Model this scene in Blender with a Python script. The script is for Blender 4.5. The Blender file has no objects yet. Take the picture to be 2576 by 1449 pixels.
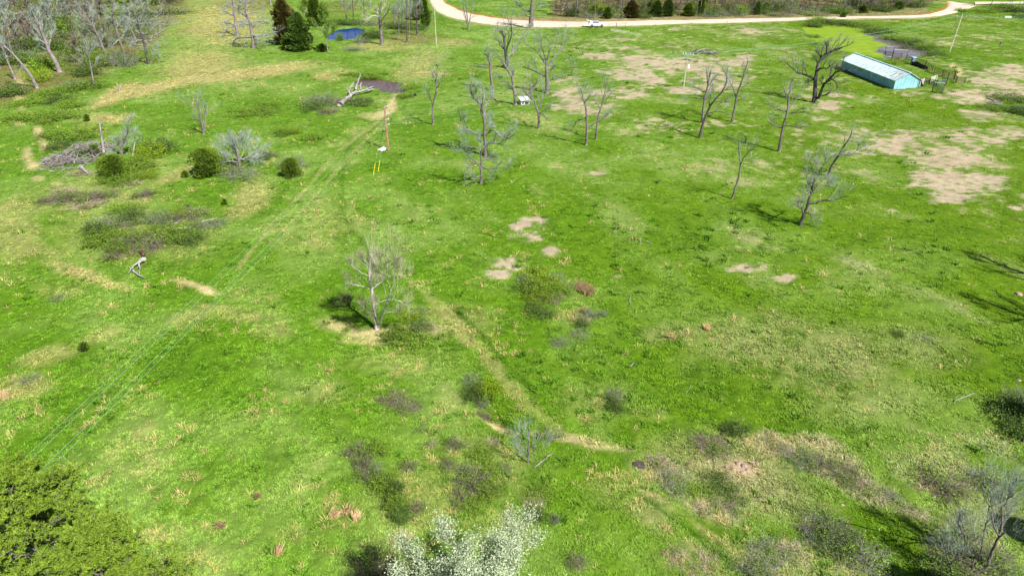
import bpy, math, random
import numpy as np
from mathutils import Vector, Matrix
random.seed(7)
RS = np.random.RandomState(11)

# ------------------------------------------------------------------ camera, world, sun, exposure
W, Hh = 2576.0, 1449.0            # the photograph's frame, in the units used for measuring it
F = 1717.0                        # focal length in those units
CAM_H = 32.0
PITCH = math.radians(28.5)
SP, CP = math.sin(PITCH), math.cos(PITCH)
scene = bpy.context.scene
COL = scene.collection
cam_d = bpy.data.cameras.new("camera")
cam = bpy.data.objects.new("camera", cam_d)
COL.objects.link(cam)
cam.location = (0, 0, CAM_H)
cam.rotation_euler = (math.pi / 2 - PITCH, 0, 0)
cam_d.sensor_width = 36.0
cam_d.lens = 36.0 * F / W
cam_d.clip_start = 0.5
cam_d.clip_end = 9000
scene.camera = cam

SUN_EL = math.radians(47)
SUN_AZ = (0.67, -0.742)            # horizontal direction towards the sun (x, y)
world = bpy.data.worlds.new("World")
scene.world = world
world.use_nodes = True
nt = world.node_tree
for n in list(nt.nodes):
    nt.nodes.remove(n)
sky = nt.nodes.new("ShaderNodeTexSky")
sky.sky_type = 'NISHITA'
sky.sun_disc = False
sky.sun_elevation = SUN_EL
sky.sun_rotation = math.atan2(SUN_AZ[0], SUN_AZ[1])
bg = nt.nodes.new("ShaderNodeBackground")
bg.inputs['Strength'].default_value = 0.05
wo = nt.nodes.new("ShaderNodeOutputWorld")
nt.links.new(sky.outputs[0], bg.inputs[0])
nt.links.new(bg.outputs[0], wo.inputs[0])

sd = bpy.data.lights.new("sun", 'SUN')
sd.energy = 5.0
sd.angle = math.radians(0.5)
sd.color = (1.0, 0.955, 0.88)
sun = bpy.data.objects.new("sun", sd)
COL.objects.link(sun)
sv = Vector((SUN_AZ[0] * math.cos(SUN_EL), SUN_AZ[1] * math.cos(SUN_EL), math.sin(SUN_EL)))
sun.rotation_euler = sv.to_track_quat('Z', 'Y').to_euler()
sun.location = (60, -40, 90)

scene.view_settings.view_transform = 'Standard'
scene.view_settings.look = 'None'
scene.view_settings.gamma = 1.0
scene.view_settings.use_curve_mapping = False
scene.view_settings.exposure = 0.98
scene.cycles.max_bounces = 6
scene.cycles.transparent_max_bounces = 8

# ------------------------------------------------------------------ noise in numpy
def _hash(ix, iy, seed):
    n = (ix.astype(np.int64) * 374761393 + iy.astype(np.int64) * 668265263 + seed * 974634777) & 0x7fffffff
    n = ((n ^ (n >> 13)) * 1274126177) & 0x7fffffff
    n = (n ^ (n >> 16)) & 0xffffff
    return n / float(0xffffff)

def vnoise(x, y, seed=0):
    ix, iy = np.floor(x), np.floor(y)
    fx, fy = x - ix, y - iy
    fx = fx * fx * (3 - 2 * fx)
    fy = fy * fy * (3 - 2 * fy)
    a = _hash(ix, iy, seed); b = _hash(ix + 1, iy, seed)
    c = _hash(ix, iy + 1, seed); d = _hash(ix + 1, iy + 1, seed)
    return (a * (1 - fx) + b * fx) * (1 - fy) + (c * (1 - fx) + d * fx) * fy

def fbm(x, y, scale, octv=4, seed=0, gain=0.5):
    v = 0; a = 1.0; t = 0; s = 1.0 / scale
    ca, sa = math.cos(0.6), math.sin(0.6)
    for o in range(octv):
        v = v + a * vnoise(x * s + 17.3 * o, y * s - 9.1 * o, seed + o * 13)
        t += a; a *= gain; s *= 2.03
        x, y = x * ca - y * sa, x * sa + y * ca
    return v / t

def sstep(e0, e1, x):
    t = np.clip((x - e0) / (e1 - e0), 0, 1)
    return t * t * (3 - 2 * t)

# ------------------------------------------------------------------ terrain
PONDS = {
 'blue': [(823,96),(834,84),(856,75),(894,71),(916,75),(913,86),(894,96),(879,102),(856,104),(829,101)],
 'brown': [(891,207),(909,200),(944,199),(969,204),(1001,210),(1019,222),(1019,232),(999,237),(969,235),(951,226),(919,220),(899,215)],
 'algae': [(2017,67),(2044,70),(2074,60),(2107,64),(2157,67),(2197,82),(2232,97),(2282,112),(2317,122),(2336,130),(2329,142),(2294,146),(2250,148),(2207,145),(2177,141),(2119,129),(2072,115),(2039,97),(2027,82)],
}
WATER_Z = -0.45

def ray(px, py):
    u = (px - W / 2) / F
    v = (py - Hh / 2) / F
    return u, CP - v * SP, -(SP + v * CP)

def on_plane(px, py, z):
    dx, dy, dz = ray(px, py)
    t = (z - CAM_H) / dz
    return dx * t, dy * t

def project(x, y, z=0.0):
    zc = y * CP + (CAM_H - z) * SP
    zc = np.where(zc > 0.5, zc, 0.5) if isinstance(zc, np.ndarray) else max(zc, 0.5)
    yc = (CAM_H - z) * CP - y * SP
    return W / 2 + x / zc * F, Hh / 2 + yc / zc * F

def poly_sdf(x, y, pts):
    """signed distance to a closed polygon, negative inside (numpy)"""
    x = np.asarray(x, float); y = np.asarray(y, float)
    d = np.full(x.shape, 1e9); inside = np.zeros(x.shape, bool)
    n = len(pts)
    for i in range(n):
        ax, ay = pts[i]; bx, by = pts[(i + 1) % n]
        ex, ey = bx - ax, by - ay
        wx, wy = x - ax, y - ay
        t = np.clip((wx * ex + wy * ey) / (ex * ex + ey * ey + 1e-12), 0, 1)
        d = np.minimum(d, np.hypot(wx - ex * t, wy - ey * t))
        c = ((ay > y) != (by > y)) & (x < (bx - ax) * (y - ay) / (by - ay + 1e-12) + ax)
        inside ^= c
    return np.where(inside, -d, d)

def line_dist(x, y, pts):
    d = np.full(np.shape(x), 1e9)
    for i in range(len(pts) - 1):
        ax, ay = pts[i]; bx, by = pts[i + 1]
        ex, ey = bx - ax, by - ay
        wx, wy = x - ax, y - ay
        t = np.clip((wx * ex + wy * ey) / (ex * ex + ey * ey + 1e-12), 0, 1)
        d = np.minimum(d, np.hypot(wx - ex * t, wy - ey * t))
    return d

POND_W = {k: [on_plane(px, py, WATER_Z) for px, py in v] for k, v in PONDS.items()}
GULLY = [on_plane(*p, 0) for p in [(150,620),(330,690),(430,705),(540,740),(760,770),(850,812),(960,838),(1080,880),(1230,1010),(1290,1058),(1450,1085),(1600,1130),(1760,1180),(1900,1260),(2080,1330),(2240,1430),(2350,1520)]]
DITCH = [on_plane(*p, 0) for p in [(1205,1012),(1250,1040),(1290,1060)]]

def height(x, y):
    x = np.asarray(x, float); y = np.asarray(y, float)
    r = np.hypot(x, y)
    h = (fbm(x, y, 55, 3, 3) - 0.5) * 2.2 + (fbm(x, y, 9, 2, 5) - 0.5) * 0.35
    h = h * sstep(5, 60, r) + sstep(250, 900, r) * (fbm(x, y, 260, 3, 8)) * 9
    h = h + 0.8 * np.exp(-(((x - 90) / 6.0) ** 2 + ((y - 150) / 12.0) ** 2))
    g = line_dist(x, y, GULLY)
    h = h - 0.55 * np.exp(-(g / 2.6) ** 2)
    g2 = line_dist(x, y, DITCH)
    h = h - 0.7 * np.exp(-(g2 / 0.55) ** 2)
    for k, P in POND_W.items():
        P = np.array(P); cx, cy = P.mean(0); R = np.hypot(P[:, 0] - cx, P[:, 1] - cy).max()
        m = np.hypot(x - cx, y - cy) < R + 16
        if not np.any(m):
            continue
        s = poly_sdf(x[m] if x.ndim else x, y[m] if y.ndim else y, [tuple(p) for p in P])
        rim = WATER_Z + 0.22 + np.clip(s, -3, 30) * 0.05
        w = sstep(13, 1.0, s)
        bowl = -0.9 * sstep(0.5, -2.0, s) - 0.22 * sstep(0.9, 0.0, s)
        hm = (h[m] if h.ndim else h)
        hm = hm * (1 - w) + (rim + bowl) * w
        if h.ndim:
            h[m] = hm
        else:
            h = hm
    return h

def G(px, py, lift=0.0):
    """the point of the ground seen at (px, py) of the photograph"""
    z = 0.0
    for _ in range(9):
        x, y = on_plane(px, py, z)
        z = 0.5 * z + 0.5 * float(height(np.array([x]), np.array([y]))[0])
    x, y = on_plane(px, py, z)
    return Vector((x, y, z + lift))

def hz(x, y):
    return float(height(np.array([float(x)]), np.array([float(y)]))[0])

def facing(px, py, base, off=0.0):
    """the point seen at (px, py) on the upright plane through base that faces the camera, moved off metres away"""
    n = Vector((base.x, base.y, 0)); L = n.length; n /= L
    dx, dy, dz = ray(px, py)
    t = (L + off) / (dx * n.x + dy * n.y)
    return Vector((dx * t, dy * t, CAM_H + dz * t))

# ------------------------------------------------------------------ object helpers
def tag(o, label=None, cat=None, group=None, kind=None):
    if label: o['label'] = label
    if cat: o['category'] = cat
    if group: o['group'] = group
    if kind: o['kind'] = kind
    return o

def empty(name, loc, label, cat, group=None, rz=0.0):
    o = bpy.data.objects.new(name, None)
    o.empty_display_size = 0.3
    COL.objects.link(o)
    o.location = loc
    o.rotation_euler = (0, 0, rz)
    tag(o, label, cat, group)
    return o

class MB:
    """collects vertices and faces, built as one mesh object"""
    def __init__(s):
        s.v = []; s.f3 = []; s.f4 = []; s.fn = []; s.n = 0; s.var3 = []; s.var4 = []
    def add(s, V, F3=None, F4=None, var3=None, var4=None):
        V = np.asarray(V, float).reshape(-1, 3)
        if F3 is not None and len(F3):
            F3 = np.asarray(F3, int); s.f3.append(F3 + s.n)
            s.var3.append(np.zeros(len(F3)) + (0.5 if var3 is None else var3))
        if F4 is not None and len(F4):
            F4 = np.asarray(F4, int); s.f4.append(F4 + s.n)
            s.var4.append(np.zeros(len(F4)) + (0.5 if var4 is None else var4))
        s.v.append(V); s.n += len(V)
    def box(s, c, size, rz=0.0, M=None):
        hx, hy, hz_ = size[0] / 2, size[1] / 2, size[2] / 2
        V = np.array([(x, y, z) for x in (-hx, hx) for y in (-hy, hy) for z in (-hz_, hz_)])
        if M is not None:
            V = V @ np.array(M.to_3x3()).T
        if rz:
            cr, sr = math.cos(rz), math.sin(rz)
            V = np.stack([V[:, 0] * cr - V[:, 1] * sr, V[:, 0] * sr + V[:, 1] * cr, V[:, 2]], 1)
        V = V + np.array(c)
        s.add(V, F4=[(0,1,3,2),(4,6,7,5),(0,4,5,1),(2,3,7,6),(0,2,6,4),(1,5,7,3)])
        return s
    def tubes(s, P, R, sides=5, cap=True, var=None):
        """P (N,k,3), R (N,k)"""
        P = np.asarray(P, float); R = np.asarray(R, float)
        N, k, _ = P.shape
        if N == 0: return s
        T = np.zeros_like(P)
        T[:, 1:-1] = P[:, 2:] - P[:, :-2] if k > 2 else 0
        T[:, 0] = P[:, 1] - P[:, 0]; T[:, -1] = P[:, -1] - P[:, -2]
        T /= (np.linalg.norm(T, axis=2, keepdims=True) + 1e-9)
        ref = np.where(np.abs(T[:, :1, 2:3]) < 0.85, np.array([0, 0, 1.0]), np.array([1.0, 0, 0]))
        A = np.cross(T, np.broadcast_to(ref, T.shape)); A /= (np.linalg.norm(A, axis=2, keepdims=True) + 1e-9)
        B = np.cross(T, A)
        ang = np.arange(sides) / sides * 2 * math.pi
        ring = (A[:, :, None, :] * np.cos(ang)[None, None, :, None] + B[:, :, None, :] * np.sin(ang)[None, None, :, None])
        V = P[:, :, None, :] + ring * R[:, :, None, None]
        V = V.reshape(-1, 3)
        base = (np.arange(N) * k * sides)[:, None, None]
        i = np.arange(k - 1)[None, :, None] * sides; j = np.arange(sides)[None, None, :]; j2 = (j + 1) % sides
        a = base + i + j; b = base + i + j2; c = base + i + sides + j2; d = base + i + sides + j
        F4 = np.stack([a, b, c, d], -1).reshape(-1, 4)
        vv = None if var is None else np.repeat(var, (k - 1) * sides)
        s.add(V, F4=F4, var4=vv)
        if cap and sides >= 5:
            for e in (0, k - 1):
                o = (np.arange(N) * k * sides)[:, None] + e * sides
                for q in range(1, sides - 1):
                    s.f3.append(np.stack([o[:, 0], o[:, 0] + q, o[:, 0] + q + 1], 1) + (s.n - len(V)))
                    s.var3.append(np.zeros(N) + 0.5)
        return s
    def tube(s, pts, r0, r1=None, sides=8):
        P = np.array([tuple(p) for p in pts], float)[None]
        k = P.shape[1]
        R = np.linspace(r0, r0 if r1 is None else r1, k)[None]
        return s.tubes(P, R, sides)
    def build(s, name, mat, parent=None, smooth=False, shared=None):
        me = s.mesh(name, mat, smooth)
        return put(name, me, parent)
    def mesh(s, name, mat, smooth=False):
        V = np.concatenate(s.v) if s.v else np.zeros((0, 3))
        n3 = sum(len(f) for f in s.f3); n4 = sum(len(f) for f in s.f4)
        me = bpy.data.meshes.new(name)
        me.vertices.add(len(V)); me.vertices.foreach_set("co", V.astype(np.float32).ravel())
        loops = []
        if n3: loops.append(np.concatenate(s.f3).ravel())
        if n4: loops.append(np.concatenate(s.f4).ravel())
        L = np.concatenate(loops).astype(np.int32)
        me.loops.add(len(L)); me.loops.foreach_set("vertex_index", L)
        me.polygons.add(n3 + n4)
        st = np.concatenate([np.arange(n3) * 3, n3 * 3 + np.arange(n4) * 4]).astype(np.int32)
        me.polygons.foreach_set("loop_start", st)
        tot = np.concatenate([np.full(n3, 3), np.full(n4, 4)]).astype(np.int32)
        try:
            me.polygons.foreach_set("loop_total", tot)
        except Exception:
            pass
        var = np.concatenate(([np.concatenate(s.var3)] if n3 else []) + ([np.concatenate(s.var4)] if n4 else []))
        at = me.attributes.new("var", 'FLOAT', 'FACE'); at.data.foreach_set("value", var.astype(np.float32))
        me.polygons.foreach_set("use_smooth", np.full(n3 + n4, smooth))
        me.update(calc_edges=True)
        me.materials.append(mat)
        return me

def put(name, me, parent=None, loc=None, rz=0.0, sc=None):
    o = bpy.data.objects.new(name, me)
    COL.objects.link(o)
    if parent is not None: o.parent = parent
    if loc is not None: o.location = loc
    if rz: o.rotation_euler = (0, 0, rz)
    if sc is not None: o.scale = sc
    return o

# ------------------------------------------------------------------ materials
def s2l(c):
    c = np.asarray(c, float) / 255.0
    return np.where(c <= 0.04045, c / 12.92, ((c + 0.055) / 1.055) ** 2.4)

def mat_new(name):
    m = bpy.data.materials.new(name); m.use_nodes = True
    t = m.node_tree
    for n in list(t.nodes): t.nodes.remove(n)
    out = t.nodes.new("ShaderNodeOutputMaterial")
    p = t.nodes.new("ShaderNodeBsdfPrincipled")
    t.links.new(p.outputs[0], out.inputs[0])
    return m, t, p, out

def mixrgb(t, a, b, fac, mode='MIX'):
    n = t.nodes.new("ShaderNodeMix"); n.data_type = 'RGBA'; n.blend_type = mode
    for s_, v in ((n.inputs[0], fac), (n.inputs[6], a), (n.inputs[7], b)):
        if hasattr(v, 'links') or isinstance(v, bpy.types.NodeSocket): t.links.new(v, s_)
        elif isinstance(v, (int, float)): s_.default_value = v
        else: s_.default_value = (*v[:3], 1)
    return n.outputs[2]

def noise_node(t, scale, detail=4, coord='Object', rough=0.55, dist=0.0):
    tc = t.nodes.new("ShaderNodeTexCoord")
    n = t.nodes.new("ShaderNodeTexNoise"); n.inputs['Scale'].default_value = scale
    n.inputs['Detail'].default_value = detail; n.inputs['Roughness'].default_value = rough
    n.inputs['Distortion'].default_value = dist
    t.links.new(tc.outputs[coord], n.inputs['Vector'])
    return n.outputs[0]

def ramp(t, fac, stops):
    r = t.nodes.new("ShaderNodeValToRGB")
    e = r.color_ramp.elements
    while len(e) < len(stops): e.new(0.5)
    for i, (p, c) in enumerate(stops):
        e[i].position = p; e[i].color = (*c, 1)
    t.links.new(fac, r.inputs[0])
    return r.outputs[0]

def simple(name, c1, c2=None, scale=3.0, rough=0.85, bump=0.3, metallic=0.0, spec=0.3, detail=5, coord='Object', dist=0.02):
    m, t, p, out = mat_new(name)
    c2 = c2 or tuple(x * 0.6 for x in c1)
    nz = noise_node(t, scale, detail, coord)
    col = ramp(t, nz, [(0.32, c2), (0.68, c1)])
    t.links.new(col, p.inputs['Base Color'])
    p.inputs['Roughness'].default_value = rough
    p.inputs['Metallic'].default_value = metallic
    p.inputs['Specular IOR Level'].default_value = spec
    if bump:
        b = t.nodes.new("ShaderNodeBump"); b.inputs['Strength'].default_value = bump; b.inputs['Distance'].default_value = dist
        t.links.new(noise_node(t, scale * 6, 4, coord), b.inputs['Height'])
        t.links.new(b.outputs[0], p.inputs['Normal'])
    return m

def leafmat(name, c1, c2, trans=0.35, rnd=0.25):
    """foliage: colour varies from leaf to leaf ('var') and from plant to plant"""
    m, t, p, out = mat_new(name)
    at = t.nodes.new("ShaderNodeAttribute"); at.attribute_name = "var"
    col = mixrgb(t, c2, c1, at.outputs['Fac'])
    oi = t.nodes.new("ShaderNodeObjectInfo")
    hsv = t.nodes.new("ShaderNodeHueSaturation")
    mr = t.nodes.new("ShaderNodeMapRange"); mr.inputs[3].default_value = 1 - rnd; mr.inputs[4].default_value = 1 + rnd
    t.links.new(oi.outputs['Random'], mr.inputs[0]); t.links.new(mr.outputs[0], hsv.inputs['Value'])
    t.links.new(col, hsv.inputs['Color'])
    p.inputs['Roughness'].default_value = 0.65
    p.inputs['Specular IOR Level'].default_value = 0.25
    t.links.new(hsv.outputs[0], p.inputs['Base Color'])
    if trans:
        tr = t.nodes.new("ShaderNodeBsdfTranslucent")
        t.links.new(hsv.outputs[0], tr.inputs[0])
        mx = t.nodes.new("ShaderNodeMixShader"); mx.inputs[0].default_value = trans
        t.links.new(p.outputs[0], mx.inputs[1]); t.links.new(tr.outputs[0], mx.inputs[2])
        t.links.new(mx.outputs[0], out.inputs[0])
    return m

M = {}
M['bark'] = simple('bark', (0.20, 0.175, 0.17), (0.085, 0.07, 0.068), 1.6, 0.9, 0.6)
M['bark_dark'] = simple('bark_dark', (0.12, 0.10, 0.10), (0.045, 0.038, 0.04), 1.6, 0.9, 0.6)
M['bark_pale'] = simple('bark_pale', (0.28, 0.245, 0.25), (0.13, 0.105, 0.105), 1.4, 0.9, 0.5)
M['bark_white'] = simple('bark_white', (0.48, 0.47, 0.43), (0.26, 0.20, 0.18), 0.9, 0.9, 0.4)
M['twig'] = simple('twig', (0.27, 0.34, 0.29), (0.13, 0.15, 0.13), 1.2, 0.9, 0)
M['twig_dark'] = simple('twig_dark', (0.17, 0.175, 0.155), (0.07, 0.065, 0.065), 1.2, 0.9, 0)
M['twig_far'] = simple('twig_far', (0.23, 0.215, 0.175), (0.12, 0.105, 0.09), 0.8, 0.9, 0)
M['twig_pale'] = simple('twig_pale', (0.42, 0.42, 0.27), (0.26, 0.25, 0.15), 0.8, 0.9, 0)
M['twig_grey'] = simple('twig_grey', (0.30, 0.36, 0.31), (0.16, 0.19, 0.165), 1.0, 0.9, 0)
M['cane_dark'] = simple('cane_dark', (0.10, 0.085, 0.06), (0.05, 0.04, 0.03), 0.8, 0.9, 0)
M['cane_grey'] = simple('cane_grey', (0.215, 0.22, 0.17), (0.11, 0.11, 0.085), 0.8, 0.9, 0)
M['cane'] = simple('cane', (0.20, 0.16, 0.135), (0.11, 0.088, 0.075), 0.8, 0.9, 0)
M['cane_tan'] = simple('cane_tan', (0.36, 0.26, 0.19), (0.20, 0.145, 0.11), 0.8, 0.9, 0)
M['dead_wood'] = simple('dead_wood', (0.36, 0.35, 0.34), (0.15, 0.13, 0.125), 1.5, 0.9, 0.5)
M['rot_wood'] = simple('rot_wood', (0.16, 0.08, 0.055), (0.06, 0.03, 0.022), 2.5, 0.95, 0.5)
M['leaf_green'] = leafmat('leaf_green', (0.24, 0.37, 0.03), (0.09, 0.18, 0.02))
M['leaf_dark'] = leafmat('leaf_dark', (0.13, 0.215, 0.03), (0.04, 0.085, 0.018), 0.25)
M['leaf_lime'] = leafmat('leaf_lime', (0.30, 0.42, 0.012), (0.13, 0.23, 0.01))
M['leaf_spring'] = leafmat('leaf_spring', (0.25, 0.33, 0.09), (0.12, 0.19, 0.04))
M['cedar_green'] = leafmat('cedar_green', (0.17, 0.26, 0.02), (0.05, 0.10, 0.012), 0.2)
M['cedar_bronze'] = leafmat('cedar_bronze', (0.15, 0.125, 0.028), (0.045, 0.05, 0.012), 0.2)
M['pine_needle'] = leafmat('pine_needle', (0.25, 0.36, 0.03), (0.09, 0.165, 0.018), 0.25, 0.12)
M['blossom'] = leafmat('blossom', (0.58, 0.64, 0.45), (0.30, 0.40, 0.22), 0.3, 0.02)
M['straw'] = leafmat('straw', (0.66, 0.50, 0.27), (0.42, 0.30, 0.15), 0.3)
def twigmat(name, limb, tw):
    m, t, p, out = mat_new(name)
    at = t.nodes.new("ShaderNodeAttribute"); at.attribute_name = "var"
    r = ramp(t, at.outputs['Fac'], [(0.05, limb), (0.35, tuple((x + y) / 2 for x, y in zip(limb, tw))), (0.6, tw), (1.0, tuple(x * 1.35 for x in tw))])
    n = ramp(t, noise_node(t, 1.5, 4), [(0.3, (.6, .6, .6)), (0.7, (1.15, 1.15, 1.15))])
    t.links.new(mixrgb(t, r, n, 1.0, 'MULTIPLY'), p.inputs['Base Color']); p.inputs['Roughness'].default_value = .9; p.inputs['Specular IOR Level'].default_value = .15
    return m
M['twig'] = twigmat('twig', (.15, .14, .135), (.22, .27, .225))
M['twig_dark'] = twigmat('twig_dark', (.075, .065, .065), (.14, .15, .135))
M['twig_grey'] = twigmat('twig_grey', (.20, .20, .19), (.26, .31, .265))
M['twig_pale'] = twigmat('twig_pale', (.42, .41, .36), (.36, .36, .22))
M['twig_far'] = twigmat('twig_far', (.15, .13, .12), (.20, .185, .15))
M['cane'] = twigmat('cane', (.085, .07, .055), (.20, .165, .135))
M['cane_tan'] = twigmat('cane_tan', (.20, .15, .11), (.44, .35, .26))
M['cane_grey'] = twigmat('cane_grey', (.10, .10, .08), (.22, .23, .185))
M['rock'] = simple('rock', (0.36, 0.27, 0.22), (0.18, 0.12, 0.10), 2.2, 0.9, 0.5)
M['steel_rust'] = simple('steel_rust', (0.13, 0.085, 0.075), (0.05, 0.03, 0.028), 3, 0.8, 0.2)
M['steel_white'] = simple('steel_white', (0.62, 0.64, 0.62), (0.40, 0.40, 0.38), 2, 0.6, 0.1)
M['steel_green'] = simple('steel_green', (0.12, 0.22, 0.18), (0.05, 0.09, 0.08), 2, 0.6, 0.1)
M['pole_wood'] = simple('pole_wood', (0.26, 0.14, 0.085), (0.13, 0.075, 0.05), 2.2, 0.9, 0.4)
M['pole_grey'] = simple('pole_grey', (0.33, 0.33, 0.24), (0.18, 0.17, 0.12), 2.2, 0.9, 0.4)
M['wire'] = simple('wire', (0.24, 0.42, 0.30), (0.17, 0.31, 0.22), 2, 0.5, 0)
M['yellow'] = simple('yellow', (0.75, 0.70, 0.04), (0.6, 0.55, 0.03), 2, 0.5, 0)
M['insulator'] = simple('insulator', (0.60, 0.66, 0.66), (0.35, 0.4, 0.4), 2, 0.4, 0)
M['white_sheet'] = simple('white_sheet', (0.80, 0.78, 0.82), (0.52, 0.48, 0.56), 3, 0.7, 0.3)

# ------------------------------------------------------------------ ground colours (albedo)
def A(r, g, b, k=0.44):
    return s2l((r, g, b)) * k
C_GREEN = A(114, 161, 32); C_LIGHT = A(152, 186, 88); C_DARK = A(90, 138, 26); C_OLIVE = A(115, 153, 12)
C_TAN = A(238, 220, 190); C_STRAW = A(214, 200, 138); C_PINK = A(214, 182, 156); C_SOIL = A(250, 230, 172)
C_LITTER = A(142, 122, 84); C_CLAY = A(228, 140, 84); C_RED = A(150, 100, 82)

BARE = [  # px, py, rx, ry, strength
 (1505,144,44,9,.9),(1575,122,28,6,.8),(1620,152,62,18,1),(1560,188,42,16,.9),(1690,165,64,20,1),(1605,172,50,20,.9),(1625,196,46,18,1),
 (1450,237,48,15,.9),(1570,242,60,12,.8),(1780,165,80,26,.9),(1860,150,40,12,.9),(1890,80,26,7,.9),(1705,74,24,4,.9),(1720,232,44,9,.9),
 (1800,205,70,24,.75),(1480,272,64,16,.7),(1950,78,30,6,.5),(1430,205,40,10,.4),(1560,100,60,5,.5),
 (2095,265,34,13,1),(2540,178,44,16,1),(2500,212,72,20,.9),(2440,247,64,14,.9),(2560,237,50,12,1),(2480,290,56,12,.9),(2230,368,50,16,.9),
 (2290,352,80,20,.9),(2400,390,90,34,1),(2370,445,66,28,1),(2460,452,60,22,1),(2390,490,48,16,1),(2180,375,48,12,.6),(2540,332,44,14,.8),
 (2450,352,90,30,.7),(2560,520,18,5,.9),(2330,335,60,14,.8),(2500,400,60,20,.5),(2170,330,60,10,.5),
 (1335,563,34,12,1),(1328,588,32,13,.9),(1386,632,22,12,1),(1280,662,38,14,.85),(1250,690,26,12,.6),(1880,672,54,10,1),(1962,696,34,9,.9),
 (1495,441,26,5,.8),(1420,1060,16,5,.4),(2150,620,14,4,.3),(1480,330,14,4,.4),(1680,520,20,5,.3),(2245,532,16,5,.6),
 (1905,715,14,6,.6),(1555,690,10,4,.3),(2060,300,20,6,.5),(2120,240,30,8,.5),(2180,250,40,8,.4)]
STRAWS = [  # dry grass
 (560,60,110,60,.85),(500,170,90,40,.8),(620,190,160,12,1,-6),(400,220,150,12,1,-12),(290,240,60,14,1,-25),(270,300,60,12,.9,0),(700,175,80,9,.9,-4),
 (230,330,40,12,.6,0),(820,195,30,10,.8,0),(860,185,30,7,.6,0),(1080,190,46,8,.8,0),(1050,165,60,30,.55,-30),(1140,108,40,8,.7,0),(1020,110,40,16,.5,0),(940,118,60,12,.7,0),
 (60,530,80,20,.5,0),(40,600,60,60,.5,0),(200,690,80,22,.8,15),(280,720,60,16,.7,15),(110,640,60,20,.5,10),(0,560,40,40,.5,0),(160,740,60,20,.4,0),
 (640,490,50,30,.6,-30),(620,520,50,20,.6,-30),(600,790,60,18,.5,0),(560,770,60,16,.5,0),(480,800,60,18,.5,-15),(690,830,50,20,.35,0),(270,850,60,14,.5,-15),
 (130,900,60,18,.55,-15),(60,980,60,26,.6,-10),(850,560,60,30,.3,0),(1150,800,80,30,.35,0),(830,800,40,16,.45,0),
 (1500,1000,80,40,.2,0),(1900,850,140,60,.35,0),(1700,830,80,24,.4,0),(2100,900,160,70,.35,0),(2300,870,120,60,.25,0),(2200,1000,160,60,.25,0),
 (1000,900,120,40,.25,0),(800,980,80,30,.3,0),(1060,1260,120,90,.35,0),(860,1290,60,40,.35,0),(740,1340,50,20,.3,0),(1200,1180,140,80,.3,0),(1250,1330,120,50,.3,0),
 (1850,1175,110,40,.8,10),(1800,1270,80,30,.7,20),(1960,1120,90,26,.8,8),(2110,1180,90,36,.8,20),(1700,1190,80,30,.7,20),(1880,1200,180,70,.6,15),(2060,1110,60,20,.9,10),(2120,1160,60,30,.8,20),(2190,1240,80,24,.6,20),(2350,1215,60,24,.55,10),(1640,1290,60,40,.35,40),(2000,1400,160,50,.45,0),
 (2440,1300,120,60,.35,0),(1760,1400,100,40,.3,0),(1560,1240,80,40,.2,0),(340,600,200,60,.35,0),(240,500,160,50,.4,0),(440,440,60,14,.6,-20)]
SOILS = [
 (98,335,11,20,1,-20),(112,372,10,10,1,0),(84,418,16,12,.9,0),(96,455,16,8,.8,0),(46,310,18,4,.9,10),(52,240,12,36,.8,0),(145,470,16,6,.6,0),(70,395,12,20,.7,0),
 (500,716,52,6,.85,15),(520,728,20,5,1,10),(960,822,80,10,.75,0),(860,806,46,8,.6,10),(1040,825,60,14,.6,0),(920,842,60,7,.5,0),(1245,1040,34,9,1,30),(1280,1060,26,6,1,5),(1215,1015,20,8,.8,30),
 (1440,1082,70,10,.8,8),(1500,1100,60,8,.6,8),(1370,1070,30,8,.6,0),(1640,1240,30,6,.4,30),(985,265,10,14,.9,30),(965,285,26,8,.8,-20),(990,250,6,18,.8,25),(930,290,20,6,.5,0),
 (2397,170,6,8,.9,0),(2412,188,6,14,.9,0),(2385,112,12,3,.8,0),(1950,1108,10,4,.5,0),(1865,1165,40,14,.9,5),(1830,1182,30,12,.8,5),(1790,1105,30,9,.7,0),(2000,1135,20,8,.6,0)]
LITTER = [(150,60,230,90,1),(60,170,110,60,.9),(330,30,110,60,.7),(200,150,90,40,.8),(620,8,80,18,.6),(1040,95,60,16,.8),(1000,60,70,20,.6),(860,20,60,20,.5)]
LUSH = [(1450,130,120,30,.6),(1180,200,90,60,.3),(1700,330,90,30,.4),(2450,165,80,20,.9),(2300,420,60,60,.4),(1560,560,120,60,.3),(1600,680,70,60,.35),(560,640,100,30,.5),
 (900,200,80,14,.7),(1035,225,30,16,.9),(160,430,60,30,.3),(340,140,60,12,.7),(640,110,70,16,.7),(1050,520,40,60,.3),(1100,1030,60,40,.3),(480,930,80,30,.3),(170,1030,120,50,.4),
 (1500,900,100,120,.35),(1330,930,60,80,.35),(2150,1060,120,30,.4),(2180,1240,60,30,.4),(400,900,100,40,.25),(600,1010,60,30,.3),(1800,600,160,60,.35),(2350,640,140,60,.35),
 (1020,850,80,30,.5),(760,420,30,14,.4),(250,580,120,20,.4),(700,500,60,30,.3),(2130,80,200,14,.6),(2330,120,60,14,.7)]

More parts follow.
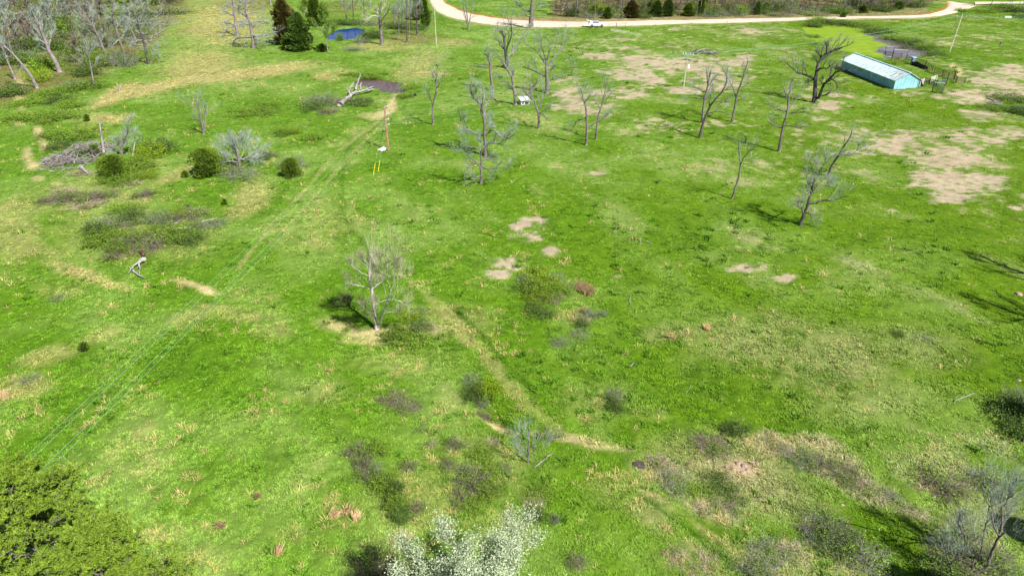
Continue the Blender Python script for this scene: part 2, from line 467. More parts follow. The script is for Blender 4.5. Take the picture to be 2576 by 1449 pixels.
def blobs(px, py, L, wob):
    v = np.zeros(px.shape)
    for b in L:
        cx, cy, rx, ry, s = b[:5]
        a = math.radians(b[5]) if len(b) > 5 else 0
        m = (np.abs(px - cx) < 2.6 * (rx + ry)) & (np.abs(py - cy) < 2.6 * (rx + ry))
        if not m.any(): continue
        dx, dy = px[m] - cx, py[m] - cy
        ca, sa = math.cos(a), math.sin(a)
        q = np.sqrt(((dx * ca + dy * sa) / rx) ** 2 + ((-dx * sa + dy * ca) / ry) ** 2)
        q = q * 0.86 + (wob[m] - 0.5) * 1.0
        v[m] = np.maximum(v[m], s * sstep(1.45, 0.35, q))
    return v

def ground_paint(x, y):
    """colour of the meadow at (x, y), with a haze paling painted in, and how bare it is there"""
    px, py = project(x, y, 0.0)
    r = np.hypot(x, y)
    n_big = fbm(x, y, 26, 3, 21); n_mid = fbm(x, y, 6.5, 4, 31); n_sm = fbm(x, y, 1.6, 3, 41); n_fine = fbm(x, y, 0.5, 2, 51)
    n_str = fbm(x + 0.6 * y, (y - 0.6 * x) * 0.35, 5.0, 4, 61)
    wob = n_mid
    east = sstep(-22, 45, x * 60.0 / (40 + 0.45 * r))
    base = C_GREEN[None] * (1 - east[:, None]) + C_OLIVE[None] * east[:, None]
    haze_lift = 0.74 * (1 - east) + 0.46 * east  # hazy veil over the left side, put into the grass colour
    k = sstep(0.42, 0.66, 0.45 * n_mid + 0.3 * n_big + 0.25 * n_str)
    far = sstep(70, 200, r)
    lt = np.clip(k * haze_lift * 1.05 + 0.18 * far * (1 - east) + 0.12 * far, 0, 0.95)[:, None]  # far grass paled as haze would, painted into its colour
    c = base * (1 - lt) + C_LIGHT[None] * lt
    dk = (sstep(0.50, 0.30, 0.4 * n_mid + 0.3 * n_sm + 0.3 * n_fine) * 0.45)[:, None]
    c = c * (1 - dk) + C_DARK[None] * dk
    lush = (blobs(px, py, LUSH, wob))[:, None]
    c = c * (1 - 0.6 * lush) + (C_DARK * 0.6 + C_GREEN * 0.4)[None] * 0.6 * lush
    # general dry wisps
    wisp = sstep(0.56, 0.72, 0.5 * n_str + 0.25 * n_sm + 0.25 * n_mid) * (0.25 + 0.5 * sstep(0.45, 0.62, n_big))
    st = blobs(px, py, STRAWS, wob)
    st = np.clip(np.maximum(wisp * 0.6, st * sstep(0.22, 0.62, 0.45 * n_sm + 0.3 * n_fine + 0.25 * n_str + 0.22 * st)), 0, 1)
    sc = (C_STRAW[None] * (1 - east[:, None]) + C_TAN[None] * east[:, None] * 0.86)
    st_c = st[:, None] * 0.85
    c = c * (1 - st_c) + sc * st_c
    li = blobs(px, py, LITTER, wob)
    # woodland floor beyond the road
    sdw = poly_sdf(px, py, [(1390,44),(1500,47),(1650,43),(1900,38),(2200,30),(2375,2),(2380,-190),(1390,-190)])
    li = np.maximum(li, sstep(6, -3, sdw + (n_mid - .5) * 8))
    sdw2 = poly_sdf(px, py, [(-200,-190),(420,-190),(470,10),(400,110),(330,150),(240,210),(130,235),(60,262),(-200,300)])
    li = np.maximum(li, 0.85 * sstep(14, -14, sdw2 + (n_mid - .5) * 30))
    ll = (li * (0.35 + 0.6 * sstep(0.3, 0.6, n_sm * 0.5 + n_mid * 0.5)))[:, None]
    c = c * (1 - ll) + C_LITTER[None] * ll
    # bare, trodden patches with grass holding out in them
    b = blobs(px, py, BARE, wob)
    brk = 0.36 * n_sm + 0.30 * fbm(x, y, 0.9, 2, 73) + 0.34 * fbm(x, y, 3.2, 3, 71)
    bm = 0.92 * sstep(0.36, 0.50, fbm(x, y, 0.8, 2, 79) + 0.20 * b) * sstep(0.50, 0.66, brk + 0.20 * b - 0.04 * (1 - b)) * sstep(0.0, 0.2, b)
    # sparse small bare spots over the whole trodden pasture on the right
    spots = sstep(0.60, 0.70, 0.4 * n_sm + 0.3 * fbm(x, y, 0.9, 2, 73) + 0.3 * fbm(x, y, 12, 2, 75)) * sstep(-10, 25, x) * 0.7
    spots = spots * sstep(70, 130, r)
    bm = np.maximum(bm, spots)
    halo = (b * 0.6 * (1 - bm))[:, None]
    c = c * (1 - halo) + (C_LIGHT * 0.9)[None] * halo
    tc = C_TAN[None] * (0.9 + 0.25 * (n_fine[:, None] - 0.5)) * (1 - 0.35 * n_mid[:, None]) + C_PINK[None] * 0.35 * n_mid[:, None]
    c = c * (1 - bm[:, None]) + tc * bm[:, None]
    so = blobs(px, py, SOILS, wob)
    sm = so * sstep(0.33, 0.48, brk + 0.16 * so)
    redm = (px > 1740).astype(float) * (py > 1080) * 0.7
    soc = C_SOIL[None] * (1 - redm[:, None]) + C_PINK[None] * redm[:, None]
    c = c * (1 - sm[:, None]) + soc * (0.8 + 0.35 * n_fine[:, None]) * sm[:, None]
    # verges: clay along the upper side of the road, the worn tracks
    def band(pts, w, colr, amt, c, brkn=0.0):
        d = line_dist(px, py, pts) + (n_sm - 0.5) * w * 1.2
        a_ = (amt * sstep(w, w * 0.3, d) * (1 - brkn * sstep(0.5, 0.62, n_sm)))[:, None]
        return c * (1 - a_) + colr[None] * a_
    c = band(ROAD_UP, 5.0, C_CLAY, 0.8, c)
    c = band([(1288,48),(1500,50),(1700,46),(1950,42),(2200,37),(2330,28)], 9, C_PINK * 0.8, 0.55, c)
    c = band(ROAD_LOW, 3.0, C_TAN, 0.5, c, .5)
    c = band([(1068,732),(1120,778),(1180,850),(1245,910),(1310,985),(1400,1060)], 20, C_STRAW * 0.9 + C_LIGHT * 0.2, 0.5, c, .35)
    c = band([(1130,760),(1200,826),(1262,890),(1330,965)], 9, C_DARK * 0.75, 0.8, c, .05)
    c = band([(1620,1250),(1690,1300),(1780,1370),(1880,1460)], 10, C_DARK * 0.75, 0.8, c, .05)
    c = band([(1650,1240),(1730,1300),(1830,1370),(1930,1460)], 9, C_STRAW * 0.85, 0.5, c, .5)
    c = band([(1590,1262),(1660,1310),(1750,1380),(1850,1470)], 9, C_STRAW * 0.85, 0.4, c, .5)
    c = band([(870,470),(885,540),(930,610),(1000,680),(1080,742)], 12, C_LIGHT*1.1, 0.5, c, .3)
    c = band([(985,300),(880,355),(862,440),(860,520),(880,580),(960,660)], 10, C_DARK, 0.55, c, .2)
    c = band([(960,300),(850,380),(770,480),(690,570),(600,680)], 6, C_STRAW, 0.5, c, .5)
    c = band([(975,300),(880,390),(800,490),(715,590)], 4, C_STRAW, 0.45, c, .5)
    c = band([(1105,110),(1120,160),(1060,230),(1010,300)], 16, C_LIGHT, 0.4, c, .3)
    c = band([(1560,80),(1640,95),(1750,108),(1880,125),(1990,140),(2060,168)], 6, C_LIGHT, 0.55, c, .3)
    c = band([(2080,170),(2180,225),(2300,260),(2420,290),(2576,320)], 18, C_OLIVE * 1.1, 0.5, c, .2)
    c = band([(1540,76),(1580,84),(1610,90)], 3.5, A(225,228,205), 0.8, c, .6)
    # fine mottling everywhere
    f = 1 + 0.35 * (n_fine - 0.5) + 0.2 * (n_sm - 0.5)
    c = c * f[:, None]
    return np.clip(c, 0.004, 0.8), np.maximum(bm, sm), st, li

ROAD_UP = [(1109,-14),(1116,3),(1126,12),(1156,27),(1194,37),(1244,46),(1288,51),(1350,54),(1413,55.5),(1513,56),(1590,54.5),(1663,52.5),(1788,50),(1932,47.5),(2057,44),(2182,42.5),(2282,41),(2344,36),(2370,28),(2381,20),(2384,12),(2380,4)]
ROAD_LOW = [(1078,-14),(1081,3),(1087,16),(1097,28),(1119,40),(1150,49),(1190,56),(1244,64),(1325,69),(1400,69),(1463,68),(1538,66),(1663,62.5),(1788,59),(1932,54.5),(2057,49.5),(2182,46.5),(2307,45),(2369,40),(2400,34),(2425,27),(2455,16)]

def grass_nodes(t, p, colour):
    tc = t.nodes.new("ShaderNodeTexCoord")
    n1 = t.nodes.new("ShaderNodeTexNoise"); n1.inputs['Scale'].default_value = 4.5; n1.inputs['Detail'].default_value = 6; n1.inputs['Roughness'].default_value = 0.7
    t.links.new(tc.outputs['Object'], n1.inputs['Vector'])
    r1 = ramp(t, n1.outputs[0], [(0.30, (0.55, 0.55, 0.5)), (0.5, (0.98, 0.98, 0.95)), (0.72, (1.5, 1.4, 1.45))])
    c = mixrgb(t, colour, r1, 0.55, 'MULTIPLY')
    t.links.new(c, p.inputs['Base Color'])
    n2 = t.nodes.new("ShaderNodeTexNoise"); n2.inputs['Scale'].default_value = 3.0; n2.inputs['Detail'].default_value = 8; n2.inputs['Roughness'].default_value = 0.72
    t.links.new(tc.outputs['Object'], n2.inputs['Vector'])
    b = t.nodes.new("ShaderNodeBump"); b.inputs['Strength'].default_value = 0.65; b.inputs['Distance'].default_value = 0.22
    t.links.new(n2.outputs[0], b.inputs['Height'])
    t.links.new(b.outputs[0], p.inputs['Normal'])
    p.inputs['Roughness'].default_value = 0.95
    p.inputs['Specular IOR Level'].default_value = 0.1

mg, t, p, out = mat_new('meadow')
at = t.nodes.new("ShaderNodeAttribute"); at.attribute_name = "tint"
grass_nodes(t, p, at.outputs['Color'])

# the ground: one sheet, a fan of cells that widen with distance
rr = [0.0, 6.0, 12.0]
r_ = 18.0
while r_ < 420: rr.append(r_); r_ *= 1.0056
while r_ < 5000: rr.append(r_); r_ *= 1.12
rr = np.array(rr)
az = np.concatenate([np.linspace(-50, 50, 400), np.linspace(50, 310, 66)[1:-1]]) * math.pi / 180
nr, na = len(rr), len(az)
RR, AZ = np.meshgrid(rr, az, indexing='ij')
X = (RR * np.sin(AZ)).ravel(); Y = (RR * np.cos(AZ)).ravel()
X[:na] += np.sin(az) * 0.02; Y[:na] += np.cos(az) * 0.02
Z = height(X, Y)
micro = (fbm(X, Y, 1.1, 3, 91) - 0.5) * 0.34 + (fbm(X, Y, 0.45, 2, 95) - 0.5) * 0.12
nearpond = np.zeros(len(X), bool)
i = np.arange(nr - 1)[:, None] * na; j = np.arange(na)[None, :]; j2 = (j + 1) % na
F4 = np.stack([i + j, i + na + j, i + na + j2, i + j2], -1).reshape(-1, 4)
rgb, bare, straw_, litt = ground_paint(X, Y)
Z = Z + micro * (1 - 0.75 * bare) * (1 - 0.6 * sstep(45, 110, np.hypot(X, Y))) * (np.hypot(X, Y) < 260)
mb = MB(); mb.add(np.stack([X, Y, Z], 1), F4=F4)
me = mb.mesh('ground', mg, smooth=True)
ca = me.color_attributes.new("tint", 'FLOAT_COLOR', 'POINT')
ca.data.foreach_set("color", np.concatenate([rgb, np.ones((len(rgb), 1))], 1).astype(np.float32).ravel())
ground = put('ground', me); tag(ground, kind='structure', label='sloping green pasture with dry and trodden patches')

# ------------------------------------------------------------------ the dirt road
def resample(P, n):
    P = np.asarray(P, float); d = np.r_[0, np.cumsum(np.linalg.norm(np.diff(P, axis=0), axis=1))]
    s = np.linspace(0, d[-1], n)
    return np.stack([np.interp(s, d, P[:, q]) for q in range(P.shape[1])], 1)
up = resample([tuple(G(*q))[:2] for q in ROAD_UP], 420); lo = resample([tuple(G(*q))[:2] for q in ROAD_LOW], 420)
K = 13
P = np.stack([up + (lo - up) * (q / (K - 1)) for q in range(K)], 1)
ed = (fbm(P[:, 0, 0], P[:, 0, 1], 2.0, 2, 7) - .5) * 0.9
x_, y_ = P[..., 0].ravel(), P[..., 1].ravel()
cross = np.tile(np.linspace(-1, 1, K), 420)
z_ = height(x_, y_) + 0.19 + 0.06 * (1 - cross ** 2) - 0.22 * (np.abs(cross) > 0.99)
ia = np.arange(419)[:, None] * K + np.arange(K - 1)[None]
mb = MB(); mb.add(np.stack([x_, y_, z_], 1), F4=np.stack([ia, ia + K, ia + K + 1, ia + 1], -1).reshape(-1, 4))
mr_, t, p, out = mat_new('road_gravel')
at = t.nodes.new("ShaderNodeAttribute"); at.attribute_name = "cross"
cc = ramp(t, at.outputs['Fac'], [(0.0, (0.46, 0.23, 0.12)), (0.10, (0.50, 0.36, 0.26)), (0.22, (0.50, 0.43, 0.355)), (0.85, (0.52, 0.45, 0.37)), (1.0, (0.52, 0.43, 0.31))])
nn = ramp(t, noise_node(t, 0.5, 8, rough=0.75), [(0.3, (0.68, 0.64, 0.58)), (0.7, (1.18, 1.16, 1.16))])
t.links.new(mixrgb(t, cc, nn, 1.0, 'MULTIPLY'), p.inputs['Base Color']); p.inputs['Roughness'].default_value = 0.95
me = mb.mesh('road', mr_, smooth=True)
a_ = me.attributes.new("cross", 'FLOAT', 'POINT'); a_.data.foreach_set("value", (cross * 0.5 + 0.5).astype(np.float32))
tag(put('road', me), kind='structure', label='pale gravel road curving past the pasture')
# the far lane in the upper right corner
mb = MB(); LN = resample([tuple(G(*q))[:2] for q in [(2452,14),(2500,12),(2560,12),(2640,13)]], 40); LF = resample([tuple(G(*q))[:2] for q in [(2452,7),(2500,6.5),(2560,6.5),(2640,7)]], 40)
V = [(a[0], a[1], hz(*a) + 0.25) for a in LF] + [(a[0], a[1], hz(*a) + 0.25) for a in LN]
mb.add(V, F4=[(q, q + 1, q + 41, q + 40) for q in range(39)])
tag(mb.build('lane', simple('lane_gravel', (0.42, 0.37, 0.32), (0.45, 0.36, 0.28), 0.6, 0.95, 0)), kind='structure', label='pale lane behind the road junction')

# ------------------------------------------------------------------ ponds
def pond(name, key, mat, label):
    P = POND_W[key]
    xs = [a for a, b in P]; ys = [b for a, b in P]
    step = 0.5
    gx = np.arange(min(xs) - 2, max(xs) + 2, step); gy = np.arange(min(ys) - 2, max(ys) + 2, step * 2)
    X, Y = np.meshgrid(gx, gy, indexing='ij'); n2 = len(gy)
    s = poly_sdf(X.ravel(), Y.ravel(), P).reshape(X.shape)
    ok = (s[:-1, :-1] < 1.6)
    ii, jj = np.nonzero(ok)
    a = ii * n2 + jj
    mb = MB(); mb.add(np.stack([X.ravel(), Y.ravel(), np.full(X.size, WATER_Z)], 1), F4=np.stack([a, a + n2, a + n2 + 1, a + 1], 1))
    me = mb.mesh(name, mat, smooth=True)
    px, py = project(X.ravel(), Y.ravel(), WATER_Z)
    # duckweed: the left part of the pond
    d = poly_sdf(px, py, [(1990,40),(2160,58),(2215,95),(2232,112),(2216,122),(2240,138),(2225,150),(2205,160),(1990,160)])
    d = d + (fbm(X.ravel(), Y.ravel(), 5, 4, 77) - 0.5) * 46
    al = sstep(5, -9, d)
    at = me.attributes.new("algae", 'FLOAT', 'POINT'); at.data.foreach_set("value", al.astype(np.float32))
    return tag(put(name, me), label=label, kind='structure')
def watermat(name, deep, algae=False, rough=0.06, spec=.22):
    m, t, p, out = mat_new(name)
    c = ramp(t, noise_node(t, 0.25, 4), [(0.35, tuple(x * 0.7 for x in deep)), (0.65, deep)])
    p.inputs['Roughness'].default_value = rough; p.inputs['IOR'].default_value = 1.33
    p.inputs['Specular IOR Level'].default_value = spec
    b = t.nodes.new("ShaderNodeBump"); b.inputs['Strength'].default_value = 0.06; b.inputs['Distance'].default_value = 0.05
    t.links.new(noise_node(t, 2.5, 3), b.inputs['Height']); t.links.new(b.outputs[0], p.inputs['Normal'])
    if algae:
        at = t.nodes.new("ShaderNodeAttribute"); at.attribute_name = "algae"
        g = ramp(t, noise_node(t, 0.35, 6, rough=0.6), [(0.3, (0.12, 0.20, 0.012)), (0.7, (0.19, 0.28, 0.018))])
        c = mixrgb(t, c, g, at.outputs['Fac'])
        mr = t.nodes.new("ShaderNodeMapRange"); mr.inputs[3].default_value = rough; mr.inputs[4].default_value = 0.75
        t.links.new(at.outputs['Fac'], mr.inputs[0]); t.links.new(mr.outputs[0], p.inputs['Roughness'])
    t.links.new(c, p.inputs['Base Color'])
    return m
pond('pond_water', 'blue', watermat('water_sky_blue', (0.003, 0.03, 0.17), spec=.10), 'small deep blue pond beside the cedars')  # blue of the mirrored sky painted as the water's base colour
pond('pond_water', 'brown', watermat('water_brown', (0.10, 0.062, 0.06)), 'shallow brown pond in front of the fallen tree')
pond('pond_water', 'algae', watermat('water_algae', (0.15, 0.12, 0.13), True), 'stock pond half covered by bright duckweed')

# ------------------------------------------------------------------ grass standing on the ground
def blade_proto(name, n, h, spread, lean, w, seed, flat=0.0):
    r = np.random.RandomState(seed); mb = MB()
    V = []; F3 = []; var = []
    for q in range(n):
        a = r.rand() * 6.283; rad = spread * math.sqrt(r.rand())
        bx, by = math.cos(a) * rad, math.sin(a) * rad
        a2 = a + r.normal() * 0.9; L = h * (0.55 + 0.7 * r.rand()); ln = lean * (0.3 + r.rand())
        dx, dy = math.cos(a2), math.sin(a2)
        ox, oy = -dy * w / 2, dx * w / 2
        k = len(V)
        zt = L * math.cos(ln); ht = L * math.sin(ln)
        V += [(bx - ox, by - oy, -0.03), (bx + ox, by + oy, -0.03), (bx + dx * ht * .35 + ox * .8, by + dy * ht * .35 + oy * .8, zt * .6), (bx + dx * ht * .35 - ox * .8, by + dy * ht * .35 - oy * .8, zt * .6), (bx + dx * ht, by + dy * ht, zt * (1 - flat * r.rand()))]
        F3 += [(k, k + 1, k + 2), (k, k + 2, k + 3), (k + 3, k + 2, k + 4)]
        v = 0.25 + 0.6 * r.rand(); var += [v, v, v]
    mb.add(V, F3=F3, var3=np.array(var))
    return mb

def tuftmat(name, trans=0.12):
    m, t, p, out = mat_new(name)
    ai = t.nodes.new("ShaderNodeAttribute"); ai.attribute_type = 'INSTANCER'; ai.attribute_name = "tint"
    at = t.nodes.new("ShaderNodeAttribute"); at.attribute_name = "var"
    mr = t.nodes.new("ShaderNodeMapRange"); mr.inputs[3].default_value = 0.72; mr.inputs[4].default_value = 1.3
    t.links.new(at.outputs['Fac'], mr.inputs[0])
    h = t.nodes.new("ShaderNodeHueSaturation"); t.links.new(mr.outputs[0], h.inputs['Value']); t.links.new(ai.outputs['Color'], h.inputs['Color'])
    t.links.new(h.outputs[0], p.inputs['Base Color']); p.inputs['Roughness'].default_value = 0.7; p.inputs['Specular IOR Level'].default_value = 0.2
    tr = t.nodes.new("ShaderNodeBsdfTranslucent"); t.links.new(h.outputs[0], tr.inputs[0])
    mx = t.nodes.new("ShaderNodeMixShader"); mx.inputs[0].default_value = trans
    t.links.new(p.outputs[0], mx.inputs[1]); t.links.new(tr.outputs[0], mx.inputs[2]); t.links.new(mx.outputs[0], out.inputs[0])
    return m
M['tuft'] = tuftmat('grass_blades')

def scatter(name, protos, P, scale, tint, label):
    """instances the prototypes at the points P; scale (n,3)"""
    n = len(P)
    which = RS.randint(0, len(protos), n)
    for q, pr in enumerate(protos):
        m = which == q
        me = bpy.data.meshes.new(name)
        me.vertices.add(int(m.sum())); me.vertices.foreach_set("co", P[m].astype(np.float32).ravel())
        a = me.attributes.new("tint", 'FLOAT_COLOR', 'POINT'); a.data.foreach_set("color", np.concatenate([tint[m], np.ones((m.sum(), 1))], 1).astype(np.float32).ravel())
        a = me.attributes.new("size", 'FLOAT_VECTOR', 'POINT'); a.data.foreach_set("vector", scale[m].astype(np.float32).ravel())
        rot = np.stack([RS.normal(0, .12, m.sum()), RS.normal(0, .12, m.sum()), RS.rand(m.sum()) * 6.283], 1)
        a = me.attributes.new("turn", 'FLOAT_VECTOR', 'POINT'); a.data.foreach_set("vector", rot.astype(np.float32).ravel())
        me.materials.append(M['tuft'])
        o = put(name, me); tag(o, label=label, kind='stuff')
        po = bpy.data.objects.new(name + "_clump", pr)       # not linked to the scene: only its mesh is used
        ng = bpy.data.node_groups.new(name, 'GeometryNodeTree')
        ng.interface.new_socket('Geometry', in_out='INPUT', socket_type='NodeSocketGeometry')
        ng.interface.new_socket('Geometry', in_out='OUTPUT', socket_type='NodeSocketGeometry')
        gi = ng.nodes.new('NodeGroupInput'); go = ng.nodes.new('NodeGroupOutput')
        ip = ng.nodes.new('GeometryNodeInstanceOnPoints'); oi = ng.nodes.new('GeometryNodeObjectInfo')
        oi.inputs['Object'].default_value = po; oi.inputs['As Instance'].default_value = True
        a1 = ng.nodes.new('GeometryNodeInputNamedAttribute'); a1.data_type = 'FLOAT_VECTOR'; a1.inputs['Name'].default_value = "size"
        a2 = ng.nodes.new('GeometryNodeInputNamedAttribute'); a2.data_type = 'FLOAT_VECTOR'; a2.inputs['Name'].default_value = "turn"
        L = ng.links
        L.new(gi.outputs[0], ip.inputs['Points']); L.new(oi.outputs['Geometry'], ip.inputs['Instance'])
        L.new(a1.outputs[0], ip.inputs['Scale']); L.new(a2.outputs[0], ip.inputs['Rotation'])
        L.new(ip.outputs[0], go.inputs[0])
        md = o.modifiers.new('scatter', 'NODES'); md.node_group = ng

def polar_points(n, r0, r1, pw, half=51):
    u = RS.rand(n)
    # density ~ r**-pw : area element r dr
    e = 2 - pw
    r = (r0 ** e + u * (r1 ** e - r0 ** e)) ** (1 / e)
    a = np.radians(RS.uniform(-half, half, n))
    return r * np.sin(a), r * np.cos(a), r
def off_water(x, y):
    ok = np.ones(len(x), bool)
    for k, P_ in POND_W.items():
        P_ = np.array(P_); cx, cy = P_.mean(0); R = np.hypot(P_[:, 0] - cx, P_[:, 1] - cy).max() + 2
        m = np.hypot(x - cx, y - cy) < R
        if m.any():
            s = poly_sdf(x[m], y[m], [tuple(q) for q in P_]); ok[m] &= s > 0.15
    px, py = project(x, y, 0.2)
    rd = poly_sdf(px, py, ROAD_UP + ROAD_LOW[::-1])
    return ok & (rd > 0.6)
EXCL = []   # world boxes kept free of grass, filled by the shed below
NT = 420000
x, y, r = polar_points(NT, 21, 330, 1.42)
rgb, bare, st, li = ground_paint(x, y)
clump = fbm(x, y, 2.4, 3, 41)
keep = (RS.rand(NT) > np.clip(bare * 1.1, 0, 1)) & off_water(x, y) & (RS.rand(NT) < 0.6 + 0.7 * sstep(0.38, 0.6, clump))
x, y, r, rgb, st, li, clump = x[keep], y[keep], r[keep], rgb[keep], st[keep], li[keep], clump[keep]
rnd = RS.rand(len(x), 1)
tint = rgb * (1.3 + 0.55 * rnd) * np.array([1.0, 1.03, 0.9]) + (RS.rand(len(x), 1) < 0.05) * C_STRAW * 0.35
s = (0.62 + 0.75 * RS.rand(len(x))) * (0.85 + r / 190.0)
hs = s * (0.40 + 0.2 * sstep(0.35, 0.65, clump)) * (1 - 0.68 * sstep(45, 95, r)) * (0.9 + 0.6 * st)
P = np.stack([x, y, height(x, y)], 1)
protos = [blade_proto('grass_clump', 16, 0.20, 0.17, 0.95, 0.035, q).mesh('grass_clump', M['tuft']) for q in (1, 2, 3)]
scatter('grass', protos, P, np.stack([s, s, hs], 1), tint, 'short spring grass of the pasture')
# dry stalks, bent over, in loose clumps
N2 = 26000
x, y, r = polar_points(N2 * 3, 21, 170, 1.6)
rgb, bare, st, li = ground_paint(x, y)
pr = 0.012 + 1.0 * st * sstep(0.45, 0.60, fbm(x, y, 1.7, 2, 141)) + 0.5 * sstep(0.60, 0.72, fbm(x, y, 3.0, 3, 143)) * (x < 10)
k = (RS.rand(len(x)) < pr * 0.42) & off_water(x, y) & (bare < .6)
x, y, r, st = x[k], y[k], r[k], st[k]
tint = C_STRAW * (1.25 + 0.6 * RS.rand(len(x), 1)) * np.array([1.0, 0.93, 0.85])
s = (0.7 + 0.7 * RS.rand(len(x))) * (0.85 + r / 220)
P = np.stack([x, y, height(x, y)], 1)
protos = [blade_proto('straw_clump', 13, 0.46, 0.14, 1.15, 0.026, q, 0.5).mesh('straw_clump', M['tuft']) for q in (11, 12)]
scatter('dry_grass', protos, P, np.stack([s, s, s * .8], 1), tint, 'bent dry stalks among the grass')
# coarse dark weeds in the lush places
x, y, r = polar_points(60000, 21, 200, 1.5)
px, py = project(x, y, 0.0)
lu = blobs(px, py, LUSH, fbm(x, y, 6.5, 4, 31))
k = (RS.rand(len(x)) < (0.012 + 0.2 * lu) * (1 - 0.7 * sstep(60, 110, r)) + 0 * lu * sstep(.42, .6, fbm(x, y, 2.0, 3, 151))) & off_water(x, y)
x, y, r = x[k], y[k], r[k]
tint = C_DARK * (1.0 + 0.7 * RS.rand(len(x), 1))
s = (0.8 + 0.9 * RS.rand(len(x))) * (0.9 + r / 200)
P = np.stack([x, y, height(x, y)], 1)
protos = [blade_proto('weed_clump', 18, 0.24, 0.2, 1.1, 0.06, q).mesh('weed_clump', M['tuft']) for q in (21, 22)]
scatter('weeds', protos, P, np.stack([s, s, s], 1), tint, 'broad leaved dark weeds in the damp hollows')

# ------------------------------------------------------------------ branching
def norm(v): return v / (np.linalg.norm(v, axis=-1, keepdims=True) + 1e-9)
def poly_len(P): return np.linalg.norm(np.diff(P, axis=1), axis=2).sum(1)

def spawn(P, R, m, t0, t1, ang, lratio, k, rs, up=0.15, gnarl=0.25, rmin=0.006, rfac=0.5, lmin=0.25, lens=None, droop=0.0):
    """m children on each of the N polylines P (N,kp,3); returns (children, radii)"""
    N, kp, _ = P.shape
    Lp = poly_len(P) if lens is None else lens
    t = t0 + (t1 - t0) * ((np.arange(m)[None] + rs.rand(N, m)) / m)
    f = t * (kp - 1); i0 = np.minimum(f.astype(int), kp - 2); fr = (f - i0)[..., None]
    idx = np.arange(N)[:, None]
    S = P[idx, i0] * (1 - fr) + P[idx, i0 + 1] * fr
    r0 = (R[idx, i0] * (1 - fr[..., 0]) + R[idx, i0 + 1] * fr[..., 0])
    T = norm(P[idx, i0 + 1] - P[idx, i0])
    rv = rs.normal(size=T.shape); perp = norm(rv - T * (rv * T).sum(-1, keepdims=True))
    a = ang * (0.7 + 0.6 * rs.rand(N, m, 1))
    D = norm(T * np.cos(a) + perp * np.sin(a) + np.array([0, 0, up]))
    L = (Lp[:, None] * lratio * (1.15 - 0.6 * t) * (0.6 + 0.7 * rs.rand(N, m)))
    L = np.maximum(L, lmin)
    C = np.zeros((N, m, k, 3)); C[:, :, 0] = S
    d = D
    for q in range(1, k):
        d = norm(d + rs.normal(size=d.shape) * gnarl + np.array([0, 0, up * 0.5 - droop * q / k]))
        C[:, :, q] = C[:, :, q - 1] + d * (L / (k - 1))[..., None]
    cr = np.maximum(r0 * rfac, rmin)
    rad = cr[..., None] * np.linspace(1, 0.35, k)[None, None]
    rad = np.maximum(rad, rmin * 0.7)
    return C.reshape(N * m, k, 3), rad.reshape(N * m, k)

def fit(P, k):
    return resample(P, k)

def crown_of(mb, limbs, rad, rs, dens=1.0, kend=4, tw=0.012, l2=0.54, l3=0.42, l4=0.45, gnarl=0.11, up=0.2, t0=0.25, ang=0.62, droop=0.0, levels=3, sides2=4):
    """limbs: list of (k,3) arrays with radii; adds everything finer than them"""
    ends = []
    LP = np.stack([fit(l, 10) for l in limbs]); LR = np.stack([np.interp(np.linspace(0, 1, 10), np.linspace(0, 1, len(r_)), r_) for r_ in rad])
    lens = poly_len(LP)
    A_, RA = spawn(LP, LR, max(2, int(6 * dens)), t0, 1.0, ang, l2, 6, rs, up, gnarl, tw * 1.6, 0.5, 0.5, lens, droop)
    mb.tubes(A_, RA, sides2, var=.15 + .3 * rs.rand(len(A_)))
    B_, RB = spawn(A_, RA, max(2, int(5 * dens)), 0.25, 1.0, ang, 0.62, 5, rs, up, gnarl, tw * 1.0, 0.6, 0.5, None, droop)
    mb.tubes(B_, RB, 3, var=.35 + .4 * rs.rand(len(B_)))
    ends = B_
    if levels >= 3:
        C_, RC = spawn(B_, RB, max(2, int(5 * dens)), 0.2, 1.0, ang, 0.75, kend, rs, up * 1.2, gnarl, tw * .6, 0.65, 0.5, None, droop)
        mb.tubes(C_, RC, 3, var=.5 + .5 * rs.rand(len(C_)))
        ends = C_
    return A_, B_, ends

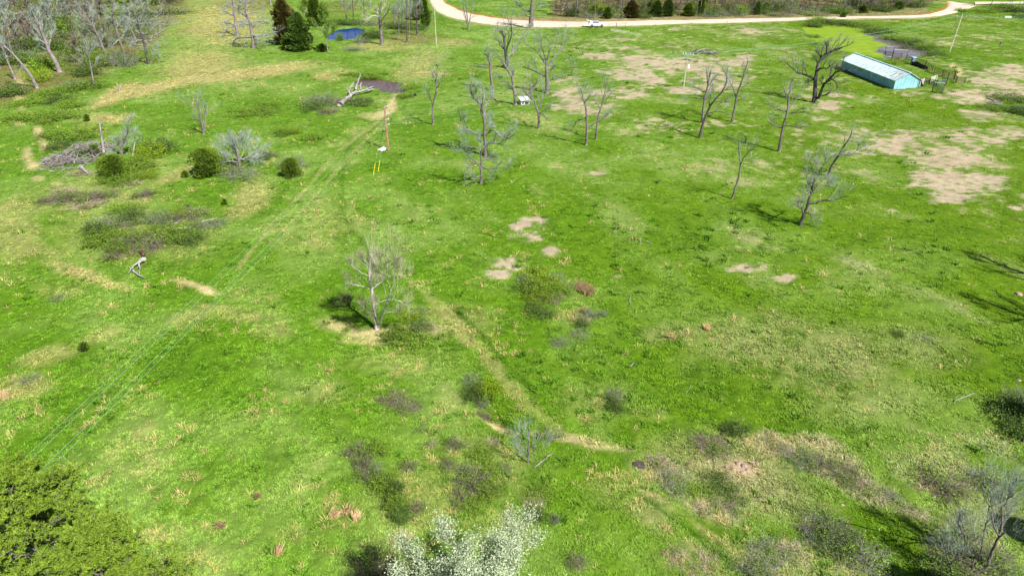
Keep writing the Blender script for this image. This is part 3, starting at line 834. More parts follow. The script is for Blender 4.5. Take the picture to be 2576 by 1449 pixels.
def bare_tree(base_px, traces, wpx, label, group=None, mats=('bark', 'twig'), seed=1, dens=1.0, tw=0.012, leaf=None, category='tree', name='bare_tree', limbk=1.0, wk=1.0, **kw):
    """a tree drawn from its limbs in the photograph: traces[0] is the trunk (points of the photograph, from the foot up)"""
    rs = np.random.RandomState(seed)
    base = G(*base_px)
    L = Vector((base.x, base.y, base.z - CAM_H)).length
    w = wpx * L / F * 1.42 * wk
    trunk_px = [base_px] + list(traces[0])
    known = []       # (px, py, offset, radius)
    limbs = []; rads = []
    for q, tr in enumerate(traces):
        pts = trunk_px if q == 0 else list(tr)
        n = len(pts)
        if q == 0:
            off = np.cumsum(np.r_[0, rs.normal(0, 0.12, n - 1)]); rr_ = np.linspace(w * 0.5, max(w * 0.2, 0.04), n)
            rr_[0] *= 1.25
        else:
            d = [math.hypot(k_[0] - pts[0][0], k_[1] - pts[0][1]) for k_ in known]
            kk = known[int(np.argmin(d))]
            slope = rs.uniform(-0.9, 0.9)
            pl = [0.0]
            for a, b in zip(pts[:-1], pts[1:]): pl.append(pl[-1] + math.hypot(b[0] - a[0], b[1] - a[1]) * L / F)
            off = kk[2] + slope * np.array(pl) + np.r_[0, rs.normal(0, 0.15, n - 1)]
            pts[0] = (kk[0], kk[1]) if min(d) < 9 else pts[0]
            r0 = min(kk[3] * 0.72, 0.065 + 0.045 * pl[-1]) * limbk
            rr_ = np.linspace(r0, max(0.022, r0 * 0.28), n)
        W3 = [facing(p_[0], p_[1], base, o_) for p_, o_ in zip(pts, off)]
        if q == 0: W3[0] = Vector((base.x, base.y, base.z - 0.15))
        for j_ in range(n):
            known.append((pts[j_][0], pts[j_][1], off[j_], rr_[j_]))
            if j_ < n - 1:
                for tt in (0.33, 0.66):
                    known.append((pts[j_][0] * (1 - tt) + pts[j_ + 1][0] * tt, pts[j_][1] * (1 - tt) + pts[j_ + 1][1] * tt, off[j_] * (1 - tt) + off[j_ + 1] * tt, rr_[j_] * (1 - tt) + rr_[j_ + 1] * tt))
        A3 = np.array([tuple(v - base) for v in W3])
        # smooth a little and roughen
        k_ = max(8, 3 * n)
        Rr = np.interp(np.linspace(0, 1, k_), np.linspace(0, 1, n), rr_)
        A3 = fit(A3, k_)
        A3[1:-1] = 0.25 * A3[:-2] + 0.5 * A3[1:-1] + 0.25 * A3[2:]
        A3[1:] += rs.normal(size=A3[1:].shape) * (0.03 if q else 0.02)
        limbs.append(A3); rads.append(Rr)
    root = empty(name, base, label, category, group)
    tm = MB(); tm.tubes(limbs[0][None], rads[0][None], 9)
    cm = MB()
    for l, r_ in zip(limbs[1:], rads[1:]): cm.tubes(l[None], r_[None], 6, var=np.zeros(1))
    tm.build('trunk', M[mats[0]], root, smooth=True)
    LB = list(limbs); RB = list(rads)
    # the trunk branches only in its upper part
    k0 = int(len(limbs[0]) * kw.pop('bole', 0.45)); LB[0] = limbs[0][k0:]; RB[0] = rads[0][k0:]
    A_, B_, E_ = crown_of(cm, LB, RB, rs, dens, tw=tw, **kw)
    cm.build('crown', M[mats[1]], root)
    if leaf:
        mat_, nper, size = leaf
        leaves(E_, nper, size, rs).build('foliage', M[mat_], root)
    return root

def leaves(E, nper, size, rs, jitter=None, tri=True):
    """small leaf faces along the twigs E (N,k,3)"""
    N, k, _ = E.shape
    idx = rs.randint(0, k, (N, nper)); C = E[np.arange(N)[:, None], idx].reshape(-1, 3)
    C = C + rs.normal(size=C.shape) * (size * 0.9 if jitter is None else jitter)
    return cards(C, size, rs)

def cards(C, size, rs, var=None, upbias=0.6, aspect=0.6):
    n = len(C)
    nrm = norm(rs.normal(size=(n, 3)) + np.array([0, 0, upbias]))
    t_ = norm(np.cross(nrm, rs.normal(size=(n, 3)))); b_ = np.cross(nrm, t_)
    sz = size * (0.6 + 0.8 * rs.rand(n, 1))
    V = np.stack([C - t_ * sz * .5, C + b_ * sz * aspect * .5, C + t_ * sz * .5, C - b_ * sz * aspect * .5], 1).reshape(-1, 3)
    i = np.arange(n) * 4
    mb = MB(); mb.add(V, F4=np.stack([i, i + 1, i + 2, i + 3], 1), var4=(rs.rand(n) if var is None else var))
    return mb

def auto_limbs(h, w, rs, nlimb=7, bole=0.35, spread=0.5, lean=(0, 0), fork=0.0):
    """trunk and limbs of an untraced tree of height h"""
    k = 12
    z = np.linspace(-0.15, h * 0.92, k)
    wob = np.cumsum(rs.normal(0, 0.022 * h / 2, (k, 2)), 0); wob -= wob[0]
    T = np.stack([wob[:, 0] + lean[0] * z, wob[:, 1] + lean[1] * z, z], 1)
    R = np.linspace(w / 2, w * 0.09, k); R[0] *= 1.25
    limbs = []; rads = []
    for q in range(nlimb):
        f = bole + (0.95 - bole) * (q + rs.rand() * .8) / nlimb
        i0 = f * (k - 1); a0 = int(i0); S = T[a0] * (1 - i0 + a0) + T[min(a0 + 1, k - 1)] * (i0 - a0)
        az_ = q * 2.4 + rs.normal() * .5; el = 0.35 + 0.6 * f + rs.normal() * .15
        L = h * spread * (1.15 - f) * (0.7 + .5 * rs.rand()) + 0.6
        d = np.array([math.cos(az_) * math.cos(el), math.sin(az_) * math.cos(el), math.sin(el)])
        pts = [S]
        for _ in range(7):
            d = norm(d + rs.normal(size=3) * 0.17 + np.array([0, 0, 0.07])); pts.append(pts[-1] + d * L / 7)
        limbs.append(np.array(pts)); r0 = max(R[a0] * 0.55, 0.03); rads.append(np.linspace(r0, 0.02, 8))
    return T, R, limbs, rads

def tree_meshes(seed, h, w, nlimb=7, dens=0.9, tw=0.018, leaf=None, levels=3, kend=4, **kw):
    rs = np.random.RandomState(seed)
    T, R, limbs, rads = auto_limbs(h, w, rs, nlimb, **kw)
    tm = MB(); tm.tubes(T[None], R[None], 7)
    cm = MB(); cm.tubes(np.stack(limbs), np.stack(rads), 5, var=np.zeros(len(limbs)))
    A_, B_, E_ = crown_of(cm, limbs + [T[7:]], rads + [R[7:]], rs, dens, tw=tw, levels=levels, kend=kend)
    lf = leaves(E_, leaf[1], leaf[2], rs) if leaf else None
    return tm, cm, lf

def make_kind(seed, bark, twig, leafm=None, smooth=True, **kw):
    tm, cm, lf = tree_meshes(seed, **kw)
    return [('trunk', tm.mesh('trunk', M[bark], smooth)), ('crown', cm.mesh('crown', M[twig]))] + ([('foliage', lf.mesh('foliage', M[leafm]))] if lf else [])

def place(parts, name, loc, label, cat, group=None, rz=0.0, s=1.0, sz=None):
    o = empty(name, loc, label, cat, group, rz)
    for nm, me in parts:
        c = put(nm, me, o); c.scale = (s, s, s if sz is None else sz)
    return o

# ------------------------------------------------------------------ shrubs, cedars, pines
def bramble(seed, n=230, R=1.0, h=0.8, r=0.007, seg=5, upright=0.0):
    rs = np.random.RandomState(seed)
    a = rs.rand(n) * 6.283; rad = R * 0.75 * np.sqrt(rs.rand(n))
    S = np.stack([np.cos(a) * rad, np.sin(a) * rad, np.zeros(n) - .03], 1)
    d = norm(np.stack([rs.normal(size=n) * (.7 - .4 * upright), rs.normal(size=n) * (.7 - .4 * upright), np.ones(n)], 1))
    L = h * (0.7 + .9 * rs.rand(n)) * (1.25 - 0.5 * rad / R)
    P_ = np.zeros((n, seg, 3)); P_[:, 0] = S
    for q in range(1, seg):
        d = norm(d + rs.normal(size=d.shape) * .22 + np.array([0, 0, -0.33 * (1 - upright) * q / seg * 2]))
        P_[:, q] = P_[:, q - 1] + d * (L / (seg - 1))[:, None]
    P_[:, 1:, 2] = np.maximum(P_[:, 1:, 2], 0.02)
    Rr = np.full((n, seg), r) * np.linspace(1.3, 0.6, seg)[None]
    mb = MB(); mb.tubes(P_, Rr, 3, var=rs.rand(n))
    C_, RC = spawn(P_, Rr, 3, .35, 1, .8, .35, 3, rs, .1, .3, r * .7, .7, .15)
    mb.tubes(C_, RC, 3, var=rs.rand(len(C_)))
    return mb, P_, C_

def bush_kind(seed, cane, leafm, n=120, R=1.0, h=1.0, nleaf=14, size=0.09, r=0.008, upright=.3):
    mb, P_, C_ = bramble(seed, n, R, h, r, 5, upright)
    rs = np.random.RandomState(seed + 99)
    parts = [('stems', mb.mesh('stems', M[cane]))]
    if leafm:
        E = C_
        parts.append(('foliage', leaves(E, nleaf, size, rs, size * 1.2).mesh('foliage', M[leafm])))
    return parts

def cedar_kind(seed, h, r, mat='cedar_green', n=5200, round_=0.0, size=0.17):
    """juniper: sprays of foliage over a lumpy cone, deep gaps between"""
    rs = np.random.RandomState(seed)
    z = rs.rand(n) ** 0.8; a = rs.rand(n) * 6.283
    prof = (1 - z) ** 0.62 * (1 - round_) + round_ * np.sqrt(np.clip(1 - ((z - .42) / .6) ** 2, 0.02, 1))
    prof = prof * sstep(-0.1, 0.12, z)
    lump = 0.72 + 0.5 * vnoise(a * 2.2 + seed, z * h * 1.1, seed) * 1.1 - 0.25 * vnoise(a * 6 + 5, z * h * 3, seed + 3)
    lobes = 0.74 + 0.75 * (vnoise((a + seed) * 0.95, z * 2.3 + seed, seed + 7) - 0.35) + 0.3 * (vnoise(a * 3.1 + 2, z * h * 2.0, seed + 9) > 0.72)
    lump = lump * lobes
    q = (0.45 + 0.6 * rs.rand(n) ** 0.45)
    rad = r * prof * lump * q
    C = np.stack([np.cos(a) * rad, np.sin(a) * rad, z * h * 0.98 + 0.05], 1)
    out_ = norm(np.stack([np.cos(a) * .9, np.sin(a) * .9, 0.55 + z], 1) + rs.normal(size=(n, 3)) * .35)
    sd_ = norm(np.cross(out_, rs.normal(size=(n, 3)))); sz = size * (0.6 + .8 * rs.rand(n, 1))
    V = []; base = C - out_ * sz * .5; tip = C + out_ * sz
    nn = np.cross(out_, sd_)
    V = np.stack([base, C + sd_ * sz * .42, tip, C - sd_ * sz * .42, C + nn * sz * .42, C - nn * sz * .42], 1).reshape(-1, 3)
    i = np.arange(n) * 6
    F4 = np.concatenate([np.stack([i, i + 1, i + 2, i + 3], 1), np.stack([i, i + 4, i + 2, i + 5], 1)])
    v = np.clip(0.15 + 0.75 * rs.rand(n), 0, 1)
    fm = MB(); fm.add(V, F4=F4, var4=np.r_[v, v])
    tm = MB(); tm.tube([(0, 0, -.1), (0.03, 0, h * .4), (0, 0, h * .8)], r * .07 + .03, .02, 6)
    m2 = int(60); aa = rs.rand(m2) * 6.283; zz = rs.rand(m2) * .8
    pr = r * ((1 - zz) ** .7) * .6
    PP = np.stack([np.stack([np.zeros(m2), np.zeros(m2), zz * h], 1), np.stack([np.cos(aa) * pr, np.sin(aa) * pr, zz * h + pr * .4], 1)], 1)
    tm.tubes(PP, np.full((m2, 2), .018), 4)
    return [('trunk', tm.mesh('trunk', M['bark_dark'])), ('foliage', fm.mesh('foliage', M[mat]))]

def pine_kind(seed, h, r, mat='pine_needle', z0=0.3):
    """pine seen from above: limbs in loose layers with tufts of needles on top"""
    rs = np.random.RandomState(seed)
    T = np.stack([np.linspace(0, .25, 10), np.linspace(0, -.15, 10), np.linspace(-.1, h * .97, 10)], 1)
    tm = MB(); tm.tubes(T[None], np.linspace(.17, .03, 10)[None], 8)
    nl = 54; limbs = []; rads = []
    for q in range(nl):
        f = z0 + (0.98 - z0) * (q / nl) ** .9
        a = q * 2.399 + rs.normal() * .3
        L = r * (1.12 * (1 - ((f - z0) / (1.04 - z0)) ** 2.2) ** .75) * (.72 + .45 * rs.rand()) + .25
        i0 = f * 9; S = T[int(i0)] + (T[min(int(i0) + 1, 9)] - T[int(i0)]) * (i0 - int(i0))
        el = 0.1 + 0.75 * f ** 2
        d = np.array([math.cos(a) * math.cos(el), math.sin(a) * math.cos(el), math.sin(el)]); pts = [S]
        for _ in range(6):
            d = norm(d + rs.normal(size=3) * .13 + np.array([0, 0, .06])); pts.append(pts[-1] + d * L / 6)
        limbs.append(np.array(pts)); rads.append(np.linspace(.045, .012, 7))
    LP, LR = np.stack(limbs), np.stack(rads)
    tm.tubes(LP, LR, 5)
    A_, RA = spawn(LP, LR, 11, .2, 1, .85, .40, 4, rs, .10, .18, .008, .5, .3)
    tm.tubes(A_, RA, 3)
    B_, RB = spawn(A_, RA, 5, .2, 1, .8, .55, 3, rs, .2, .2, .006, .6, .18)
    tm.tubes(B_, RB, 3)
    tips = np.concatenate([B_[:, -1], B_[:, 1], B_[:, 0], A_[:, -1], A_[:, 2], LP[:, -1], LP[:, -2]]); tips = tips[rs.rand(len(tips)) < .95]
    n = len(tips); k = 9
    C = np.repeat(tips, k, 0)
    d = norm(rs.normal(size=(n * k, 3)) + np.array([0, 0, .75])); sdv = norm(np.cross(d, rs.normal(size=(n * k, 3))))
    L = .19 * (.7 + .6 * rs.rand(n * k, 1)); w = .03
    V = np.stack([C - sdv * w, C + sdv * w, C + d * L], 1).reshape(-1, 3)
    i = np.arange(n * k) * 3
    fm = MB(); fm.add(V, F3=np.stack([i, i + 1, i + 2], 1), var3=np.clip(np.repeat(rs.rand(n), k) * .6 + rs.rand(n * k) * .4, 0, 1))
    return [('trunk', tm.mesh('trunk', M['bark'])), ('foliage', fm.mesh('foliage', M[mat]))]

# ------------------------------------------------------------------ the bare trees of the pasture, limb by limb
def cv(ox, oy, s, L):
    """measurements taken on an enlargement, brought back to the frame of the photograph"""
    return [[(ox + x * s, oy + y * s) for x, y in pl] for pl in L]
NG = 'bare trees scattered over the pasture'
def bt(o, base, tr, w, label, group=NG, **kw):
    b = (o[0] + base[0] * o[2], o[1] + base[1] * o[2])
    return bare_tree(b, cv(o[0], o[1], o[2], tr), w, label, group, **kw)
ZB = (1159, 51.5, .1955)
bt(ZB, (592,628), [[(597,560),(590,500),(575,400),(565,300),(555,190),(510,125),(460,100)], [(600,500),(650,440),(700,370),(740,300),(775,240),(820,200)], [(600,505),(590,420),(600,330),(640,240),(665,170),(650,90),(640,10)],
   [(560,330),(520,290),(480,260),(420,230)], [(610,480),(660,450),(710,400)], [(820,200),(850,150),(870,90)], [(575,400),(530,340),(500,310)]], 6.5, 'large forked bare tree nearest below the gravel road bend, holding a dark mistletoe ball', seed=3, dens=1.0, tw=.016, mats=('bark_dark','twig_grey'))
bt(ZB, (1110,940), [[(1112,860),(1110,760),(1105,660),(1098,600),(1100,520)], [(1090,575),(1060,520),(1025,470),(1000,420),(940,370),(830,310)], [(1105,530),(1075,440),(1050,370),(1035,300),(1030,240)], [(1115,520),(1135,430),(1150,350),(1160,310)],
   [(1125,590),(1180,520),(1240,450),(1300,370),(1360,310),(1395,190)], [(1085,712),(1010,680),(930,640),(850,620),(800,600)], [(1118,700),(1150,660),(1170,625),(1205,600)], [(1135,800),(1160,770),(1230,760)], [(1180,700),(1250,730),(1330,755),(1400,710),(1450,630)]],
   7.5, 'largest bare tree with wide spreading limbs, standing behind the little blue roofed shelter', seed=4, dens=1.1, tw=.016, mats=('bark','twig'))
bt(ZB, (415,912), [[(405,840),(392,740),(380,620),(372,530),(345,460),(300,430)], [(372,600),(330,590),(290,605)], [(380,560),(400,500),(430,450)], [(350,480),(355,420),(360,370)], [(395,720),(440,740),(480,735)]],
   5.5, 'slim bare tree with one hooked left branch, leftmost of the cluster by the shelter', seed=5, dens=.9, tw=.014)
bt(ZB, (705,1090), [[(695,980),(680,870),(668,790),(662,735),(620,670),(590,610),(540,540),(500,490),(460,420)], [(662,730),(665,660),(662,590)], [(672,870),(630,830),(590,790),(545,775),(510,805)], [(702,980),(730,955),(760,950)], [(675,900),(640,880),(600,880)], [(665,740),(680,690),(675,660)]],
   5.0, 'bare tree with a zigzag trunk beside the left end of the little shelter', seed=6, dens=.9, tw=.013)
bt(ZB, (1005,1395), [[(1008,1290),(1000,1180),(965,1110),(960,1040),(920,1000),(880,980),(800,890)], [(955,1030),(920,970),(890,880),(870,760)], [(1012,1160),(1030,1080),(1060,1000),(1110,930)], [(1058,1000),(1050,900),(1045,800)], [(990,1150),(940,1110),(920,1090)], [(1040,1180),(1070,1230),(1110,1280)], [(1030,1180),(1100,1150),(1160,1120)]],
   4.5, 'bare tree forking into three pale arms in front of the little shelter', seed=7, dens=.9, tw=.013, mats=('bark','twig'))
Z1 = (644, 0, .25)
bt(Z1, (1780,1257), [[(1778,1160),(1778,1080),(1782,1040),(1805,960),(1822,885),(1812,840),(1820,740),(1835,640)], [(1776,1060),(1760,1000),(1745,950),(1720,910)], [(1824,880),(1850,840),(1870,790),(1885,770)], [(1815,830),(1800,790),(1770,760)]],
   3.6, 'slender bare tree with a Y fork standing alone right of the brown pond', seed=8, dens=.85, tw=.012)
ZH = (1073.4, 214.7, .18376)
bt(ZH, (745,1350), [[(747,1240),(745,1100),(748,980),(745,905),(770,860),(800,830)], [(735,1160),(720,1110),(690,1070),(640,1040),(580,980),(520,920)], [(742,900),(700,870),(640,845),(590,852),(520,885),(430,935)], [(598,850),(570,790),(510,720),(480,650)], [(740,1228),(680,1260),(600,1290)], [(762,1110),(810,1145),(870,1140),(960,1135),(1060,1130),(1140,1080)],
   [(762,1050),(800,1010),(850,1000),(900,1030),(925,1080)], [(735,1045),(690,1060),(640,1085),(580,1110),(520,1180)], [(850,1150),(890,1210),(890,1290)]],
   5.2, 'bare tree with low drooping side branches, nearer of the pair in mid pasture', seed=9, dens=1.0, tw=.012, mats=('bark','twig'))
bt(ZH, (805,975), [[(806,900),(803,820),(795,720),(792,640),(795,540),(780,440),(742,370),(755,300),(735,255),(700,215),(640,150),(590,50)], [(790,540),(830,490),(860,440)], [(785,440),(800,350),(815,260),(870,190),(880,130)], [(775,705),(710,685),(650,650),(580,610),(510,590),(470,530),(465,440)], [(815,805),(880,790),(950,795),(1050,820)],
   [(825,700),(870,620),(910,605),(960,650),(1010,705),(1060,750),(1130,720),(1220,670)], [(800,620),(840,575),(880,570)], [(640,150),(680,90),(690,30)], [(770,820),(740,770),(700,700)]],
   6.5, 'tall dense crowned bare tree, farther of the close pair in mid pasture', seed=10, dens=1.25, tw=.013, mats=('bark','twig_grey'))
Z2 = (1288, 0, .25)
bt(Z2, (745,1463), [[(752,1380),(756,1290),(750,1190),(744,1090),(733,1040),(712,980),(710,940),(690,890)], [(766,1300),(800,1262),(840,1236),(890,1210),(940,1182),(975,1140)], [(745,1190),(700,1200),(650,1222),(620,1280)], [(733,1040),(755,990),(790,960)], [(708,940),(730,900),(745,870)]],
   4.6, 'crooked bare tree, left one of the two crossing trees in mid pasture', seed=12, dens=.9, tw=.012)
bt(Z2, (843,1410), [[(852,1320),(862,1230),(870,1150),(890,1100),(912,1050),(930,960),(945,870),(965,790)], [(872,1232),(910,1205),(945,1165),(975,1130)], [(915,1060),(950,1010),(985,960),(1000,930)], [(868,1100),(850,1040),(835,990)]],
   3.8, 'slim bare tree with a leaning top, right one of two crossing in mid pasture', seed=13, dens=.9, tw=.012)
bt(Z2, (1890,1392), [[(1905,1310),(1925,1235),(1960,1150),(1990,1080),(2030,1020),(2080,970),(2130,900),(2155,840),(2165,790)], [(1975,1150),(2020,1125),(2080,1118),(2150,1140),(2230,1160)], [(2035,1030),(2100,1030),(2190,1028)], [(2165,800),(2150,740),(2120,700)], [(1990,1080),(1985,1020),(2000,960)]],
   4.6, 'bare tree leaning strongly right, front of the three standing together on the right', seed=14, dens=.95, tw=.012, mats=('bark_dark','twig'))
bt(Z2, (1915,1240), [[(1920,1150),(1930,1050),(1945,960),(1965,880),(1985,790),(2005,700)], [(1942,945),(1915,925),(1890,905),(1860,882),(1800,878)], [(1932,1000),(1880,1000),(1820,982),(1750,990)], [(1965,880),(2000,840),(2040,790)], [(1950,1010),(1990,960),(2010,930)]],
   4.4, 'upright bare tree partly hidden behind the leaning one on the right', seed=15, dens=1.0, tw=.013)
bt(Z2, (2215,1232), [[(2230,1140),(2250,1040),(2258,985),(2275,930),(2290,880),(2320,800),(2345,710),(2380,610)], [(2258,985),(2240,930),(2215,865),(2180,800),(2150,750)], [(2275,1020),(2310,1000),(2345,990)], [(2300,890),(2340,870),(2380,830)], [(2215,870),(2225,820),(2200,770)]],
   4.0, 'bare tree with a narrow V fork, rightmost of the three standing together', seed=16, dens=.95, tw=.013)
ZN = (1975, 85.9, .18956)
bt(ZN, (378,912), [[(390,840),(398,750),(402,660),(402,600),(418,520),(430,430),(448,370),(480,320),(520,285),(550,262),(620,222),(690,205),(760,178)], [(552,255),(550,200),(562,150),(580,100)], [(480,322),(450,275),(415,238)], [(390,612),(355,580),(320,565),(240,530),(170,522),(100,460),(30,395)], [(436,485),(470,458),(520,452),(560,462),(600,420)],
   [(415,880),(445,850),(468,800),(485,740),(510,680),(550,635),(600,590),(640,540),(665,510),(760,490),(860,455)], [(615,590),(655,620),(680,660),(695,735),(630,785)], [(660,515),(675,470),(690,440)], [(430,385),(405,350),(390,335)], [(505,680),(480,640),(460,620)], [(470,845),(510,820),(560,790),(600,770)], [(395,600),(340,620),(300,640)]],
   7.0, 'dark old bare tree with two thick stems left of the metal barn', seed=17, dens=1.05, tw=.014, mats=('bark_dark','twig_dark'))
Z3 = (1932, 0, .25)
bt(Z3, (110,1528), [[(125,1430),(145,1320),(165,1230),(195,1130),(203,1060),(208,980),(225,900),(245,790)], [(140,1300),(80,1275),(20,1252),(35,1215),(110,1170)], [(190,1142),(130,1110),(60,1080),(0,1058)], [(210,1105),(240,1060),(275,1020),(310,950),(335,870)], [(230,1142),(290,1130),(350,1132),(420,1142)], [(175,1268),(240,1272),(300,1282),(340,1295)], [(208,980),(190,950),(170,940)]],
   4.6, 'bare tree with side branches on both sides, below the dark two stemmed one', seed=18, dens=.95, tw=.012, mats=('bark','twig'))
ZP = (1932, 326.3, .17783)
bt(ZP, (455,1352), [[(485,1260),(520,1170),(552,1100),(580,1000),(595,930),(615,880),(632,800),(655,720),(682,680)], [(682,682),(715,620),(750,560),(820,470),(900,385),(960,340)], [(680,680),(655,620),(625,540),(600,470),(580,420)], [(700,640),(692,560),(685,480)], [(720,630),(760,560),(800,450),(830,390)], [(600,1050),(660,1045),(720,1020),(790,1000),(880,1003),(960,1003),(1040,960),(1110,930)],
   [(620,900),(660,880),(700,855),(760,825),(810,800),(850,760),(920,730)], [(495,1200),(490,1140),(470,1090),(385,1075)], [(600,920),(540,945),(480,975),(420,1040)], [(608,865),(570,840),(530,795),(580,775),(640,750)], [(610,812),(570,760),(540,710),(548,620)], [(550,1160),(600,1200),(670,1285)], [(810,800),(840,750),(860,730)]],
   6.0, 'bare tree with the fullest fan of twigs, nearest on the right side of the pasture', seed=19, dens=1.15, tw=.011, mats=('bark_dark','twig'))
bt(ZP, (835,662), [[(875,580),(900,520),(930,465),(965,410),(1010,370),(1035,300),(1070,245),(1110,190),(1145,145),(1165,90),(1185,20)], [(1020,358),(1090,352),(1160,360),(1210,335),(1250,300),(1340,245),(1440,200),(1550,145)], [(1250,312),(1320,315),(1410,332)], [(1045,400),(1110,360),(1190,310)], [(1110,195),(1160,205),(1210,195)], [(1255,300),(1275,250),(1270,215)]],
   4.0, 'slim bare tree leaning far right with one long low arm, behind the fullest one', seed=20, dens=.8, tw=.011, mats=('bark_dark','twig'))
ZR = (1288, 360.6, .25)
bt(ZR, (2210,562), [[(2235,490),(2262,410),(2278,350),(2290,290),(2300,215),(2288,130),(2280,60),(2285,-10)], [(2300,212),(2325,160),(2350,120),(2390,80),(2440,50),(2475,20)], [(2330,165),(2380,165),(2430,175)], [(2365,110),(2370,60),(2380,20)]],
   3.6, 'thin leaning sapling like tree in the open, alone between the field and bare spots', seed=21, dens=.75, tw=.011, mats=('bark','twig'))
bt(Z2, (190,288), [[(192,200),(198,110),(205,0),(212,-90),(230,-160)], [(195,115),(160,120),(120,95),(60,45),(20,20)], [(200,95),(240,75),(310,68)], [(210,-20),(160,-60),(120,-110)], [(212,-60),(260,-110),(300,-150)], [(190,160),(130,150),(80,160)]],
   8.0, 'very large bare tree at the gravel road edge, its top out of the picture', seed=22, dens=1.0, tw=.02, mats=('bark','twig_grey'))
bt(Z1, (2138,300), [[(2128,200),(2118,100),(2112,0),(2105,-60)], [(2145,290),(2150,200),(2170,110),(2190,20)], [(2130,290),(2110,180),(2090,90),(2080,10)]],
   2.4, 'cluster of thin pale stems below the curve of the gravel road', seed=23, dens=.9, tw=.016, mats=('bark','twig_grey'), bole=.3)
# leaning dead stub behind the shelter
b = G(1322, 247)
o = empty('dead_trunk', b, 'thick leaning dead trunk rising to the right behind the little shelter', 'dead tree')
MB().tube([(0,0,-.1)] + [tuple(facing(ZB[0]+x_*ZB[2], ZB[1]+y_*ZB[2], b) - b) for x_, y_ in [(870,960),(905,920),(940,870),(980,790),(1030,710)]], .34, .12, 8).build('trunk', M['bark'], o, True)

# left side of the pasture
Z0 = (0, 0, .25)
LG = 'trees along the left side of the pasture'
bt(Z0, (2050,1352), [[(2038,1260),(2022,1200),(2008,1140),(1985,1060),(1955,990)], [(2075,1340),(2068,1240),(2068,1150),(2090,1110),(2135,1085)], [(2000,1170),(1950,1110),(1880,1040),(1800,970)], [(2068,1130),(2055,1070),(2060,1040)], [(1985,1060),(2010,990),(2030,940)], [(2030,1260),(1990,1210),(1950,1190)]],
   3.4, 'twin stemmed bare tree in the grass left of the brown pond', LG, seed=31, dens=.9, tw=.012)
bt(Z0, (2410,1700), [[(2410,1660),(2400,1600),(2385,1540),(2370,1480),(2350,1420)], [(2400,1620),(2440,1560),(2480,1480),(2500,1400)], [(2400,1630),(2350,1570),(2290,1500),(2240,1440)], [(2395,1560),(2420,1480),(2440,1380)], [(2390,1560),(2340,1480),(2300,1400)], [(2405,1620),(2480,1590),(2560,1540),(2620,1480)], [(2405,1640),(2300,1620),(2230,1580)], [(2400,1610),(2500,1620),(2600,1600)]],
   4.5, 'grey bushy bare tree with fine drooping twigs beside the round cedar', LG, seed=32, dens=1.5, tw=.012, mats=('bark','twig_grey'), bole=.1, droop=.3)
ZG = (85.9, 309, .23696)
bt(ZG, (925,355), [[(930,300),(935,240),(945,190),(960,150)], [(925,320),(890,270),(870,200)], [(930,290),(970,200),(1010,150),(1050,110)], [(920,340),(870,360),(820,350)], [(925,340),(960,370),(1000,410)], [(945,190),(985,100),(990,30),(1010,-10)]],
   4.0, 'dark gnarled bare tree rising out of the green thicket by the brush pile', LG, seed=33, dens=1.2, tw=.013, mats=('bark','twig_grey'), bole=.1)
bt(ZG, (1045,352), [[(1050,300),(1070,230),(1082,150)], [(1070,240),(1100,190),(1120,150)], [(1055,290),(1020,240),(990,230)]],
   2.4, 'thin white stemmed tree in the green thicket by the brush pile', LG, seed=34, dens=.8, tw=.012, mats=('bark_white','twig_grey'))
b = G(261, 386)
o = empty('snag', b, 'pale broken snag standing at the right edge of the brush pile', 'dead tree')
MB().tube([(0,0,-.1)] + [tuple(facing(x_, y_, b) - b) for x_, y_ in [(258,362),(256,345),(253,330),(251,312)]], .2, .1, 8).build('trunk', M['dead_wood'], o, True)
mbx = MB()
mbx.tube([tuple(facing(x_, y_, b) - b) for x_, y_ in [(252,314),(247,306),(243,300)]], .06, .03, 5); mbx.tube([tuple(facing(x_, y_, b) - b) for x_, y_ in [(252,316),(257,308)]], .05, .03, 5); mbx.build('branch', M['dead_wood'], o)
b = G(302, 232)
o = empty('snag', b, 'short white dead stub leaning left in the dry grass below the woods', 'dead tree')
MB().tube([(0,0,-.1)] + [tuple(facing(x_, y_, b) - b) for x_, y_ in [(299,222),(296,214),(293,209)]], .17, .06, 7).build('trunk', M['dead_wood'], o, True)

# the pale twin stemmed tree of the middle
ZT = (772.8, 601, .17778)
bt(ZT, (990,1272), [[(965,1170),(955,1080),(940,960),(930,870),(915,780),(905,680),(890,590),(882,500),(880,380),(900,280),(905,210)], [(1000,1255),(1030,1200),(1062,1120),(1075,1040),(1110,930),(1150,830),(1185,742),(1150,650),(1138,560),(1120,420),(1108,300),(1110,130)],
  [(928,862),(880,870),(830,900),(790,965)], [(915,732),(940,690),(1000,645),(1080,590)], [(882,716),(820,680),(740,660),(620,640),(550,590)], [(1132,542),(1070,500),(1000,470)], [(1150,862),(1220,855),(1320,880),(1390,920),(1440,975)], [(1185,742),(1220,640),(1240,590),(1300,560),(1430,500)], [(880,520),(800,500),(700,440),(620,360)],
  [(1110,870),(1050,885),(980,930)], [(885,520),(940,430),(960,380)], [(1120,420),(1180,370),(1240,310)], [(940,1000),(900,1030),(880,1090)], [(1085,1060),(1140,1040),(1200,1035),(1280,1070)], [(1120,400),(1060,330),(1030,260)], [(885,400),(830,330),(780,270)], [(1140,560),(1230,480),(1330,420)]],
  7.0, 'white barked tree with two stems from one foot and a pale haze of budding twigs', 'pale trees', seed=41, dens=1.2, tw=.007, mats=('bark_white','twig_pale'), up=.22, l2=.40, leaf=('leaf_spring', 1, .055), bole=.3, limbk=.6)
Z7 = (1288, 1082, .2531)
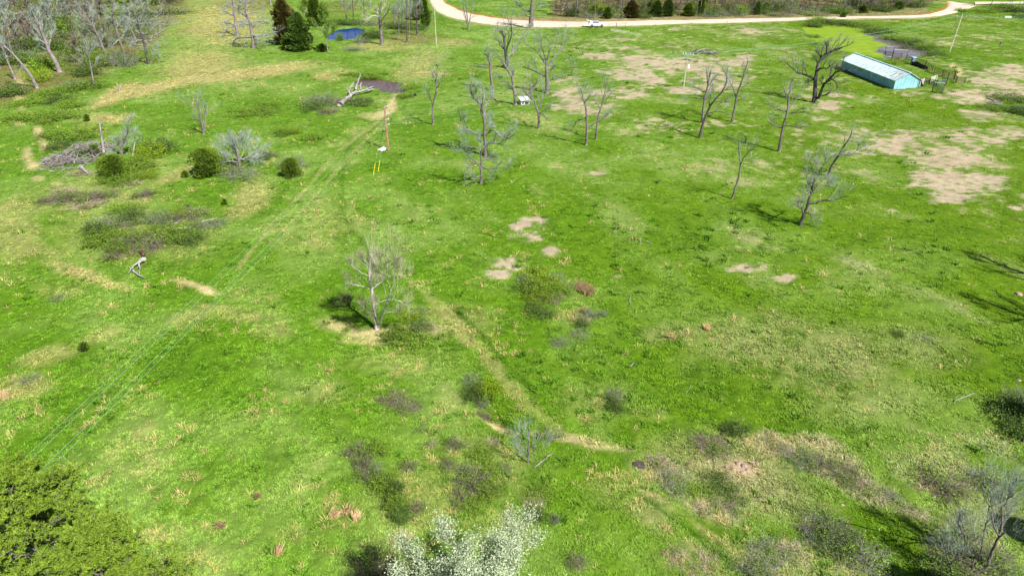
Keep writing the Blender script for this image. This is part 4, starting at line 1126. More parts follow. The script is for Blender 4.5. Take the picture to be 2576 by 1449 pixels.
bt(Z7, (158,332), [[(162,260),(168,180),(170,100),(165,40),(170,-30)], [(195,325),(205,230),(230,160),(245,90),(270,30)], [(165,230),(110,190),(60,120)], [(205,230),(300,190),(380,110)], [(168,150),(90,100),(30,60)], [(165,280),(100,230),(20,150)], [(170,100),(120,20),(100,-20)], [(225,160),(330,110),(400,60)], [(160,300),(80,250),(0,210)]],
  2.6, 'small twin stemmed bare tree below the pale washed out gully', LG, seed=42, dens=.8, tw=.005, limbk=.35, mats=('bark','twig_grey'), bole=.25)
bt((1932,1082,.2531), (2175,1395), [[(2200,1290),(2250,1160),(2298,1060),(2330,930),(2335,760),(2275,650)], [(2290,1060),(2250,950),(2200,800),(2150,640),(2120,520)], [(2300,1055),(2400,980),(2470,950),(2560,900)], [(2320,970),(2380,850),(2430,760)], [(2240,900),(2225,800),(2215,700)], [(2335,760),(2380,700),(2440,620)]],
  4.6, 'bare tree with upswept pale branches in the lower right corner', 'bare trees of the lower right corner', seed=43, dens=1.0, tw=.008, mats=('bark','twig'))
bt((1932,1082,.2531), (2112,1270), [[(2120,1180),(2135,1080),(2160,960),(2190,880)], [(2140,1080),(2190,1000),(2210,960)], [(2125,1150),(2080,1060),(2020,1000)]],
  2.4, 'thin pale stem just left of the upswept tree in the lower right corner', 'bare trees of the lower right corner', seed=44, dens=.9, tw=.007, mats=('bark','twig_grey'))
bt((1932,1082,.2531), (2010,1250), [[(1990,1160),(1960,1080),(1930,1000),(1880,900)], [(1965,1090),(1960,1000),(1930,930)], [(1985,1150),(1930,1060),(1850,980)]],
  2.4, 'leaning greenish stem, middle one of the thin stems in the lower right corner', 'bare trees of the lower right corner', seed=45, dens=1.0, tw=.007, mats=('bark_dark','twig_grey'))
bt((1932,1082,.2531), (1850,1480), [[(1820,1360),(1790,1270),(1760,1170),(1740,1080)], [(1790,1270),(1740,1200),(1690,1160)], [(1805,1320),(1880,1260),(1900,1200)]],
  2.6, 'leftmost thin dark stem at the bottom edge of the lower right corner', 'bare trees of the lower right corner', seed=46, dens=1.1, tw=.007, mats=('bark_dark','twig'))
bt((1932,1082,.2531), (2390,702), [[(2392,650),(2405,590),(2440,530),(2475,470)], [(2430,540),(2410,480)], [(2440,530),(2500,500)]],
  1.6, 'small dark sapling at the right edge above the upswept tree', 'bare trees of the lower right corner', seed=47, dens=.8, tw=.007, mats=('bark_dark','twig'))

# ------------------------------------------------------------------ woods at the upper left
ZW = (0, 0, .16667)
WG = 'bare trees of the wood in the upper left'
kw_ = dict(dens=1.0, tw=.022)
bt(ZW, (905,1095), [[(870,1010),(830,920),(785,850),(740,780),(715,700),(700,640),(665,560),(635,490),(610,400),(598,330),(590,240)], [(735,790),(680,750),(640,720),(600,705)], [(700,650),(650,590),(600,530),(560,470),(510,400),(470,340)], [(730,760),(740,690),(780,520),(820,440)], [(690,690),(620,620),(560,600),(530,540)]],
  9.0, 'stout pale forked tree at the front of the wood in the upper left', WG, seed=51, wk=.72, mats=('bark_pale','twig_grey'), **kw_)
bt(ZW, (562,1335), [[(500,1210),(420,1080),(360,1000),(300,940),(250,880),(190,815),(110,735),(0,675)], [(190,850),(130,870),(80,890),(20,925)], [(300,950),(305,990),(260,1045),(215,1025)], [(430,1080),(380,1050),(350,1030)]],
  6.5, 'long pale tree leaning far to the left over the wood edge', WG, seed=52, wk=.72, dens=.6, tw=.02, mats=('bark_pale','twig_grey'))
bt(ZW, (232,1200), [[(190,1110),(150,1010),(120,940),(100,880),(70,800),(40,720),(10,620)], [(70,790),(60,700),(80,620)]],
  4.5, 'straight pale trunk at the left edge beside the far leaning tree', WG, seed=53, wk=.72, dens=.8, tw=.02, mats=('bark_pale','twig_grey'))
bt(ZW, (2250,975), [[(2225,880),(2195,750),(2170,640),(2135,540),(2118,480),(2090,380),(2070,300),(2030,230),(1990,170)], [(2120,490),(2070,400),(2020,360),(1950,290),(1870,300)], [(2130,500),(2200,520),(2260,480),(2320,420),(2420,350),(2530,380)], [(2190,640),(2290,560),(2400,500),(2480,450),(2570,410)], [(2100,400),(2120,300),(2170,170),(2220,90)], [(1990,170),(1920,120),(1850,120),(1790,150)],
  [(2120,520),(2000,440),(1950,450),(1900,500),(1840,540)], [(2140,620),(2060,620),(2010,640),(1980,700)], [(2200,650),(2260,620),(2330,640),(2390,710)], [(2050,240),(2050,140),(2060,50)], [(2150,690),(2080,690),(2000,700)], [(2210,660),(2290,720),(2350,800)], [(2090,330),(2200,320),(2330,280),(2440,200)]],
  6.2, 'gnarled grey tree standing free at the right edge of the wood', WG, seed=54, wk=.72, dens=1.1, tw=.024, mats=('bark_dark','twig_grey'), droop=.25, gnarl=.35)
bt(ZW, (1895,855), [[(1850,740),(1800,600),(1770,500),(1740,400),(1720,320),(1700,240),(1710,150)], [(1800,610),(1730,660),(1670,720)], [(1790,590),(1850,560),(1910,470)], [(1740,400),(1690,350),(1640,310)], [(1750,420),(1800,350),(1860,290)], [(1705,240),(1650,180),(1600,140)]],
  6.2, 'second grey tree of the wood edge, just left of the gnarled one', WG, seed=55, wk=.72, mats=('bark','twig_grey'), gnarl=.3, **kw_)
bt(ZW, (1635,895), [[(1590,800),(1550,720),(1520,640),(1480,540),(1430,460),(1390,390),(1330,300),(1280,230),(1230,150)], [(1410,420),(1400,320),(1400,270),(1450,250)], [(1540,720),(1460,690),(1420,680)], [(1470,530),(1380,470),(1290,440)], [(1390,390),(1300,370),(1200,380)], [(1340,300),(1380,200),(1390,100)], [(1510,640),(1560,560),(1540,500)]],
  6.5, 'leaning grey tree with a broken knot, third from right along the wood edge', WG, seed=56, wk=.72, mats=('bark','twig_grey'), **kw_)
bt(ZW, (1425,1305), [[(1400,1180),(1375,1040),(1350,900),(1320,800),(1295,700),(1260,620)], [(1350,900),(1300,820),(1240,760)], [(1330,820),(1390,740),(1440,700)], [(1375,1040),(1440,960),(1500,900)]],
  3.4, 'thin grey tree with a leafy green skirt at the lowest corner of the wood', WG, seed=57, wk=.72, mats=('bark_pale','twig_grey'), dens=1.0, tw=.02)
ZC = (429, 0, .13333)
bt(ZC, (1570,915), [[(1560,800),(1545,700),(1530,620),(1512,500),(1490,400),(1460,340),(1430,240),(1425,130),(1430,0),(1440,-100)], [(1460,335),(1400,300),(1330,255),(1280,240),(1300,190),(1360,190)], [(1455,330),(1490,250),(1600,240),(1720,230),(1780,180)], [(1560,660),(1700,680),(1830,655),(1920,630),(2020,600)], [(1530,715),(1400,710),(1260,730),(1180,790),(1170,870)],
  [(1550,660),(1620,690),(1690,770),(1750,850)], [(1500,470),(1400,470),(1300,470)], [(1500,440),(1600,410),(1750,405),(1850,450)], [(1520,520),(1600,490),(1680,490)], [(1410,380),(1420,440),(1400,490)], [(1430,60),(1520,30),(1600,-20)], [(1430,100),(1360,60),(1300,20)], [(1600,640),(1620,740),(1600,840)]],
  8.0, 'gnarled pale tree with crooked hanging branches in the dry meadow', 'gnarled trees of the dry meadow', seed=58, wk=.72, dens=1.0, tw=.026, mats=('bark_pale','twig_grey'), droop=.3, gnarl=.36)
bt(ZC, (1272,690), [[(1255,600),(1240,520),(1228,420),(1210,330),(1195,220),(1190,120),(1180,0),(1175,-80)], [(1240,490),(1150,460),(1050,440),(980,420)], [(1225,410),(1300,400),(1380,440)], [(1200,290),(1130,280),(1060,240),(980,190)], [(1230,480),(1120,520),(1040,570),(960,640)], [(1195,180),(1100,120),(1040,90)], [(1200,200),(1300,170),(1330,120)]],
  6.8, 'second gnarled pale tree, behind and left of the other in the dry meadow', 'gnarled trees of the dry meadow', seed=59, wk=.72, dens=1.0, tw=.026, mats=('bark_pale','twig_grey'), droop=.3, gnarl=.36)
bt(ZC, (1890,100), [[(1880,40),(1865,-30),(1850,-120)], [(1870,0),(1800,-20),(1750,-60)], [(1870,-20),(1940,-80),(1980,-120)]], 4.5, 'grey tree half cut off by the top edge left of the cedars', 'gnarled trees of the dry meadow', seed=60, wk=.72, dens=1.0, tw=.028, mats=('bark_pale','twig_grey'))
# around the blue pond
PG = 'trees around the small blue pond'
bt(Z1, (1265,455), [[(1262,380),(1256,300),(1250,220),(1240,150),(1250,80),(1270,0)], [(1268,225),(1290,170),(1320,140),(1345,90),(1340,30)], [(1245,200),(1225,130),(1195,90),(1160,60)], [(1250,170),(1180,160),(1130,190),(1090,200)], [(1245,330),(1235,270),(1240,220)]],
  6.0, 'big bare tree with a right hand arm on the bank of the blue pond', PG, seed=61, dens=1.1, tw=.02, mats=('bark','twig_pale'))
for q, (bx_, by_, tx_, ty_, w_, lab) in enumerate([
  (915,225,880,0,2.0,'thin bare trunk behind the blue pond, left one of the two'), (985,232,968,0,2.0,'thin bare trunk behind the blue pond, right one of the two'),
  (1095,245,1085,40,1.6,'slight pale tree on the right bank behind the blue pond'),
  (1520,430,1518,40,2.6,'nearest straight trunk of the grove between blue pond and road'), (1540,365,1545,60,1.6,'slight stem close behind the nearest trunk of the grove'),
  (1622,360,1610,10,3.4,'straight brown trunk on the right side of the grove by the road'), (1437,370,1435,120,1.6,'short stem on the left side of the grove by the road'),
  (1470,320,1468,60,1.8,'stem in the middle of the grove by the road'), (1390,275,1395,30,2.6,'dark trunk at the back left of the grove by the road'), (1560,270,1550,-40,2.4,'trunk in the shade at the back of the grove by the road')]):
    x0, y0, x1, y1 = 644 + bx_*.25, by_*.25, 644 + tx_*.25, ty_*.25
    tr = [[(x0 + (x1-x0)*f, y0 + (y1-y0)*f) for f in (.3,.6,.85,1.0,1.25)]]
    for s_ in (-1, 1, -1, 1, 1):
        f = random.uniform(.45, .95); sx, sy = x0 + (x1-x0)*f, y0 + (y1-y0)*f; l_ = random.uniform(9, 18)
        tr.append([(sx, sy), (sx + s_*l_*.5, sy - l_*.4), (sx + s_*l_*.9, sy - l_*1.1)])
    bare_tree((x0, y0), tr, w_, lab, PG, seed=70 + q, dens=.9, tw=.019, mats=('bark_dark' if q % 2 else 'bark', 'twig'), bole=.4, leaf=('leaf_spring', 1, .16) if q > 1 else None)

# ------------------------------------------------------------------ woods built from a few kinds of tree
KINDS = {
 'a': make_kind(201, 'bark', 'twig_far', h=13, w=.40, nlimb=8, bole=.4, spread=.36, dens=.9, tw=.05, levels=3, kend=2),
 'b': make_kind(202, 'bark_dark', 'twig_far', h=12, w=.34, nlimb=7, bole=.4, spread=.3, dens=.85, tw=.040, levels=3, kend=2),
 'c': make_kind(203, 'bark_pale', 'twig_grey', h=14, w=.50, nlimb=8, bole=.35, spread=.4, dens=.9, tw=.05, levels=3, kend=2, lean=(.05, 0)),
 'd': make_kind(204, 'bark', 'twig_far', 'leaf_spring', h=10, w=.28, nlimb=8, bole=.2, spread=.4, dens=.8, tw=.036, levels=2, leaf=(1, 7, .26)),
 'e': make_kind(205, 'bark', 'cane', h=9, w=.20, nlimb=8, bole=.15, spread=.4, dens=.85, tw=.036, levels=3, kend=2),
}
def inpoly(px, py, pts): return poly_sdf(np.array([px]), np.array([py]), pts)[0] < 0
rsw = random.Random(5)
ADJ = {'a': 'grey bare', 'b': 'thin dark bare', 'c': 'stout pale bare', 'd': 'lightly leafing', 'e': 'small brownish bare'}
RANK = ['front rank', 'second rank', 'third rank', 'fourth rank', 'fifth rank', 'sixth rank', 'last rank']
LM_ROAD = [(1410,'its left end'),(1498,'pale green bush'),(1532,'short cedar'),(1588,'broad bronze cedar'),(1632,'lime green tree'),(1668,'twin dark cedars'),(1732,'fourth cedar'),(1768,'narrow cedar top'),(1840,'open middle'),(1905,'lone dark cedar'),(1990,'brown undergrowth'),(2060,'roadside bramble'),(2120,'little roadside cedar'),(2170,'right hand cedar'),(2215,'dark end bushes'),(2260,'last dark cedar'),(2330,'road junction')]
LM_LEFT = [(150,182,'stout forked tree'),(93,222,'far leaning tree'),(38,200,'straight edge trunk'),(375,162,'gnarled free tree'),(317,142,'second edge tree'),(272,148,'broken knot tree'),(237,217,'thin corner tree')]
def near_road(px): return min(LM_ROAD, key=lambda q: abs(q[0] - px))[1]
def near_left(px, py):
    x_, y_, n_ = min(LM_LEFT, key=lambda q: math.hypot((q[0] - px) , (q[1] - py) * 1.3))
    return ('left behind the ' if px < x_ - 6 else 'right behind the ' if px > x_ + 6 else 'straight behind the ') + n_
ORDER = []
FRONT = [(1395,44),(1500,46),(1600,43),(1700,42),(1800,40),(1900,38.5),(2000,37),(2100,35),(2200,32),(2300,26),(2350,14),(2372,0)]
def front_y(px):
    return float(np.interp(px, [a for a, b_ in FRONT], [b_ for a, b_ in FRONT]))
n_w = 0
for row in range(7):
    px = 1400 + rsw.uniform(0, 16)
    while px < 2362:
        fy = front_y(px)
        py = fy - row * 7.0 - rsw.uniform(0, 6) - (0 if row else 0)
        if py > -38:
            kd = rsw.choice('aabbbcdee' if row else 'abbdee')
            b = G(px, py)
            lab = '%s tree, %s of the road wood, by %s' % (ADJ[kd], RANK[row], near_road(px))
            o = place(KINDS[kd], 'wood_tree', b, lab, 'tree', 'wood behind the gravel road, front rank' if row == 0 else 'wood behind the gravel road, inner ranks', rsw.uniform(0, 6.28), rsw.uniform(.75, 1.15), rsw.uniform(.75, 1.1))
            ORDER.append((o, px, py)); n_w += 1
        px += rsw.uniform(14, 34) + row * 2.0
# beyond the junction and along the top edge
for px, py in [(2470,-8),(2500,-12),(2535,-10),(2565,-14),(2440,-12),(2490,20),(2540,22),(2572,18),(2560,24)]:
    kd = rsw.choice('abd'); o = place(KINDS[kd], 'wood_tree', G(px, py), ADJ[kd] + ' tree beyond the road junction in the upper right corner', 'tree', 'trees beyond the road junction', rsw.uniform(0, 6), rsw.uniform(.6, .9)); ORDER.append((o, px, py))
for px, py in [(1480,-14),(1430,-20),(1300,-16),(1225,-10)]:
    o = place(KINDS['a'], 'wood_tree', G(px, py), 'grey bare tree at the top edge beyond the road bend', 'tree', 'trees in the field beyond the road bend', rsw.uniform(0, 6), .8); ORDER.append((o, px, py))
# upper left wood
POLYW = [(-60,-60),(420,-60),(455,-20),(420,60),(345,105),(300,118),(250,135),(215,165),(130,150),(60,150),(0,180),(-60,200)]
k = 0
while k < 130:
    px, py = rsw.uniform(-60, 455), rsw.uniform(-60, 200)
    if not inpoly(px, py, POLYW): continue
    kd = rsw.choice('aaccddee')
    o = place(KINDS[kd], 'wood_tree', G(px, py), '%s tree %s' % (ADJ[kd], near_left(px, py)), 'tree', 'inner trees of the upper left wood', rsw.uniform(0, 6.28), rsw.uniform(.7, 1.05), rsw.uniform(.6, .95))
    ORDER.append((o, px, py)); k += 1
for px, py in [(520,-10),(580,-25),(640,-30),(690,-22),(830,-20),(900,-15),(960,-25),(700,2),(470,-20),(920,-35)]:
    kd = rsw.choice('acd'); o = place(KINDS[kd], 'wood_tree', G(px, py), ADJ[kd] + ' tree along the top edge behind the dry meadow', 'tree', 'trees behind the dry meadow', rsw.uniform(0, 6), rsw.uniform(.8, 1.1), rsw.uniform(.7, .9)); ORDER.append((o, px, py))

# ------------------------------------------------------------------ cedars and pines
def at_px(kind, h0, r0, base, top_y, w_px, label, cat='tree', group=None, name='cedar', rz=None):
    """a plant of the kind (built h0 tall, r0 wide) scaled so that it spans the given pixels"""
    b = G(*base)
    L = Vector((b.x, b.y, b.z - CAM_H)).length
    top = facing(base[0], top_y, b); h = max(.3, top.z - b.z)
    r = w_px * .5 * L / F
    o = empty(name, b, label, cat, group, random.uniform(0, 6.28) if rz is None else rz)
    for nm, me in kind:
        c = put(nm, me, o); c.scale = (r / r0, r / r0, h / h0)
    return o
CE = {
 'green': cedar_kind(301, 8, 2.2, 'cedar_green', 5400, .45, .24), 'bronze': cedar_kind(302, 8, 2.0, 'cedar_bronze', 5000, .45, .24), 'dark': cedar_kind(303, 7, 2.4, 'leaf_dark', 5600, .3, .24),
 'round': cedar_kind(304, 3.2, 2.2, 'cedar_green', 5600, .85, .13), 'small': cedar_kind(305, 1.2, .6, 'cedar_green', 700, .4, .12), 'column': cedar_kind(306, 9, 1.3, 'cedar_green', 3600, .5, .2)}
CG = 'cedars by the blue pond'
at_px(CE['bronze'], 8, 2, (722,112), -2, 66, 'tall bronze tinged cedar at the left of the clump by the blue pond', group=CG)
at_px(CE['dark'], 7, 2.4, (758,128), 32, 78, 'dark green cedar in the middle of the clump by the blue pond', group=CG)
at_px(CE['green'], 8, 2.2, (795,66), -12, 44, 'cedar top rising behind the leafy tree by the blue pond', group=CG)
at_px(CE['dark'], 7, 2.4, (722,100), 60, 46, 'low dark cedar at the left foot of the clump', group=CG)
at_px(CE['small'], 1.2, .6, (812,131), 112, 30, 'small cedar at the foot of the leafy tree by the blue pond', group=CG)
at_px(CE['green'], 8, 2.2, (740,126), 70, 56, 'olive green cedar in front of the bronze one by the pond', group=CG)
at_px(CE['column'], 9, 1.3, (1070,68), -8, 30, 'tall column shaped cedar where the gravel road bends', group=CG)
at_px(CE['column'], 9, 1.3, (1050,52), -12, 26, 'brownish cedar top at the back of the grove by the road bend', group=CG)
leafy = make_kind(210, 'bark_pale', 'twig', 'leaf_green', h=8, w=.26, nlimb=10, bole=.25, spread=.45, dens=1.0, tw=.018, levels=2, leaf=(1, 16, .20))
at_px(leafy, 8, 3.0, (826,132), 18, 62, 'tree in fresh yellow green leaf with a pale trunk by the blue pond', group=PG, name='leafy_tree')
at_px(leafy, 8, 3.0, (775,60), 0, 40, 'light green leafing tree behind the cedar clump', group=PG, name='leafy_tree')
at_px(CE['round'], 3.2, 2.2, (522,444), 372, 84, 'round dark green cedar beside the grey bushy tree on the left', group='cedars of the left side')
at_px(CE['small'], 1.2, .6, (468,447), 430, 20, 'little cedar just left of the round one', group='cedars of the left side')
at_px(CE['round'], 3.2, 2.2, (292,446), 388, 76, 'dark cedar at the front of the thicket by the brush pile', group='cedars of the left side')
at_px(CE['round'], 3.2, 2.2, (240,392), 364, 34, 'small cedar between the brush pile and the broken snag', group='cedars of the left side')
at_px(CE['round'], 3.2, 2.2, (735,444), 398, 56, 'rounded dark shrub under the grey twiggy bush', group='cedars of the left side')
at_px(CE['small'], 1.2, .6, (220,306), 288, 15, 'tiny cedar in the dry grass below the wood', group='small lone cedars')
at_px(CE['small'], 1.2, .6, (214,881), 860, 26, 'small lone cedar in the lower left grass', group='small lone cedars')
at_px(CE['small'], 1.2, .6, (566,515), 500, 18, 'tiny lone cedar right of the bramble patch', group='small lone cedars')
at_px(CE['small'], 1.2, .6, (2120,46), 32, 15, 'little dark cedar at the roadside near the duckweed pond', group='small lone cedars')
for bx_, by_, ty_, w_, kd, lab in [(1528,48,18,26,'green','short cedar in front of the wood, behind the white car'), (1588,46,2,42,'bronze','broad bronze cedar in front of the wood right of the car'), (1652,43,2,34,'dark','dark cedar in the front of the wood, right of the bronze one'),
   (1680,42,-2,40,'dark','wide dark cedar beside the other dark one at the wood front'), (1732,41,8,36,'green','cedar fourth from the left along the front of the wood'), (1762,40,-8,22,'green','narrow cedar top in the wood, near its middle'), (1905,38,4,20,'dark','lone dark cedar in the right half of the wood'), (2170,33,14,22,'green','cedar at the right end of the wood'), (2260,24,4,26,'dark','dark cedar close to the road junction')]:
    at_px(CE[kd], 7 if kd == 'dark' else 8, 2.4 if kd == 'dark' else (2.0 if kd == 'bronze' else 2.2), (bx_, by_), ty_, w_, lab, group='cedars in the wood behind the road')
limeb = bush_kind(401, 'cane_dark', 'leaf_lime', 90, 1.0, 1.4, 10, .14, .012, .6)
at_px(limeb, 1.5, 1.1, (1632,34), -2, 40, 'bright lime green leafing tree inside the wood', 'tree', name='leafy_tree')
at_px(limeb, 1.5, 1.1, (1498,40), 12, 20, 'pale green leafing bush at the left end of the wood', 'bush', name='bush')

P1 = pine_kind(501, 11, 3.1); P2 = pine_kind(502, 11.5, 3.3)
def pine(kind, x, y, s, label, rz=0.0, sz=None):
    return place(kind, 'pine_tree', Vector((x, y, hz(x, y))), label, 'tree', 'pines in the lower left corner', rz, s, sz)
pine(P1, -23.2, 23.2, .9, 'broad topped pine, the upper one in the lower left corner')
pine(P2, -17.6, 19.6, .86, 'wide pine nearest the open grass in the lower left corner', .8)
pine(P1, -21.8, 17.4, .84, 'pine filling the very corner at the lower left', 2.1)
pine(P2, -17.0, 16.4, .80, 'lower pine cut by the bottom edge right of the wide one', 2.9)
# dead grey stub showing through the pines
b = Vector((-18.6, 17.7, 8.2))
mbx = MB(); mbx.tube([(-.2,-.2,-8.2), (0,0,0), (.1,.15,.5)], .15, .07, 8); mbx.tube([(0,0,.1), (-.25,.2,.5)], .06, .03, 6)
tag(mbx.build('dead_trunk', M['dead_wood'], None, True), 'broken grey dead trunk showing between the pine branches', 'dead tree').location = b

# flowering tree at the bottom edge
rs = np.random.RandomState(77)
def flowering(label):
    h, w = 7.4, .3
    T, R, limbs, rads = auto_limbs(h, w, rs, 6, .6, .4)
    for q in range(26):
        f = .25 + .45 * (q / 26); i0 = f * 11; S = T[int(i0)]
        az_ = q * 2.4; el = rs.uniform(.15, .85); L = rs.uniform(4.8, 5.8) * (.9 + .1 * math.sin(el))
        d_ = np.array([math.cos(az_) * math.cos(el), math.sin(az_) * math.cos(el), math.sin(el)]); pts = [S]
        for _ in range(7):
            d_ = norm(d_ + rs.normal(size=3) * .12 + np.array([0, 0, .05])); pts.append(pts[-1] + d_ * L / 7)
        limbs.append(np.array(pts)); rads.append(np.linspace(.06, .012, 8))
    root = empty('flowering_tree', Vector((-1.95, 19.3, hz(-1.95, 19.3))), label, 'tree')
    tm = MB(); tm.tubes(T[None], R[None], 8); tm.build('trunk', M['bark'], root, True)
    cm = MB(); cm.tubes(np.stack(limbs), np.stack(rads), 5)
    A_, B_, E_ = crown_of(cm, limbs + [T[6:]], rads + [R[6:]], rs, 1.2, tw=.006, levels=3, up=.2, l2=.30, t0=.35)
    cm.build('crown', M['bark'], root)
    E_ = E_[rs.rand(len(E_)) < .95]
    leaves(E_, 14, .085, rs, .16).build('blossom', M['blossom'], root)
    leaves(E_[::2], 1, .05, rs, .06).build('foliage', M['leaf_spring'], root)
flowering('white flowering tree in full bloom at the middle of the bottom edge')
# dark shrub and olive bush beside it
D1 = bush_kind(410, 'cane_dark', 'leaf_dark', 160, 1.2, 1.8, 3, .08, .012, .7)
place(D1, 'bush', G(948,1462), 'dark twiggy shrub just left of the flowering tree', 'bush', s=.85)
place(cedar_kind(307, 4.5, 1.9, 'cedar_bronze', 5200, .5, .14), 'cedar', Vector((-9.3, 19.7, hz(-9.3, 19.7))), 'olive yellow cedar cut by the bottom edge left of the dark shrub', 'tree', s=1.0)
# trees standing outside the picture that throw their shade into it
OG = 'trees just outside the right and bottom edges'
k1 = make_kind(220, 'bark', 'twig', h=13, w=1.0, nlimb=9, bole=.35, spread=.45, dens=.9, tw=.02, levels=3)
for (x_, y_), s_, lab in [((57.7,58.2),1.0,'bare tree right of the picture, the one farther away'), ((52,49.2),.95,'bare tree right of the picture, the nearer of the two')]:
    place(k1, 'bare_tree', Vector((x_, y_, hz(x_, y_))), lab, 'tree', OG, 1.0 + x_, s_)
tallc = cedar_kind(309, 13, 3.0, 'leaf_dark', 9000, .4, .5)
for (x_, y_), s_, lab in [((30.5,16.2),1.05,'tall dense cedar outside the lower right corner, nearest the camera'), ((37.5,20.8),.95,'tall dense cedar outside the lower right corner, farther right'), ((42.5,34.0),.75,'dense cedar outside the right edge beside the shaded brush'), ((27.0,12.5),1.0,'tall dense cedar below the bottom edge on the right')]:
    place(tallc, 'cedar', Vector((x_, y_, hz(x_, y_))), lab, 'tree', OG, x_, s_)

# ------------------------------------------------------------------ brambles, bushes, straw
def mixed(seed, n, h, r, mat, leafm, nl, up=0.0):
    mb, P_, C_ = bramble(seed, n, 1.0, h, r, 5, up); rs_ = np.random.RandomState(seed)
    # ragged outline: some places grow taller, some are open
    parts = [('stems', mb.mesh('stems', M[mat]))]
    k_ = np.hypot(C_[:, 0, 0], C_[:, 0, 1]); C2 = C_[(np.sin(C_[:, 0, 0] * 4 + seed) + np.cos(C_[:, 0, 1] * 5)) > .1]
    parts.append(('foliage', leaves(C2, nl, .09, rs_, .12).mesh('foliage', M[leafm])))
    return parts
BR = [mixed(s_, 210, .95, .009, 'cane', 'leaf_green', 5) for s_ in (601, 602, 603)]
BT = [mixed(s_, 170, .75, .009, 'cane_tan', 'leaf_green', 3, .2) for s_ in (611, 612, 613)]
BGr = [mixed(s_, 130, 1.0, .008, 'cane_grey', 'leaf_green', 3, .6) for s_ in (621, 622, 623)]
BL = [bush_kind(631, 'cane_dark', 'leaf_green', 90, 1.0, .9, 13, .09, .004), bush_kind(632, 'cane_dark', 'leaf_green', 90, 1.0, .7, 14, .085, .004)]
BD = [bush_kind(641, 'cane_dark', 'leaf_dark', 100, 1.0, .8, 12, .09, .004), bush_kind(642, 'cane_dark', 'leaf_dark', 90, 1.0, 1.0, 11, .085, .004)]
BM = [bush_kind(651, 'cane_dark', 'leaf_lime', 80, 1.0, .9, 11, .085, .004, .4)]
SETS = {'r': ('bramble', BR, 'brown bramble'), 't': ('bramble', BT, 'tan bramble'), 'g': ('twiggy_bush', BGr, 'grey bush'), 'l': ('bush', BL, 'leafy bush'), 'd': ('bush', BD, 'dark bush'), 'm': ('bush', BM, 'yellow green bush')}
def brush(kind, px, py, wpx, hm, where, rz=None, flat=1.0):
    nm, L_, word = SETS[kind]
    b = G(px, py, -.03); D = Vector((b.x, b.y, b.z - CAM_H)).length
    r = wpx * .5 * D / F
    parts = random.choice(L_)
    o = empty(nm, b, (word + ' ' + where), 'bush' if nm != 'bramble' else 'bramble', rz=random.uniform(0, 6.28) if rz is None else rz)
    for n_, me in parts:
        c = put(n_, me, o); c.scale = (r, r * flat, hm)
    ORDER.append((o, px, py))
    if 'in the upper left wood,' in where: o['group'] = 'undergrowth of the upper left wood'
    if 'under the road wood' in where: o['group'] = 'undergrowth of the wood behind the road'
    return o
